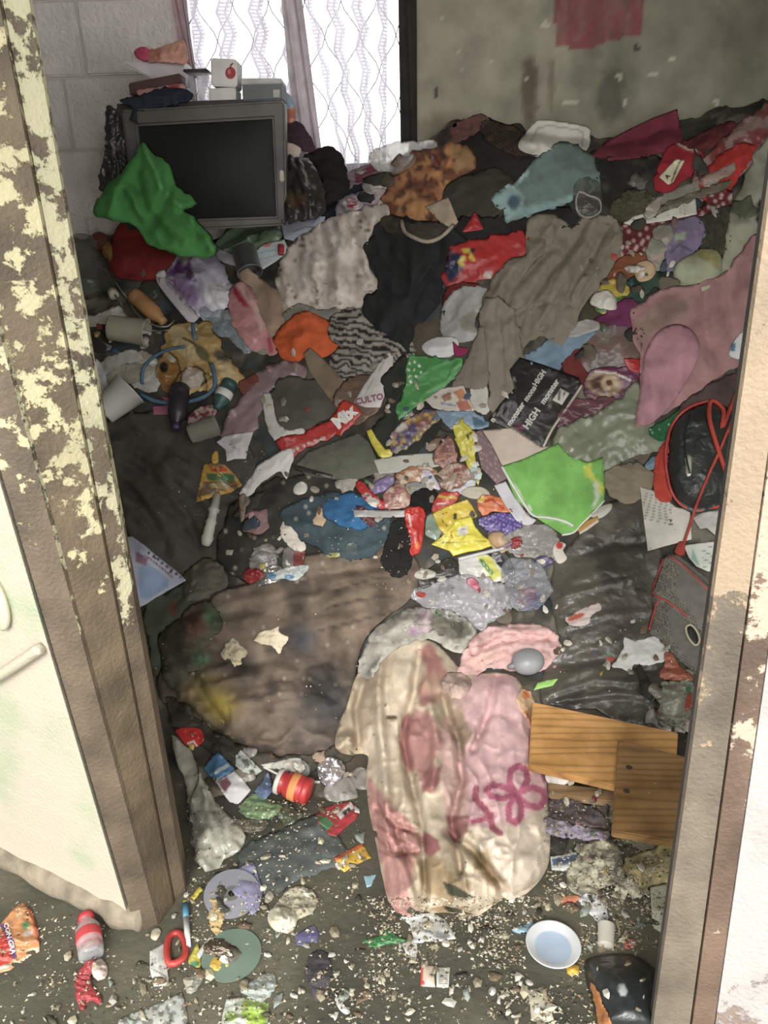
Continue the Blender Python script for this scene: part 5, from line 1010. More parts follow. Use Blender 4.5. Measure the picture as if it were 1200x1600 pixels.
o = S('red_candy_packet', 'small red and yellow candy packet with lettering above the yellow packets', 'packet', '674,796 680,782 688,770 704,768 718,770 712,784 696,794 680,800', (190, 50, 34), 'wrap', .012, .004, 10, pt=[((206, 176, 60), 'l 4 686,776 712,778', 1), ((226, 214, 206), 'l 2 682,788 696,786', 1)])
o1 = S('yellow_packet', 'yellow packet with brown print, upper one of the two', 'packet', '676,802 700,790 730,780 738,790 746,806 730,814 712,824 696,836 686,826', (218, 190, 34), 'wrap', .01, .003, 20, smooth=False, pt=[((70, 60, 30), 'o 711 807 3 5 0'), ((120, 96, 30), 'l 1.2 684,806 700,800'), ((60, 50, 30), 'o 738 804 5 6 0'), ((90, 70, 30), 'l 1.4 690,812 698,822')], step=2.2)
o2 = S('yellow_packet', 'bright yellow creased packet with a white price label, lower one of the two', 'packet', '674,850 690,838 706,822 712,812 728,808 736,806 742,822 756,838 774,850 752,858 728,862 708,868 702,860', (226, 214, 40), 'wrap', .018, .010, 16, smooth=False, pt=[((220, 216, 204), '714,826 730,820 732,834 716,838', 1), ((120, 120, 130), 'l 1 718,828 728,826'), ((150, 130, 30), 'l 1.4 690,848 760,846'), ((206, 80, 40), 'l 1.4 704,830 708,844')], step=2.2)
S('purple_dotted_wrapper', 'purple wrapper with pale dots right of the yellow packets', 'wrapper', '746,816 758,806 776,800 796,802 816,818 808,828 790,836 768,832', (92, 76, 150), 'wrap', .02, .006, 14, pat=p_dots((160, 146, 200), 6, .25, 20), step=2.2)
S('orange_crisp_packet', 'orange, red and yellow packet above the purple wrapper', 'packet', '746,782 758,772 778,776 794,782 806,798 790,800 772,798 760,804 750,800', (216, 118, 60), 'wrap', .012, .004, 10, pt=[((170, 26, 30), 'l 3 750,786 768,780 786,794', 1), ((214, 180, 50), 'o 752 780 6 5 0')], step=2.2)
S('dark_red_packet_edge', 'dark red packet edge right of the orange crisp packet', 'packet', '784,776 792,772 808,796 804,802 790,790', (106, 44, 44), 'wrap', .006, .003, 8)
S('onion_half', 'round beige onion piece below the purple wrapper', 'onion', '762,838 772,830 786,832 796,844 794,856 782,860 770,854', (196, 162, 118), 'hard', .03, .002, 20, pw=6)
S('folded_white_paper', 'white printed paper running below the patterned strip to the lime folder', 'paper', '772,758 790,752 804,776 826,806 838,812 826,824 806,812 790,790', (196, 194, 200), 'paper', .005, .002, 20, smooth=False)
S('silver_film_heap', 'clear and silver crinkled film with red and purple bits below the lime folder', 'film', '786,836 808,826 838,818 864,828 876,850 872,872 852,878 830,872 808,868 792,856', (176, 172, 166), 'clear', .03, .02, 9)
S('red_scrap_under_film', 'small red scrap under the clear film', 'scrap', '796,844 812,838 816,850 802,856', (146, 40, 44), 'wrap', .004, .004, 6)
S('purple_film_scrap', 'purple scrap in the silvery film', 'scrap', '836,872 852,868 866,876 852,884 840,884', (96, 84, 124), 'wrap', .006, .006, 6)
S('red_white_scrap', 'red and white paper scrap below the lime folder', 'scrap', '864,856 872,846 884,850 880,860 886,872 874,880 866,870', (206, 196, 186), 'paper', .006, .004, 8, pt=[((186, 32, 36), 'o 874 852 6 6 0', 1)])
S('black_packet', 'glossy black packet behind the green labelled bag', 'packet', '766,862 786,858 798,874 804,900 790,906 776,888', (36, 38, 46), 'wrap', .012, .004, 10)
o = S('green_labelled_bag', 'white and yellow bag with a green label below the yellow packets', 'bag', '716,876 736,868 756,864 770,872 782,888 790,904 770,910 744,904 722,898', (212, 212, 204), 'wrap', .016, .006, 14, step=2.2, pt=[((206, 204, 80), '744,868 766,868 786,900 768,908', 3), ((64, 128, 60), 'l 6 752,876 768,896', 1), ((196, 220, 190), 'l 1.4 753,878 767,894', .6)])
cord('white_straw', 'thin white plastic tube lying across the green labelled bag', 'tube', '716,874 740,868 788,856', 3, (214, 212, 214), 'hard', lift=.006)
cord('straw', 'violet tinted drinking straw end right of the white tube', 'straw', '776,858 788,854 800,848', 2, (150, 120, 150), 'hard', lift=.008)
S('clear_bread_bag', 'large clear crinkled bag above the pink and grey towels', 'bag', '642,930 660,912 690,902 720,898 752,902 780,910 800,924 808,940 790,958 770,966 758,984 738,980 716,972 694,960 668,950', (196, 194, 200), 'clear', .05, .034, 10)
S('clear_bread_bag', 'smoky clear crinkled bag with blue tints right of the clear bag', 'bag', '786,880 812,872 842,880 858,900 862,926 846,946 824,954 800,948 790,920', (160, 162, 170), 'clear', .05, .028, 11, pt=[((90, 120, 160), 'o 836 936 14 10 0', 4)])
S('pink_clip', 'small pink plastic clip inside the clear crinkled bag', 'clip', '728,906 738,902 748,910 746,920 736,916', (214, 116, 140), 'hard', .008, 0, 8)
S('black_shoe_sole', 'dark grey plastic piece under the clear crinkled bag', 'plastic', '654,900 676,884 700,872 716,880 712,898 684,908 660,918', (52, 50, 46), 'hard', .02, .006, 14)
S('white_shell_piece', 'small white curved plastic piece beside the black stocking', 'plastic', '648,896 660,888 678,892 680,900 662,904 650,902', (190, 186, 172), 'hard', .012, .002, 10)
S('orange_white_scrap', 'ragged white and orange scrap on the black plastic sheet', 'scrap', '884,966 900,956 916,948 936,942 940,950 926,960 918,974 902,978 890,974', (196, 180, 172), 'paper', .008, .006, 8, rag=1.5, pt=[((186, 84, 54), 'o 900 964 14 4 -20', 1)])

# ------------------------------------------------------------------ right side: bags and papers by the doorpost
o = S('notebook_page', 'white notebook page with handwriting below the black shoulder bag', 'page', '1000,760 1028,768 1056,792 1078,796 1081,842 1048,850 1012,860 1006,812', (200, 196, 184), 'paper', .008, .002, 40, smooth=False, step=2.4, pt=[((130, 124, 112), 'l 1 %d,%.0f %d,%.0f' % (1006, 770+i*5, 1052-i, 784+i*4.2), .6) for i in range(9)]+[((70, 60, 50), 'o 1048 813 3 2'), ((70, 60, 50), 'o 1048 819 3 2')])
S('white_torn_papers', 'torn white and grey papers behind the red cord', 'paper', '1082,808 1098,800 1128,796 1140,800 1136,836 1118,836 1104,824 1094,826', (176, 174, 168), 'paper', .01, .006, 14, smooth=False)
o = S('printed_leaflet', 'white printed leaflet with small text beside the right doorpost', 'leaflet', '1068,852 1094,848 1132,844 1130,892 1106,892 1088,884 1076,870', (196, 200, 190), 'paper', .006, .002, 30, smooth=False, step=2.2, pt=[((130, 168, 150), '1082,856 1088,870 1094,886 1080,874', 2)]+[((120, 124, 120), 'l .8 %d,%d %d,%d' % (1097+i*.4, 856+i*5, 1114, 854+i*5), .5) for i in range(7)])
S('green_sequin_cloth', 'dark green glittering cloth under the tip of the pink-mauve garment', 'cloth', '1014,672 1030,660 1056,644 1088,630 1096,636 1070,652 1046,676 1030,690', (30, 100, 58), 'cloth', .02, .01, 12, pat=p_specks((170, 200, 176), 2.6, .86))
S('dark_mauve_cloth', 'dark dull mauve cloth behind the black shoulder bag', 'cloth', '1060,640 1090,612 1130,590 1150,580 1180,560 1200,600 1160,650 1110,660 1070,660', (80, 64, 62), 'cloth', .02, .01, 20)
bag = S('shoulder_bag', 'black shiny shoulder bag with red piping beside the right doorpost', 'shoulder bag', '1042,700 1050,668 1066,646 1090,634 1112,628 1140,640 1160,680 1160,770 1130,786 1092,797 1064,788 1048,764 1040,732', (34, 38, 36), 'wrap', .10, .004, 60, pw=34, pt=[((58, 64, 62), 'l 1 1072,650 1064,690 1066,740', .8), ((58, 64, 62), 'l 1 1078,646 1072,690 1074,740', .8), ((58, 64, 62), 'l 1 1084,644 1080,690 1080,720', .8)])
S('side_panel', 'red side panel', None, '1022,730 1028,706 1038,690 1046,676 1044,706 1042,740 1050,774 1044,784 1030,780 1022,764', (178, 56, 38), 'cloth', .03, .003, 40, parent=bag)
cord('piping', 'red piping', None, '1110,626 1082,634 1060,650 1046,674 1040,706 1042,740 1050,770 1066,790 1092,798 1126,790', 2.4, (184, 52, 42), 'hard', bag, lift=.004)
cord('zip', 'dark zip teeth', None, '1078,648 1070,680 1072,712 1078,740', 1.6, (60, 62, 60), 'metal', bag, lift=.002)
S('zip_puller', 'silver zip puller', None, '1070,716 1074,710 1080,712 1081,722 1080,740 1075,744 1071,738 1072,726', (190, 188, 180), 'metal', .004, 0, 10, parent=bag)
cord('red_strap', None, None, '1158,596 1148,622 1136,650 1128,668 1130,640 1112,626 1108,650 1118,690 1134,738', 3.4, (176, 58, 46), 'cloth', bag, lift=.01)
cord('red_strap', None, None, '1166,610 1154,640 1138,676', 4, (176, 58, 46), 'cloth', bag, lift=.012)
purse = S('mesh_purse', 'grey woven mesh purse with red edging beside the right doorpost', 'purse', '1036,876 1044,864 1060,866 1090,890 1130,920 1150,1000 1130,1060 1096,1058 1072,1040 1040,1012 1014,988 1022,950 1020,928', (118, 114, 104), 'knit', .05, .003, 60, smooth=False, pw=26, step=2.4,
  pat=p_dots((66, 64, 58), 4.6, .28, 28), pt=[((112, 108, 100), '1060,866 1090,890 1130,920 1130,948 1084,912 1048,872', 2), ((108, 106, 98), '1040,930 1100,960 1130,1050 1096,1056 1050,1000', 3)])
S('purse_flap', None, None, '1020,926 1030,900 1037,872 1050,866 1090,898 1128,934 1134,1010 1104,994 1072,968 1046,948 1026,938', (124, 120, 110), 'knit', .012, .002, 60, smooth=False, parent=purse, pat=p_dots((72, 70, 62), 4.6, .26, 28), step=2.4, pt=[((120, 116, 108), '1062,880 1128,936 1130,1000 1090,970 1056,930', 3)])
cord('edging', 'red edging', None, '1036,872 1028,898 1020,927 1040,938 1068,958 1074,964', 1.5, (190, 60, 54), 'hard', purse, lift=.002)
cord('edging', 'red edging', None, '1028,938 1020,962 1014,984', 1.5, (190, 60, 54), 'hard', purse, lift=.002)
cord('edging', 'red edging', None, '1046,868 1070,886 1096,912 1124,938', 1.5, (190, 60, 54), 'hard', purse, lift=.002)
cord('bead_ring', 'beaded oval ring', None, '1072,980 1078,976 1086,982 1092,994 1092,1004 1086,1008 1078,1000 1073,990', 1.8, (206, 198, 170), 'hard', purse, lift=.004, closed=True, step=3)
S('badge', 'black oval badge', None, '1075,981 1082,980 1089,992 1090,1003 1083,1004 1076,994', (30, 28, 26), 'hard', .006, 0, 10, parent=purse)
cord('red_cord_strap', 'red cord', None, '1150,640 1126,700 1108,740 1090,784 1078,820 1068,850 1062,868', 2.2, (176, 66, 54), 'cloth', purse, lift=.006)
S('knot', 'red knotted end', None, '1054,862 1062,846 1070,850 1068,866', (176, 60, 48), 'cloth', .012, .004, 8, parent=purse)
S('white_torn_paper', 'large torn white paper below the mesh purse', 'paper', '956,1040 966,1028 974,1012 976,996 996,1000 1022,994 1034,1006 1044,1016 1040,1030 1024,1036 1008,1040 992,1038 984,1048 972,1044', (214, 214, 208), 'paper', .014, .008, 14, rag=1.5)
S('orange_brown_wrapper', 'orange-brown wrapper right of the large torn white paper', 'wrapper', '1030,1052 1038,1036 1040,1018 1054,1024 1062,1040 1080,1054 1078,1064 1050,1062 1034,1060', (168, 92, 66), 'wrap', .016, .01, 10)
S('grey_green_wrap', 'grey-green crumpled film with red and green print below the orange-brown wrapper', 'film', '1026,1120 1034,1090 1034,1066 1056,1064 1082,1066 1084,1100 1074,1126 1050,1136 1034,1134', (154, 156, 138), 'film', .03, .016, 12, pt=[((186, 66, 44), 'o 1076 1096 5 16 10', 2), ((60, 140, 86), 'o 1076 1076 5 5 0', 1), ((206, 200, 176), 'l 4 1060,1094 1048,1128', 2)])

# ------------------------------------------------------------------ the pink blanket and towels in front
S('stained_blanket', 'beige and pink stained fleece blanket with a dark pink flower in the foreground', 'blanket', '524,1166 530,1130 544,1096 554,1062 572,1032 600,1004 640,994 680,1004 716,1040 740,1052 774,1050 806,1058 826,1096 842,1150 856,1200 860,1250 860,1300 856,1352 832,1386 804,1398 780,1404 752,1424 716,1420 680,1420 652,1426 612,1414 598,1372 588,1320 576,1262 572,1214 574,1180 548,1176', (206, 190, 166), 'knit', .09, .014, 34, fa=84, st=6, step=3.0, pw=34, cr=[(.04, 8, '655,1020 648,1080 628,1150 640,1210 660,1290 664,1400'), (.04, 8, '690,1090 716,1160 722,1220 706,1280 720,1360'), (-.04, 9, '600,1010 590,1080 600,1200 606,1300'), (-.035, 9, '672,1100 684,1160 676,1230'), (.035, 7, '570,1060 556,1110 560,1170'), (.03, 7, '776,1056 764,1110 740,1170'), (.035, 8, '700,1300 740,1330 790,1390'), (.03, 7, '620,1300 640,1350 660,1420'), (.02, 5, '590,1262 620,1290 650,1300'), (.02, 5, '586,1300 616,1330 650,1330')],
  pat=p_stack(p_noise((184, 168, 140), 46, .0, .4, 2, .8), p_specks((96, 84, 66), 3.5, .93)),
  pt=[((214, 174, 176), '712,1082 740,1060 776,1052 806,1058 826,1096 842,1150 858,1210 859,1256 800,1290 740,1296 712,1256 700,1200 706,1150', 14), ((208, 172, 164), '690,1130 706,1110 716,1150 730,1240 726,1280 700,1290 692,1240', 10), ((216, 200, 180), '740,1292 800,1292 858,1260 858,1350 820,1390 790,1398 750,1340', 16),
   ((164, 116, 108), '655,1016 672,1006 690,1030 700,1060 694,1086 676,1100 656,1104 652,1080 666,1050', 9), ((178, 130, 124), '632,1130 648,1110 668,1110 684,1130 690,1160 680,1190 688,1216 676,1240 660,1236 650,1204 636,1210 628,1170', 9), ((166, 112, 108), '630,1120 640,1110 640,1160 648,1196 640,1208 628,1180 624,1150', 5), ((160, 108, 104), '664,1206 690,1196 686,1222 672,1242 660,1230', 5),
   ((184, 136, 128), '574,1216 596,1240 620,1262 648,1290 658,1316 648,1350 640,1390 650,1426 610,1416 598,1372 588,1320 576,1262', 10), ((150, 100, 96), 'l 4 592,1256 608,1290 640,1300', 4), ((150, 100, 96), 'l 4 590,1290 620,1310 640,1320', 4), ((150, 100, 96), 'l 3 594,1330 616,1340 636,1336', 4), ((146, 92, 92), '660,1296 684,1312 688,1326 672,1342 662,1330', 5), ((160, 108, 106), '696,1274 734,1276 728,1300 712,1316 700,1300', 6), ((152, 130, 98), '648,1340 690,1340 740,1390 700,1420 660,1390', 18), ((140, 118, 86), '736,1326 760,1330 790,1376 772,1390 744,1360', 12), ((62, 62, 46), '690,1376 712,1384 742,1402 730,1406 700,1398', 3),
   ((168, 142, 120), 'o 690 1080 30 14 30', 10), ((90, 78, 60), 'o 612 1121 9 4 0', 2), ((178, 160, 136), '560,1060 572,1036 600,1010 620,1020 600,1080 572,1160 548,1172 530,1150', 14), ((150, 128, 106), '700,1120 720,1100 740,1150 724,1180 706,1160', 12),
   ((176, 92, 118), 'l 10 804,1238 796,1222 798,1204 810,1196 822,1204 824,1220 814,1236', 2), ((176, 92, 118), 'l 10 804,1240 786,1248 768,1244 760,1234 770,1226 788,1230 804,1238', 2), ((188, 102, 130), 'l 10 812,1238 832,1230 848,1236 852,1250 842,1262 824,1258 810,1246', 2), ((176, 92, 118), 'l 10 804,1244 794,1262 796,1280 806,1286 814,1276 814,1258 808,1244', 2),
   ((170, 92, 110), 'l 10 744,1232 742,1248 756,1262 766,1276 770,1294 782,1302', 2), ((176, 92, 112), 'l 8 738,1284 756,1280 768,1272', 2), ((176, 92, 116), 'l 5 830,1190 842,1186 850,1220', 2)])
S('grey_white_collar', 'grey and white dirty fleece bundled at the top of the stained blanket', 'fleece', '560,1050 566,1020 580,992 600,972 628,954 660,948 700,954 730,968 748,988 744,1008 726,1018 700,1012 668,1000 634,1006 606,1024 588,1046 574,1058', (188, 184, 172), 'dirty', .06, .036, 11, fa=-25, st=3, cr=[(.03, 5, '600,1000 640,978 690,985'), (.03, 5, '700,960 716,984 730,1008'), (-.03, 5, '580,1020 620,980 670,965')], pt=[((122, 118, 104), '666,960 700,956 730,974 742,990 716,1000 690,994 672,980', 6), ((186, 150, 176), 'o 648 986 12 7 0', 4), ((200, 172, 186), 'o 662 962 10 12 0', 6), ((140, 134, 116), 'l 8 590,984 620,966 650,962', 6)])
S('pink_towel', 'rolled pink towel at the top right of the stained blanket', 'towel', '716,1046 722,1020 738,998 756,984 786,976 820,974 850,980 870,992 876,1008 866,1028 850,1044 826,1050 800,1046 776,1042 750,1052 728,1054', (216, 176, 172), 'knit', .06, .03, 12, fa=-18, st=4, cr=[(.035, 5, '726,1030 770,1004 820,992 862,998'), (-.025, 5, '740,1010 790,988 850,990'), (.03, 5, '740,1046 790,1026 850,1022')], pt=[((180, 132, 126), 'l 4 734,1018 770,1002 806,996', 4), ((184, 138, 134), 'l 4 800,980 836,988 860,1004', 5), ((206, 172, 158), 'o 760 1030 26 10 -20', 8)])
S('flesh_knot', 'grubby pale pink knot of cloth between the blanket and the pink towel', 'cloth', '690,1066 700,1050 722,1052 736,1062 734,1078 716,1090 698,1084', (196, 168, 156), 'dirty', .03, .012, 10)
Mx, s = frame(824, 1044, -15)
gb_ = empty('grey_balloon', Mx.translation, 'smooth grey rubber ball resting on the rolled pink towel', 'ball'); Mx = Mx @ Matrix.Translation((0, 0, 16*s))
V, Fc = lathe([(26*s*math.sin(t)*(1.0), 22*s*math.cos(t)) for t in np.linspace(-1.55, 1.55, 14)], 22); V[:, 2] *= .85
hard('ball_skin', (V, Fc), Mx, (142, 146, 148), 'hard', gb_)
V, Fc = lathe([(-34*s, 3*s), (-28*s, 5*s), (-22*s, 7*s)], 10); hard('ball_neck', (V, Fc), Mx, (130, 132, 134), 'hard', gb_)
S('lime_scrap', 'bright lime green scrap below the grey ball', 'scrap', '834,1078 840,1066 856,1062 872,1060 864,1070 848,1074', (156, 214, 100), 'paper', .006, .002, 8, smooth=False)

# timber
def board(name, label, q, thick, c, lift, Ycat='board', screws=()):
    """flat timber laid on the surface, corners tl tr br bl in the picture"""
    D = max(float(ra(x, y)) for x, y in q)*.5+lift
    q = np.array(q, float); P = hit(q[:, 0], q[:, 1], D); 
    # plane through the corners
    e = (P[1]-P[0]+P[2]-P[3]); e /= np.linalg.norm(e); w = (P[3]-P[0]+P[2]-P[1]); n = np.cross(w, e); n /= np.linalg.norm(n)
    if n@(CAM-P[0]) < 0: n = -n
    cc = P.mean(0); d = dirs(q[:, 0], q[:, 1]); P = CAM+d*(((cc-CAM)@n)/(d@n))[:, None]
    bm = bmesh.new(); v = [bm.verts.new(p) for p in list(P)+[p-n*thick for p in P]]
    for k in ((0, 1, 2, 3), (7, 6, 5, 4), (0, 4, 5, 1), (1, 5, 6, 2), (2, 6, 7, 3), (3, 7, 4, 0)): bm.faces.new([v[i] for i in k])
    bmesh.ops.recalc_face_normals(bm, faces=bm.faces[:])
    bmesh.ops.bevel(bm, geom=bm.edges[:], offset=.003, segments=2, affect='EDGES'); bm.verts.index_update()
    V = [w_.co[:] for w_ in bm.verts]; Fc = [tuple(w_.index for w_ in g.verts) for g in bm.faces]; bm.free()
    m, nt, N, L, b = shader(name+'_grain'); tc = N.new('ShaderNodeTexCoord'); mp = N.new('ShaderNodeMapping'); L.new(tc.outputs['Object'], mp.inputs[0])
    mp.inputs['Rotation'].default_value = (0, 0, -math.atan2(e[1], e[0])); mp.inputs['Scale'].default_value = (.10, 1, 1)
    wv = N.new('ShaderNodeTexWave'); wv.bands_direction = 'Y'; wv.inputs['Scale'].default_value = 14; wv.inputs['Distortion'].default_value = 11; wv.inputs['Detail'].default_value = 2; wv.inputs['Detail Scale'].default_value = .8
    L.new(mp.outputs[0], wv.inputs[0]); c0 = lin(c); r = ramp(N, L, wv.outputs[1], [(.0, tuple(c0*.72)), (.2, tuple(c0*.96)), (.8, tuple(np.minimum(c0*1.08, 1)))])
    g = noise_node(N, L, 8, 5); rr = ramp(N, L, g.outputs[0], [(.36, (.6, .58, .5)), (.6, (1, 1, 1))]); mu = N.new('ShaderNodeMix'); mu.data_type = 'RGBA'; mu.blend_type = 'MULTIPLY'; mu.inputs[0].default_value = 1
    L.new(r.outputs[0], mu.inputs[6]); L.new(rr.outputs[0], mu.inputs[7]); L.new(mu.outputs[2], b.inputs['Base Color']); b.inputs['Roughness'].default_value = .45
    o = mesh_obj(name, V, Fc, m, None, smooth=False); tag(o, label, Ycat)
    for (sx, sy) in screws:
        dd = dirs([sx], [sy]); p = CAM+dd[0]*(((cc-CAM)@n)/(dd[0]@n))
        a = np.linspace(0, 2*math.pi, 12, endpoint=False); R_ = 5*float((p-CAM)@FW)/F_PX; ex = e; ey = np.cross(n, e)
        rim = [p+n*.0006+R_*(math.cos(t)*ex+math.sin(t)*ey) for t in a]; rim2 = [p+n*.0012+R_*.6*(math.cos(t)*ex+math.sin(t)*ey) for t in a]
        V = np.array(rim+rim2); mesh_obj('screw_hole', V, [(i, (i+1) % 12, 12+(i+1) % 12, 12+i) for i in range(12)]+[tuple(range(12, 24))], plain('hole_dark', (60, 48, 36), .8), o)
    for x, y in ((q[:, 0].mean(), q[:, 1].mean()),): bump_ra(x, y, (q[:, 0].max()-q[:, 0].min())*.5, (q[:, 1].max()-q[:, 1].min())*.5, D-float(ra(x, y))+.004)
    return o
board('wooden_plank', 'long golden pine plank with dark grain, right of the stained blanket', [(832, 1096), (1060, 1144), (1052, 1250), (826, 1196)], .022, (206, 152, 82), .045, 'plank')
board('wooden_plank', 'short reddish wood batten showing below the pine plank', [(856, 1222), (966, 1234), (966, 1254), (858, 1240)], .018, (150, 120, 84), .02, 'plank')
board('wooden_board', 'brown square wooden board with two dark screw holes over the pine plank', [(966, 1154), (1086, 1186), (1074, 1318), (956, 1298)], .020, (158, 118, 66), .075, 'board', [(983, 1199), (979, 1236)])
S('clear_film_cover', 'clear film folded over the lower edge of the brown board', 'film', '962,1290 990,1286 1030,1284 1066,1282 1066,1306 1040,1316 1010,1328 986,1320 966,1308', (176, 166, 140), 'clear', .012, .008, 12)
S('yellow_foam', 'pale yellow foam lump below the brown wooden board', 'foam', '972,1352 984,1338 1006,1330 1034,1320 1060,1314 1064,1360 1052,1376 1024,1382 1000,1388 980,1380 972,1366', (196, 180, 124), 'dirty', .05, .01, 18)
S('peach_wrapper', 'orange and cream wrapper along the right edge of the stained blanket', 'wrapper', '808,1094 814,1078 828,1078 836,1096 842,1120 848,1146 858,1156 848,1166 836,1150 826,1128 816,1112', (222, 184, 144), 'wrap', .014, .008, 10, fa=80, pt=[((214, 120, 72), 'o 822 1086 6 7 0', 2), ((214, 120, 80), 'l 4 822,1112 834,1140', 2)])
o = S('white_medicine_packet', 'white packet with pale blue side right of the stained blanket', 'packet', '842,1172 852,1164 862,1156 872,1166 880,1184 882,1202 866,1204 850,1204 848,1188', (206, 212, 216), 'wrap', .014, .004, 12, pt=[((150, 176, 206), 'o 850 1178 6 12 0', 3), ((214, 96, 66), 'l 3 852,1202 866,1204', 1)])
S('white_tissue_wad', 'white tissue wad below the white packet', 'tissue', '852,1210 864,1204 880,1206 892,1216 884,1224 868,1226 856,1222', (212, 206, 198), 'paper', .012, .006, 8)
S('lilac_roll', 'lilac and grey rolled cloth right of the flower on the blanket', 'cloth', '852,1276 870,1280 900,1288 930,1294 952,1300 944,1310 910,1310 880,1308 856,1300', (160, 150, 166), 'cloth', .022, .01, 12)
S('purple_grey_cloth', 'dark purple-grey cloth above the lilac roll', 'cloth', '860,1250 900,1252 940,1270 952,1290 920,1290 880,1280 860,1270', (96, 84, 84), 'dirty', .014, .008, 12)
S('blue_white_pack', 'white pack with a dark blue band right of the blanket hem', 'pack', '860,1338 876,1336 900,1330 906,1346 900,1356 880,1360 862,1358', (200, 206, 200), 'paper', .008, .003, 14, smooth=False, pt=[((72, 92, 124), '862,1342 904,1334 904,1350 864,1352', 1)])
S('flour_spill', 'spilled cream flour-like crust below the yellow foam', 'spill', '884,1370 900,1340 920,1318 950,1312 968,1330 976,1362 1000,1388 1020,1390 990,1402 950,1400 920,1400 896,1394', (196, 192, 166), 'dirty', .01, .012, 8, rag=3, pat=p_noise((120, 116, 98), 9, .05, .2))
S('white_plaster_piece', 'white flat plaster piece below the flour-like crust', 'plaster', '904,1402 918,1396 934,1398 946,1416 950,1436 938,1444 924,1430 908,1412', (208, 210, 214), 'paper', .008, .004, 14, rag=1.5)
S('cream_card', 'cream card beside the foot of the right doorpost', 'card', '1016,1386 1050,1380 1046,1420 1040,1462 1020,1452', (200, 204, 176), 'paper', .006, .002, 30, smooth=False)
S('red_yellow_wrapper', 'small orange and red wrapper below the blanket hem', 'wrapper', '876,1404 890,1398 906,1400 900,1408 886,1416 878,1412', (214, 140, 100), 'wrap', .006, .002, 8, pt=[((206, 70, 80), 'l 4 880,1412 894,1408', 1)])
S('red_packet', 'small red packet near the foot of the right doorpost', 'packet', '974,1474 984,1466 994,1468 992,1478 980,1482', (196, 96, 92), 'wrap', .005, .002, 8)

# ------------------------------------------------------------------ lower left and the floor
S('dark_slate_cloth', 'dark slate grey cloth flat on the floor in the lower left', 'cloth', '372,1336 388,1318 420,1302 456,1288 496,1272 520,1292 536,1318 544,1346 516,1356 484,1368 452,1382 428,1396 400,1392 380,1370', (82, 88, 86), 'cloth', .02, .01, 30, fa=-20)
S('red_plastic_disc', 'bright red lid with a white mark beside the left doorpost', 'lid', '274,1140 296,1136 314,1140 318,1156 306,1166 292,1164 282,1154', (208, 34, 34), 'hard', .012, .001, 20, pt=[((230, 226, 220), 'l 2.5 294,1162 302,1158 308,1166', 1)])
S('long_clear_sack', 'long pale translucent plastic sack along the left doorpost', 'sack', '268,1150 286,1162 304,1186 322,1222 340,1254 366,1284 382,1306 374,1328 356,1336 346,1352 330,1360 308,1350 300,1318 298,1276 290,1230 276,1190', (196, 194, 178), 'film', .05, .02, 20, fa=70, st=4)
cord('dark_string', 'thin dark string down the long plastic sack', 'string', '308,1188 310,1220 298,1250 296,1290', 1.0, (80, 76, 66), 'cloth')
o = S('blue_label_packet', 'blue and white packet right of the long plastic sack', 'packet', '318,1200 328,1186 340,1174 352,1186 366,1200 356,1210 340,1216 328,1212', (72, 124, 164), 'wrap', .008, .004, 12, smooth=False, pt=[((190, 200, 210), 'l 6 338,1206 356,1196', 1)])
S('maroon_white_box', 'flattened white box with a maroon end below the blue packet', 'box', '338,1222 352,1212 366,1204 380,1218 392,1234 378,1250 366,1262 352,1244', (206, 202, 204), 'paper', .010, .002, 20, smooth=False, pt=[((120, 70, 82), '340,1222 354,1214 362,1224 352,1238', 3)])
S('green_film', 'pale green film left of the red jar', 'film', '372,1264 386,1248 400,1238 420,1250 440,1256 432,1272 410,1280 390,1278', (130, 160, 112), 'film', .014, .008, 10)
S('brown_film_scrap', 'dull brown clear film below the pale green film', 'film', '368,1280 390,1280 420,1284 410,1296 390,1300 374,1294', (120, 112, 96), 'clear', .01, .008, 8)
S('white_paper_plate_piece', 'long torn white plate piece above the red jar', 'plate', '408,1194 430,1190 452,1184 470,1184 478,1200 470,1208 450,1204 430,1200 414,1200', (204, 202, 190), 'paper', .01, .003, 20, smooth=False)
cord('plate_rim', 'curved white plate rim below the torn plate piece', 'plate rim', '412,1198 440,1212 470,1220 500,1222', 2.2, (206, 204, 196), 'hard')
S('foil_wad', 'crumpled silvery white foil wad right of the torn plate piece', 'foil', '496,1196 504,1186 518,1182 534,1188 540,1202 530,1218 514,1226 500,1218', (208, 204, 206), 'foil', .03, .014, 5)
S('beige_lump', 'small pink-beige lump above the foil wad', 'lump', '488,1182 496,1174 506,1176 508,1186 496,1190', (164, 140, 120), 'cloth', .01, .002, 8)
S('newspaper_scrap', 'torn printed newspaper scrap below the brown quilt', 'newspaper', '368,1180 376,1172 386,1178 396,1190 410,1204 400,1210 380,1206 368,1196', (170, 176, 166), 'paper', .006, .004, 8, smooth=False, pat=p_noise((70, 76, 70), 7, .0, .15))
bottle('red_jar', 'small red jar with a yellow label and white lid on the floor', 460, 1240, 200, 52, 21, (176, 34, 34), 'hard', cap=(206, 204, 194), lab=(206, 130, 60), neck=.85, cat='jar')
S('blue_crumpled_bag', 'small crumpled blue film left of the red jar', 'film', '398,1236 408,1222 418,1206 424,1224 422,1240 410,1248', (104, 124, 158), 'film', .014, .01, 7)
o = S('red_green_pack', 'red and green pack with a white barcode panel on the floor', 'pack', '494,1272 506,1262 524,1256 548,1252 562,1266 556,1280 540,1292 526,1306 514,1304 508,1292 496,1284', (168, 44, 54), 'wrap', .010, .004, 14, smooth=False, step=2.2, pt=[((70, 130, 84), '494,1274 508,1276 522,1286 512,1298 500,1286', 1.5), ((212, 210, 206), '526,1272 548,1254 554,1262 532,1280', 1), ((50, 46, 46), '534,1270 545,1261 549,1266 538,1275', .6)])
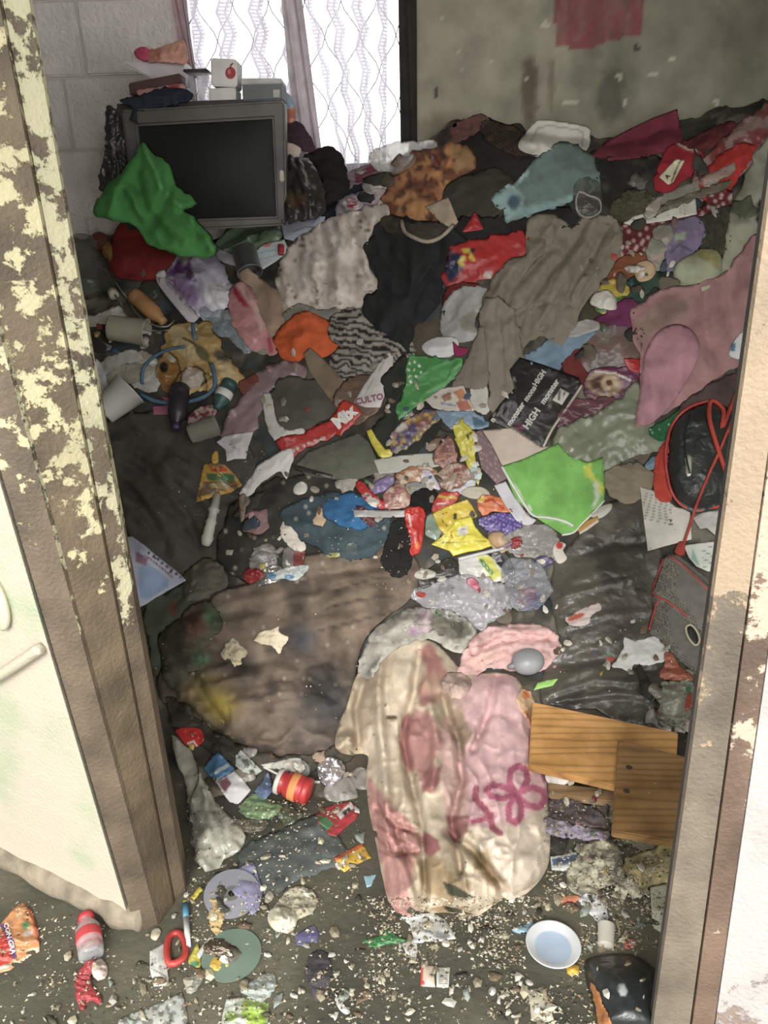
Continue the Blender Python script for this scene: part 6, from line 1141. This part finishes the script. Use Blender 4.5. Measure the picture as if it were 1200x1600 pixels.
S('small_grey_lid', 'small grey-white square beside the red and green pack', 'lid', '554,1258 562,1264 562,1270 554,1268', (196, 196, 196), 'paper', .004, 0, 10, smooth=False)
S('yellow_sachet', 'yellow sachet with an orange top strip on the floor', 'sachet', '522,1340 544,1328 566,1316 580,1340 556,1350 538,1362 530,1356', (216, 172, 42), 'wrap', .008, .003, 12, smooth=False, step=2.2, pt=[((206, 92, 50), 'l 6 524,1342 546,1330 566,1320', 1), ((130, 110, 60), 'o 538 1350 6 5 0', 2), ((120, 110, 60), 'o 568 1342 5 4 0', 2)])
S('light_blue_triangle', 'tiny light blue triangle of paper below the yellow sachet', 'paper', '568,1368 588,1366 580,1384 573,1386', (140, 180, 196), 'paper', .002, 0, 8, smooth=False)
def disc(name, label, px, py, R, c, hub=True, lift=.003, tilt=(0, 0), cutout=None):
    Mx, s = frame(px, py, 0, lift, True); Mx = Mx @ Matrix.Rotation(tilt[0], 4, 'X') @ Matrix.Rotation(tilt[1], 4, 'Y'); R = .060
    n = 48; rr = [.0075, .018, .019, R-.001, R]; V = []; Fc = []
    for z in (0, .0013):
        for r_ in rr:
            for k in range(n): t = 2*math.pi*k/n; V.append((r_*math.cos(t), r_*math.sin(t), z))
    m_ = len(rr)
    for lay in (0, 1):
        for i in range(m_-1):
            for k in range(n):
                k2 = (k+1) % n; a = lay*m_*n+i*n; f = (a+k, a+n+k, a+n+k2, a+k2); Fc.append(f if lay else f[::-1])
    for k in range(n):
        k2 = (k+1) % n; a = (m_-1)*n; b_ = m_*n+(m_-1)*n; Fc.append((a+k, a+k2, b_+k2, b_+k)); Fc.append((k, m_*n+k, m_*n+k2, k2))
    def pt_(V_, col):
        r_ = np.hypot(V_[:, 0], V_[:, 1]); k = (r_ < .0185); col[k] = lin((150, 150, 146)); return col
    o = hard(name, (V, Fc), Mx, c, 'disc', None, False, None, pt_); return tag(o, label, 'disc')
disc('compact_disc', 'shiny compact disc half covered by rubbish in the lower left', 362, 1396, 0, (188, 190, 204), tilt=(.10, .10), lift=.012)
disc('compact_disc', 'greenish grey scratched compact disc lying below the shiny disc', 362, 1492, 0, (150, 178, 160), lift=.004)
bump_ra(362, 1396, 50, 50, .012)
S('purple_card_sleeve', 'faded violet card sleeve over the right part of the shiny disc', 'sleeve', '352,1364 372,1356 394,1346 404,1370 410,1392 404,1418 392,1428 384,1404 366,1396', (128, 126, 158), 'paper', .006, .003, 30)
S('beige_leaf', 'torn brown-yellow wrapper lying across the shiny disc', 'wrapper', '322,1400 330,1388 340,1402 350,1420 348,1440 338,1462 328,1446 326,1424', (176, 150, 96), 'paper', .008, .008, 8, rag=2)
S('black_ribbon', 'dark twisted ribbon across the shiny disc', 'ribbon', '334,1370 342,1362 350,1374 354,1392 348,1408 358,1420 346,1424 338,1402', (66, 66, 58), 'cloth', .006, .004, 8)
mk = empty('marker_pen', fl(292, 1448), 'white marker pen with a blue end and yellow tip on the floor', 'pen'); Mx, s = frame(292, 1446, 86, .002); Mx = Mx @ Matrix.Translation((0, 0, 4.5*s))
V, Fc = lathe([(x*s, r*s) for x, r in ((-10, 0), (-10, 4.6), (40, 4.6), (41, 0))], 14); hard('barrel', (V, Fc), Mx, (206, 206, 204), 'hard', mk)
V, Fc = lathe([(x*s, r*s) for x, r in ((-36, 0), (-36, 5), (-10, 5), (-10, 0))], 14); hard('pen_cap', (V, Fc), Mx, (60, 130, 160), 'hard', mk)
V, Fc = lathe([(x*s, r*s) for x, r in ((-42, 0), (-41, 3), (-36, 4.4), (-36, 0))], 12); hard('pen_end', (V, Fc), Mx, (206, 190, 40), 'hard', mk)
S('yellow_string', 'crinkled yellow plastic string above the marker pen', 'string', '296,1404 304,1394 312,1384 316,1390 308,1400 300,1410', (206, 190, 50), 'wrap', .006, .004, 5)
S('yellow_green_wrapper', 'yellow and green wrapper at the lower end of the marker pen', 'wrapper', '294,1502 300,1488 308,1474 312,1490 314,1508 304,1512', (206, 196, 56), 'wrap', .008, .004, 8, pt=[((50, 116, 70), 'o 304 1506 8 5 0', 2)])
S('white_straw', 'white drinking straw piece beside the yellow and green wrapper', 'straw', '308,1490 316,1478 330,1464 334,1468 322,1484 312,1496', (212, 212, 208), 'hard', .005, 0, 10)
S('orange_yellow_scraps', 'orange-yellow torn wrapper on the greenish disc', 'wrapper', '328,1506 336,1494 346,1500 344,1514 332,1516', (214, 170, 50), 'wrap', .005, .003, 6)
S('yellow_slip', 'thin yellow slip on the greenish disc', 'slip', '352,1508 358,1494 364,1496 358,1512', (214, 200, 80), 'paper', .003, .001, 6)
S('crumpled_brown_wrapper', 'crumpled brownish wrapper in the hole of the greenish disc', 'wrapper', '318,1478 334,1466 352,1468 366,1478 370,1490 356,1496 336,1492 324,1494', (116, 102, 88), 'foil', .012, .008, 6)
cord('red_ring', 'oval red plastic ring on the floor left of the marker pen', 'ring', '268,1460 280,1458 289,1472 289,1492 280,1502 266,1506 261,1492 262,1472', 5.5, (182, 48, 40), 'hard', closed=True, lift=.004)
S('medicine_box', 'small white flattened box with black print left of the red ring', 'box', '234,1486 256,1474 260,1500 264,1538 240,1540 234,1514', (206, 208, 202), 'paper', .010, .001, 20, smooth=False, pt=[((70, 70, 66), 'l 2 250,1536 262,1532', 1), ((130, 130, 126), 'l 1 238,1496 240,1510', .8), ((130, 130, 126), 'l 1 242,1496 244,1508', .8), ((90, 90, 86), 'l 1.4 238,1514 260,1526', .8)], step=2.2)
b_ = bottle('clear_bottle', 'small clear plastic bottle with a red cap and red label on the floor', 141, 1474, -98, 74, 19, (196, 198, 200), 'clear', cap=(196, 34, 50), lab=(190, 40, 50), neck=.55)
S('red_torn_wrapper', 'torn red and white wrapper below the clear bottle', 'wrapper', '118,1530 128,1510 140,1500 150,1504 140,1524 146,1544 158,1556 156,1568 140,1562 128,1578 118,1556', (166, 46, 54), 'wrap', .010, .008, 8, rag=1.5)
S('white_pink_tissue', 'pale pinkish tissue scrap right of the torn red wrapper', 'tissue', '146,1504 158,1498 168,1512 164,1526 152,1530 144,1520', (206, 184, 176), 'paper', .010, .006, 7, rag=1)
o = S('crisp_packet', 'orange, red and purple crisp packet at the lower left corner', 'crisp packet', '-20,1470 4,1440 20,1420 36,1408 50,1424 60,1456 62,1486 40,1500 14,1516 -20,1524', (206, 140, 84), 'wrap', .02, .008, 20, smooth=False, step=2.6, pt=[((184, 44, 34), '-20,1480 6,1452 22,1480 20,1502 -20,1520', 3), ((84, 54, 110), 'l 8 4,1446 18,1470 22,1494', 1.5), ((70, 126, 76), 'o 40 1446 6 7 0', 3), ((190, 50, 40), 'l 4 40,1412 54,1440 60,1470', 1.5), ((210, 208, 190), 'l 4 -10,1516 30,1504 60,1482', 2), ((206, 196, 190), 'o 44 1458 8 4 -20', 2), ((214, 180, 130), 'o 30 1430 6 5 0', 1)])
letters('CON GRA', 15, 1466, 8, 76, (226, 214, 214), o, .02)
S('newspaper_page', 'black and white printed page at the bottom edge of the floor', 'newspaper', '182,1612 186,1592 220,1578 256,1564 284,1550 290,1570 296,1612', (182, 186, 180), 'paper', .004, .002, 30, smooth=False, pat=p_noise((96, 98, 92), 9, .02, .15, 0, .9))
S('green_white_wrapper', 'lime green and white wrapper at the bottom edge of the floor', 'wrapper', '344,1612 348,1584 354,1560 376,1558 400,1562 420,1566 418,1612', (196, 202, 188), 'wrap', .008, .006, 14, smooth=False, pt=[((150, 186, 50), '382,1562 418,1566 416,1612 384,1600 376,1586', 4), ((130, 170, 60), 'o 362 1588 10 8 0', 3)])
S('pale_clear_film', 'pale grey-green clear film above the green and white wrapper', 'film', '376,1548 390,1536 408,1524 426,1522 432,1536 424,1552 408,1564 392,1558', (182, 192, 184), 'film', .012, .008, 10)
S('grey_film_piece', 'pale crumpled film right of the small white flattened box', 'film', '288,1540 296,1526 310,1516 322,1512 316,1530 306,1546 294,1552', (176, 176, 164), 'film', .008, .006, 8)
S('cream_rag', 'cream crumpled rag right of the compact discs', 'rag', '420,1432 432,1412 448,1392 468,1384 490,1392 496,1410 484,1428 466,1436 452,1456 430,1452', (190, 182, 156), 'dirty', .016, .016, 8, rag=2)
S('white_round_piece', 'smooth round cream piece on the cream rag', 'foam', '418,1434 424,1420 440,1416 458,1422 464,1438 456,1454 438,1456 424,1448', (206, 202, 176), 'paper', .014, .002, 16)
S('violet_card', 'small violet card on the floor below the cream rag', 'card', '460,1462 476,1452 490,1444 498,1458 496,1472 478,1480 464,1476', (88, 84, 128), 'paper', .004, .002, 14, smooth=False)
S('dark_violet_cloth', 'flat dark violet trodden cloth on the floor', 'cloth', '476,1518 482,1496 498,1484 512,1490 518,1512 514,1540 502,1562 490,1560 484,1540', (72, 66, 72), 'dirty', .005, .003, 14)
S('green_plastic_wrapper', 'crumpled green plastic wrapper on the floor below the blanket', 'wrapper', '566,1472 580,1464 598,1460 606,1452 620,1462 636,1470 620,1474 600,1476 584,1480', (44, 120, 60), 'wrap', .008, .006, 7)
o = S('white_printed_sack', 'white and grey printed plastic sack piece under the blanket hem', 'sack', '626,1432 650,1428 676,1426 694,1434 706,1452 712,1466 690,1470 664,1470 652,1480 650,1500 634,1488 628,1474 646,1466 640,1444', (202, 204, 200), 'wrap', .006, .004, 14, smooth=False, pt=[((120, 122, 122), 'o 690 1462 14 6 10', 3), ((110, 112, 112), 'l 4 656,1450 676,1458', 2)])
letters('S', 690, 1440, 7, 100, (60, 60, 60), o, .03)
o = S('match_packet', 'tiny red and white packet near the bottom of the floor', 'packet', '658,1507 677,1509 680,1541 657,1540', (214, 196, 176), 'paper', .005, 0, 10, smooth=False, step=1.8, pt=[((206, 70, 66), 'l 4 660,1508 658,1540', .8), ((206, 60, 56), 'o 660 1536 4 4 0', .8)])
o = S('price_label', 'tiny white barcode label beside the red and white packet', 'label', '682,1511 703,1511 701,1542 682,1541', (206, 208, 198), 'paper', .003, 0, 10, smooth=False, step=1.6, pt=[((110, 112, 106), 'l .9 %d,%d %d,%d' % (686, 1516+i*3, 699, 1516+i*3), .5) for i in range(8)])
S('white_oval_wrapper', 'small white oval scrap with black marks at the bottom of the floor', 'scrap', '523,1560 530,1558 538,1570 547,1580 540,1584 530,1576', (196, 198, 190), 'paper', .004, .001, 8)
# white saucer
Mx, s = frame(864, 1482, 0, .004, True)
pl = empty('white_saucer', Mx.translation, 'round white plate with a pale blue centre on the floor', 'plate')
V, Fc = lathe([(.000, .001), (.000, 26*s), (.004, 30*s), (.012, 42*s), (.0145, 42.5*s), (.014, 40.5*s), (.006, 30*s), (.0035, 27*s), (.003, .001)], 40, 'z')
def ppl(V_, col):
    r_ = np.hypot(V_[:, 0], V_[:, 1]); col[(r_ < 27.5*s) & (V_[:, 2] > .002)] = lin((176, 196, 220)); return col
hard('plate_body', (V, Fc), Mx, (218, 222, 224), 'hard', pl, True, None, ppl)
RA_s = RA.copy(); bump_ra(864, 1482, 34, 32, .006)
S('red_print', None, None, '848,1492 852,1498 856,1490 858,1498 864,1500 858,1504 854,1502 850,1504 850,1498', (204, 130, 140), 'paper', .0006, 0, 6, parent=pl, th=.0005)
S('leaf_bit', 'small green leaf bit lying on the white plate', 'leaf', '828,1476 832,1472 838,1482 834,1488', (110, 120, 80), 'paper', .003, 0, 6)
S('yellow_plastic_piece', 'bright yellow plastic piece at the edge of the white plate', 'plastic piece', '885,1510 894,1504 905,1508 905,1521 892,1524 886,1520', (226, 176, 26), 'hard', .010, 0, 8, smooth=False)
S('small_blue_wrapper', 'small pale blue wrapper twist above the white plate', 'wrapper', '800,1452 812,1446 824,1444 830,1436 834,1446 826,1456 812,1458', (132, 176, 206), 'wrap', .006, .004, 6)
S('beige_receipt', 'curled beige paper slip at the bottom of the floor', 'paper', '823,1546 838,1544 852,1540 856,1562 866,1594 846,1597 830,1594 828,1566', (190, 184, 160), 'paper', .006, .002, 30, smooth=False)
S('pebble', 'smooth white pebble on the floor below the white plate', 'pebble', '764,1546 768,1540 774,1543 775,1550 769,1554 764,1551', (214, 212, 204), 'hard', .008, 0, 6, pw=3)
# black pot at the right doorpost
S('dark_pan', 'black rounded plastic object lying at the foot of the right doorpost', 'pan', '914,1506 930,1494 960,1490 990,1492 1016,1508 1034,1530 1040,1612 950,1612 932,1580 920,1548', (36, 44, 46), 'wrap', .07, .003, 60, pw=26, pt=[((190, 196, 196), 'o 973 1547 6 9 -10', 2)])
cup('cork_tube', 'white tube with a brown inside above the black rounded object', 946, 1468, -88, 34, 12, 13, (186, 182, 168), 'hard', inner=(110, 84, 56), cat='tube')
S('orange_strap', 'translucent orange plastic strip along the black rounded object', 'strip', '922,1534 930,1540 940,1562 950,1586 958,1612 940,1612 932,1580 926,1556', (190, 120, 60), 'wrap', .012, .003, 14)
# ------------------------------------------------------------------ scraps and crumbs
rnd = np.random.RandomState(5)
def scrap(px, py, r, c, name, label, cat, grp, mat='paper', asp=.6):
    n = rnd.randint(5, 9); a0 = rnd.rand()*6.28; an = rnd.rand()*3.14
    t = a0+np.arange(n)*6.283/n; q = r*(.65+.5*rnd.rand(n)); x = q*np.cos(t); y = q*np.sin(t)*asp
    X = px+x*math.cos(an)-y*math.sin(an); Y_ = py+x*math.sin(an)+y*math.cos(an)
    X = np.append(X, px); Y_ = np.append(Y_, py)
    D = ra(X, Y_)+.002+.004*rnd.rand(n+1); D[-1] += .003+.004*rnd.rand()
    T = hit(X, Y_, D); B = T.copy(); B[:, 2] -= .0025; V = np.concatenate([T, B]); m = n+1
    Fc = []
    for i in range(n):
        j = (i+1) % n; Fc += [(i, j, n), (m+j, m+i, m+n), (i, m+i, m+j, j)]
    nn = np.cross(T[1]-T[0], T[n]-T[0])
    if nn@(CAM-T[0]) < 0: Fc = [tuple(reversed(f)) for f in Fc]
    o = mesh_obj(name, V, Fc, item_mat(mat), None, np.tile(lin(c), (len(V), 1)), False); return tag(o, label, cat, grp)
MARKS = [(o['_px'], o['label']) for o in COL.objects if o.parent is None and o.get('label') and o.get('_px') and o.get('category') and not o.get('_fill') and len(o['label'].split()) < 10 and o['_sz'] > 26]
SEEN = set()
def whereis(x, y, what, r):
    size = 'tiny' if r < 4 else ('small' if r < 6.5 else 'larger'); c = sorted(MARKS, key=lambda m: (m[0][0]-x)**2+(m[0][1]-y)**2)[:10]
    for m in c:
        dx, dy = x-m[0][0], y-m[0][1]
        w = ('right of' if dx > 0 else 'left of') if abs(dx) > abs(dy) else ('below' if dy > 0 else 'above')
        if dx*dx+dy*dy < 400: w = 'on or beside'
        n = ' '.join(m[1].split()[:9]); t = '%s %s, %s the %s' % (size, what, w, n)
        if t not in SEEN and len(t.split()) <= 16: SEEN.add(t); return t
    return '%s %s, %s the %s' % (size, what, w, ' '.join(c[0][1].split()[:6]))
for o, x, y, nm, mt, r in FILL: o['label'] = whereis(x, y, 'crumpled %s %s' % (nm, {'cloth': 'cloth', 'film': 'film', 'clear': 'film'}.get(mt, 'wrapper')), r/4.5)
# paper scraps and coloured bits showing in the gaps of the heap
GAPS = ['400,730 560,740 640,760 640,860 560,880 400,890 340,860 350,800', '560,690 760,690 780,760 700,790 560,760', '640,870 800,860 870,860 870,960 660,960', '600,590 800,600 760,690 600,700', '140,390 260,430 320,520 240,600 150,560', '380,520 620,520 640,640 420,660', '860,940 1000,960 1080,1040 960,1080 860,1040', '900,420 1000,360 1080,400 990,480', '280,1140 560,1180 580,1260 380,1300 300,1240', '860,1190 960,1230 960,1420 860,1400']
TONES = [((206, 200, 186), 'off-white', 6), ((176, 168, 146), 'grubby beige', 5), ((150, 144, 130), 'dull grey', 4), ((110, 92, 72), 'brown', 3), ((170, 60, 52), 'small red', 1.2), ((70, 100, 130), 'small blue', 1), ((84, 120, 80), 'small green', 1), ((196, 172, 70), 'small yellow', 1), ((176, 130, 140), 'dusty pink', 1.2)]
wts = np.array([t[2] for t in TONES]); wts = wts/wts.sum()
cnt = 0
while cnt < 210:
    P = pts(GAPS[rnd.randint(len(GAPS))]); x = rnd.uniform(P[:, 0].min(), P[:, 0].max()); y = rnd.uniform(P[:, 1].min(), P[:, 1].max())
    if not inside(np.array([x]), np.array([y]), P)[0]: continue
    c, nm, _ = TONES[rnd.choice(len(TONES), p=wts)]; j = rnd.uniform(.8, 1.1); r = rnd.uniform(3, 8.5)
    scrap(x, y, r, np.clip(np.array(c)*j, 0, 250), 'wrapper_scrap', whereis(x, y, nm+' torn scrap', r), 'scrap', 'torn scraps in the gaps of the heap', 'paper' if rnd.rand() < .6 else 'wrap'); cnt += 1
cnt = 0
FZ = pts('60,1500 240,1420 320,1370 560,1290 600,1410 860,1400 1040,1340 1010,1612 0,1612 0,1540')
while cnt < 200:
    x = rnd.uniform(0, 1040); y = rnd.uniform(1290, 1600)
    if not inside(np.array([x]), np.array([y]), FZ)[0]: continue
    if 815 < x < 910 and 1440 < y < 1525: continue
    right = x > 540
    c = [(206, 200, 176), (190, 182, 152), (214, 210, 196), (160, 148, 120)][rnd.randint(4)]; r = rnd.uniform(2.5, 6) if rnd.rand() < .7 else rnd.uniform(6, 11); tone = {206: 'cream', 190: 'yellowish', 214: 'whitish', 160: 'brownish'}[c[0]]
    if not right and rnd.rand() < .4: continue
    scrap(x, y, r, np.array(c)*rnd.uniform(.8, 1.05), 'floor_scrap', whereis(x, y, tone+' flake', r), 'scrap', 'pale flakes trodden into the floor', 'paper', rnd.uniform(.35, .9)); cnt += 1
# bigger torn pieces lying flat on the floor
_g = np.random.RandomState(23); n_ = 0
while n_ < 70:
    x = _g.uniform(40, 1040); y = _g.uniform(1290, 1600)
    if not inside(np.array([x]), np.array([y]), FZ)[0] or (_g.rand() < .5 and x < 560): continue
    if 810 < x < 915 and 1435 < y < 1530: continue
    if 905 < x and y > 1480: continue
    if float(ra(x, y)) > .012: continue
    c, nm = [((196, 188, 160), 'cream'), ((150, 140, 112), 'tan'), ((84, 80, 62), 'dark olive'), ((62, 58, 46), 'blackish'), ((204, 200, 190), 'white'), ((120, 100, 76), 'brown'), ((150, 160, 150), 'grey-green')][_g.randint(7)]
    r = _g.uniform(7, 17); n = _g.randint(6, 11); t = np.arange(n)*6.283/n+_g.uniform(-.3, .3, n); q = r*_g.uniform(.45, 1.2, n); a = _g.rand()*3.14; xx = q*np.cos(t); yy = q*np.sin(t)*_g.uniform(.4, .8)
    S('torn_piece', whereis(x, y, 'flat torn %s piece' % nm, r/2.2), 'torn piece', np.stack([x+xx*math.cos(a)-yy*math.sin(a), y+xx*math.sin(a)+yy*math.cos(a)], 1), c, 'dirty', .004, .006, 6, smooth=False, step=3.5, grp='torn pieces lying flat on the floor'); n_ += 1
# crumbs: countless, one object each
def crumbs(name, label, N_, sampler, cols, r0, r1, flat=.5):
    X, Y_ = sampler(N_); n = len(X); D = ra(X, Y_)+.001; C = hit(X, Y_, D)
    base = np.array([(1, 0, 0), (-.4, .9, 0), (-.5, -.8, 0), (.1, .05, 1)])
    sz = (r0+(r1-r0)*rnd.rand(n)**2.5); a = rnd.rand(n)*6.28; V = np.zeros((n, 4, 3)); 
    for k in range(4):
        bx, by, bz = base[k]; jx = 1+.5*(rnd.rand(n)-.5); x = bx*sz*jx; y = by*sz*(.4+.6*rnd.rand(n))
        V[:, k, 0] = C[:, 0]+x*np.cos(a)-y*np.sin(a); V[:, k, 1] = C[:, 1]+x*np.sin(a)+y*np.cos(a); V[:, k, 2] = C[:, 2]+bz*sz*flat*rnd.rand(n)
    dy = (V[:, :, 1]-C[:, None, 1])
    V[:, :, 2] += dy*np.where(C[:, 1] > 1.75, .75, 0)[:, None]
    col = np.array([lin(c) for c in cols])[rnd.randint(len(cols), size=n)]*(.75+.4*rnd.rand(n))[:, None]
    i = np.arange(n)*4; Fc = np.concatenate([np.stack([i, i+1, i+3], 1), np.stack([i+1, i+2, i+3], 1), np.stack([i+2, i, i+3], 1), np.stack([i+2, i+1, i], 1)])
    o = mesh_obj(name, V.reshape(-1, 3), Fc.tolist(), item_mat('paper'), None, np.repeat(col, 4, 0), False); tag(o, label, 'crumbs', kind='stuff')
def s_floor(n):
    x = rnd.uniform(-40, 1080, n); y = 1250+360*rnd.rand(n)
    d = .25+.75*ss(-.15, .35, fbm(x/45, y/30, 5, 3)); d = d*np.where(x > 560, 1, .55)*np.where((x > 560) & (y > 1330) & (y < 1500), 1.3, .7)
    k = rnd.rand(n) < d; k &= ~((x > 560) & (x < 850) & (y < 1400)); k &= ~((x > 822) & (x < 906) & (y > 1446) & (y < 1520)); k &= (x > 200+0*x) | (y > 1400+.0*x)
    k &= ~inside(x, y, pts('910,1490 1050,1490 1050,1650 940,1650'))
    k &= ~((x < 290) & (y < 1375+.42*x)); return x[k], y[k]
crumbs('floor_crumbs', 'pale crumbs and grit strewn over the dirty floor', 52000, s_floor, [(196, 190, 166), (170, 162, 134), (214, 208, 190), (120, 112, 90), (60, 56, 44), (150, 130, 96)], .0007, .0062)
def s_heap(n):
    x = rnd.uniform(240, 1080, n); y = rnd.uniform(700, 1260, n); d = .1+.9*ss(0, .4, fbm(x/50, y/40, 15, 3)); d = d*np.where((x < 660) & (y < 900), 1, .35)
    k = rnd.rand(n) < d; return x[k], y[k]
crumbs('heap_crumbs', 'pale crumbs scattered over the soiled cloths of the heap', 7000, s_heap, [(196, 190, 170), (160, 152, 130), (210, 204, 190), (110, 100, 80)], .0008, .004)
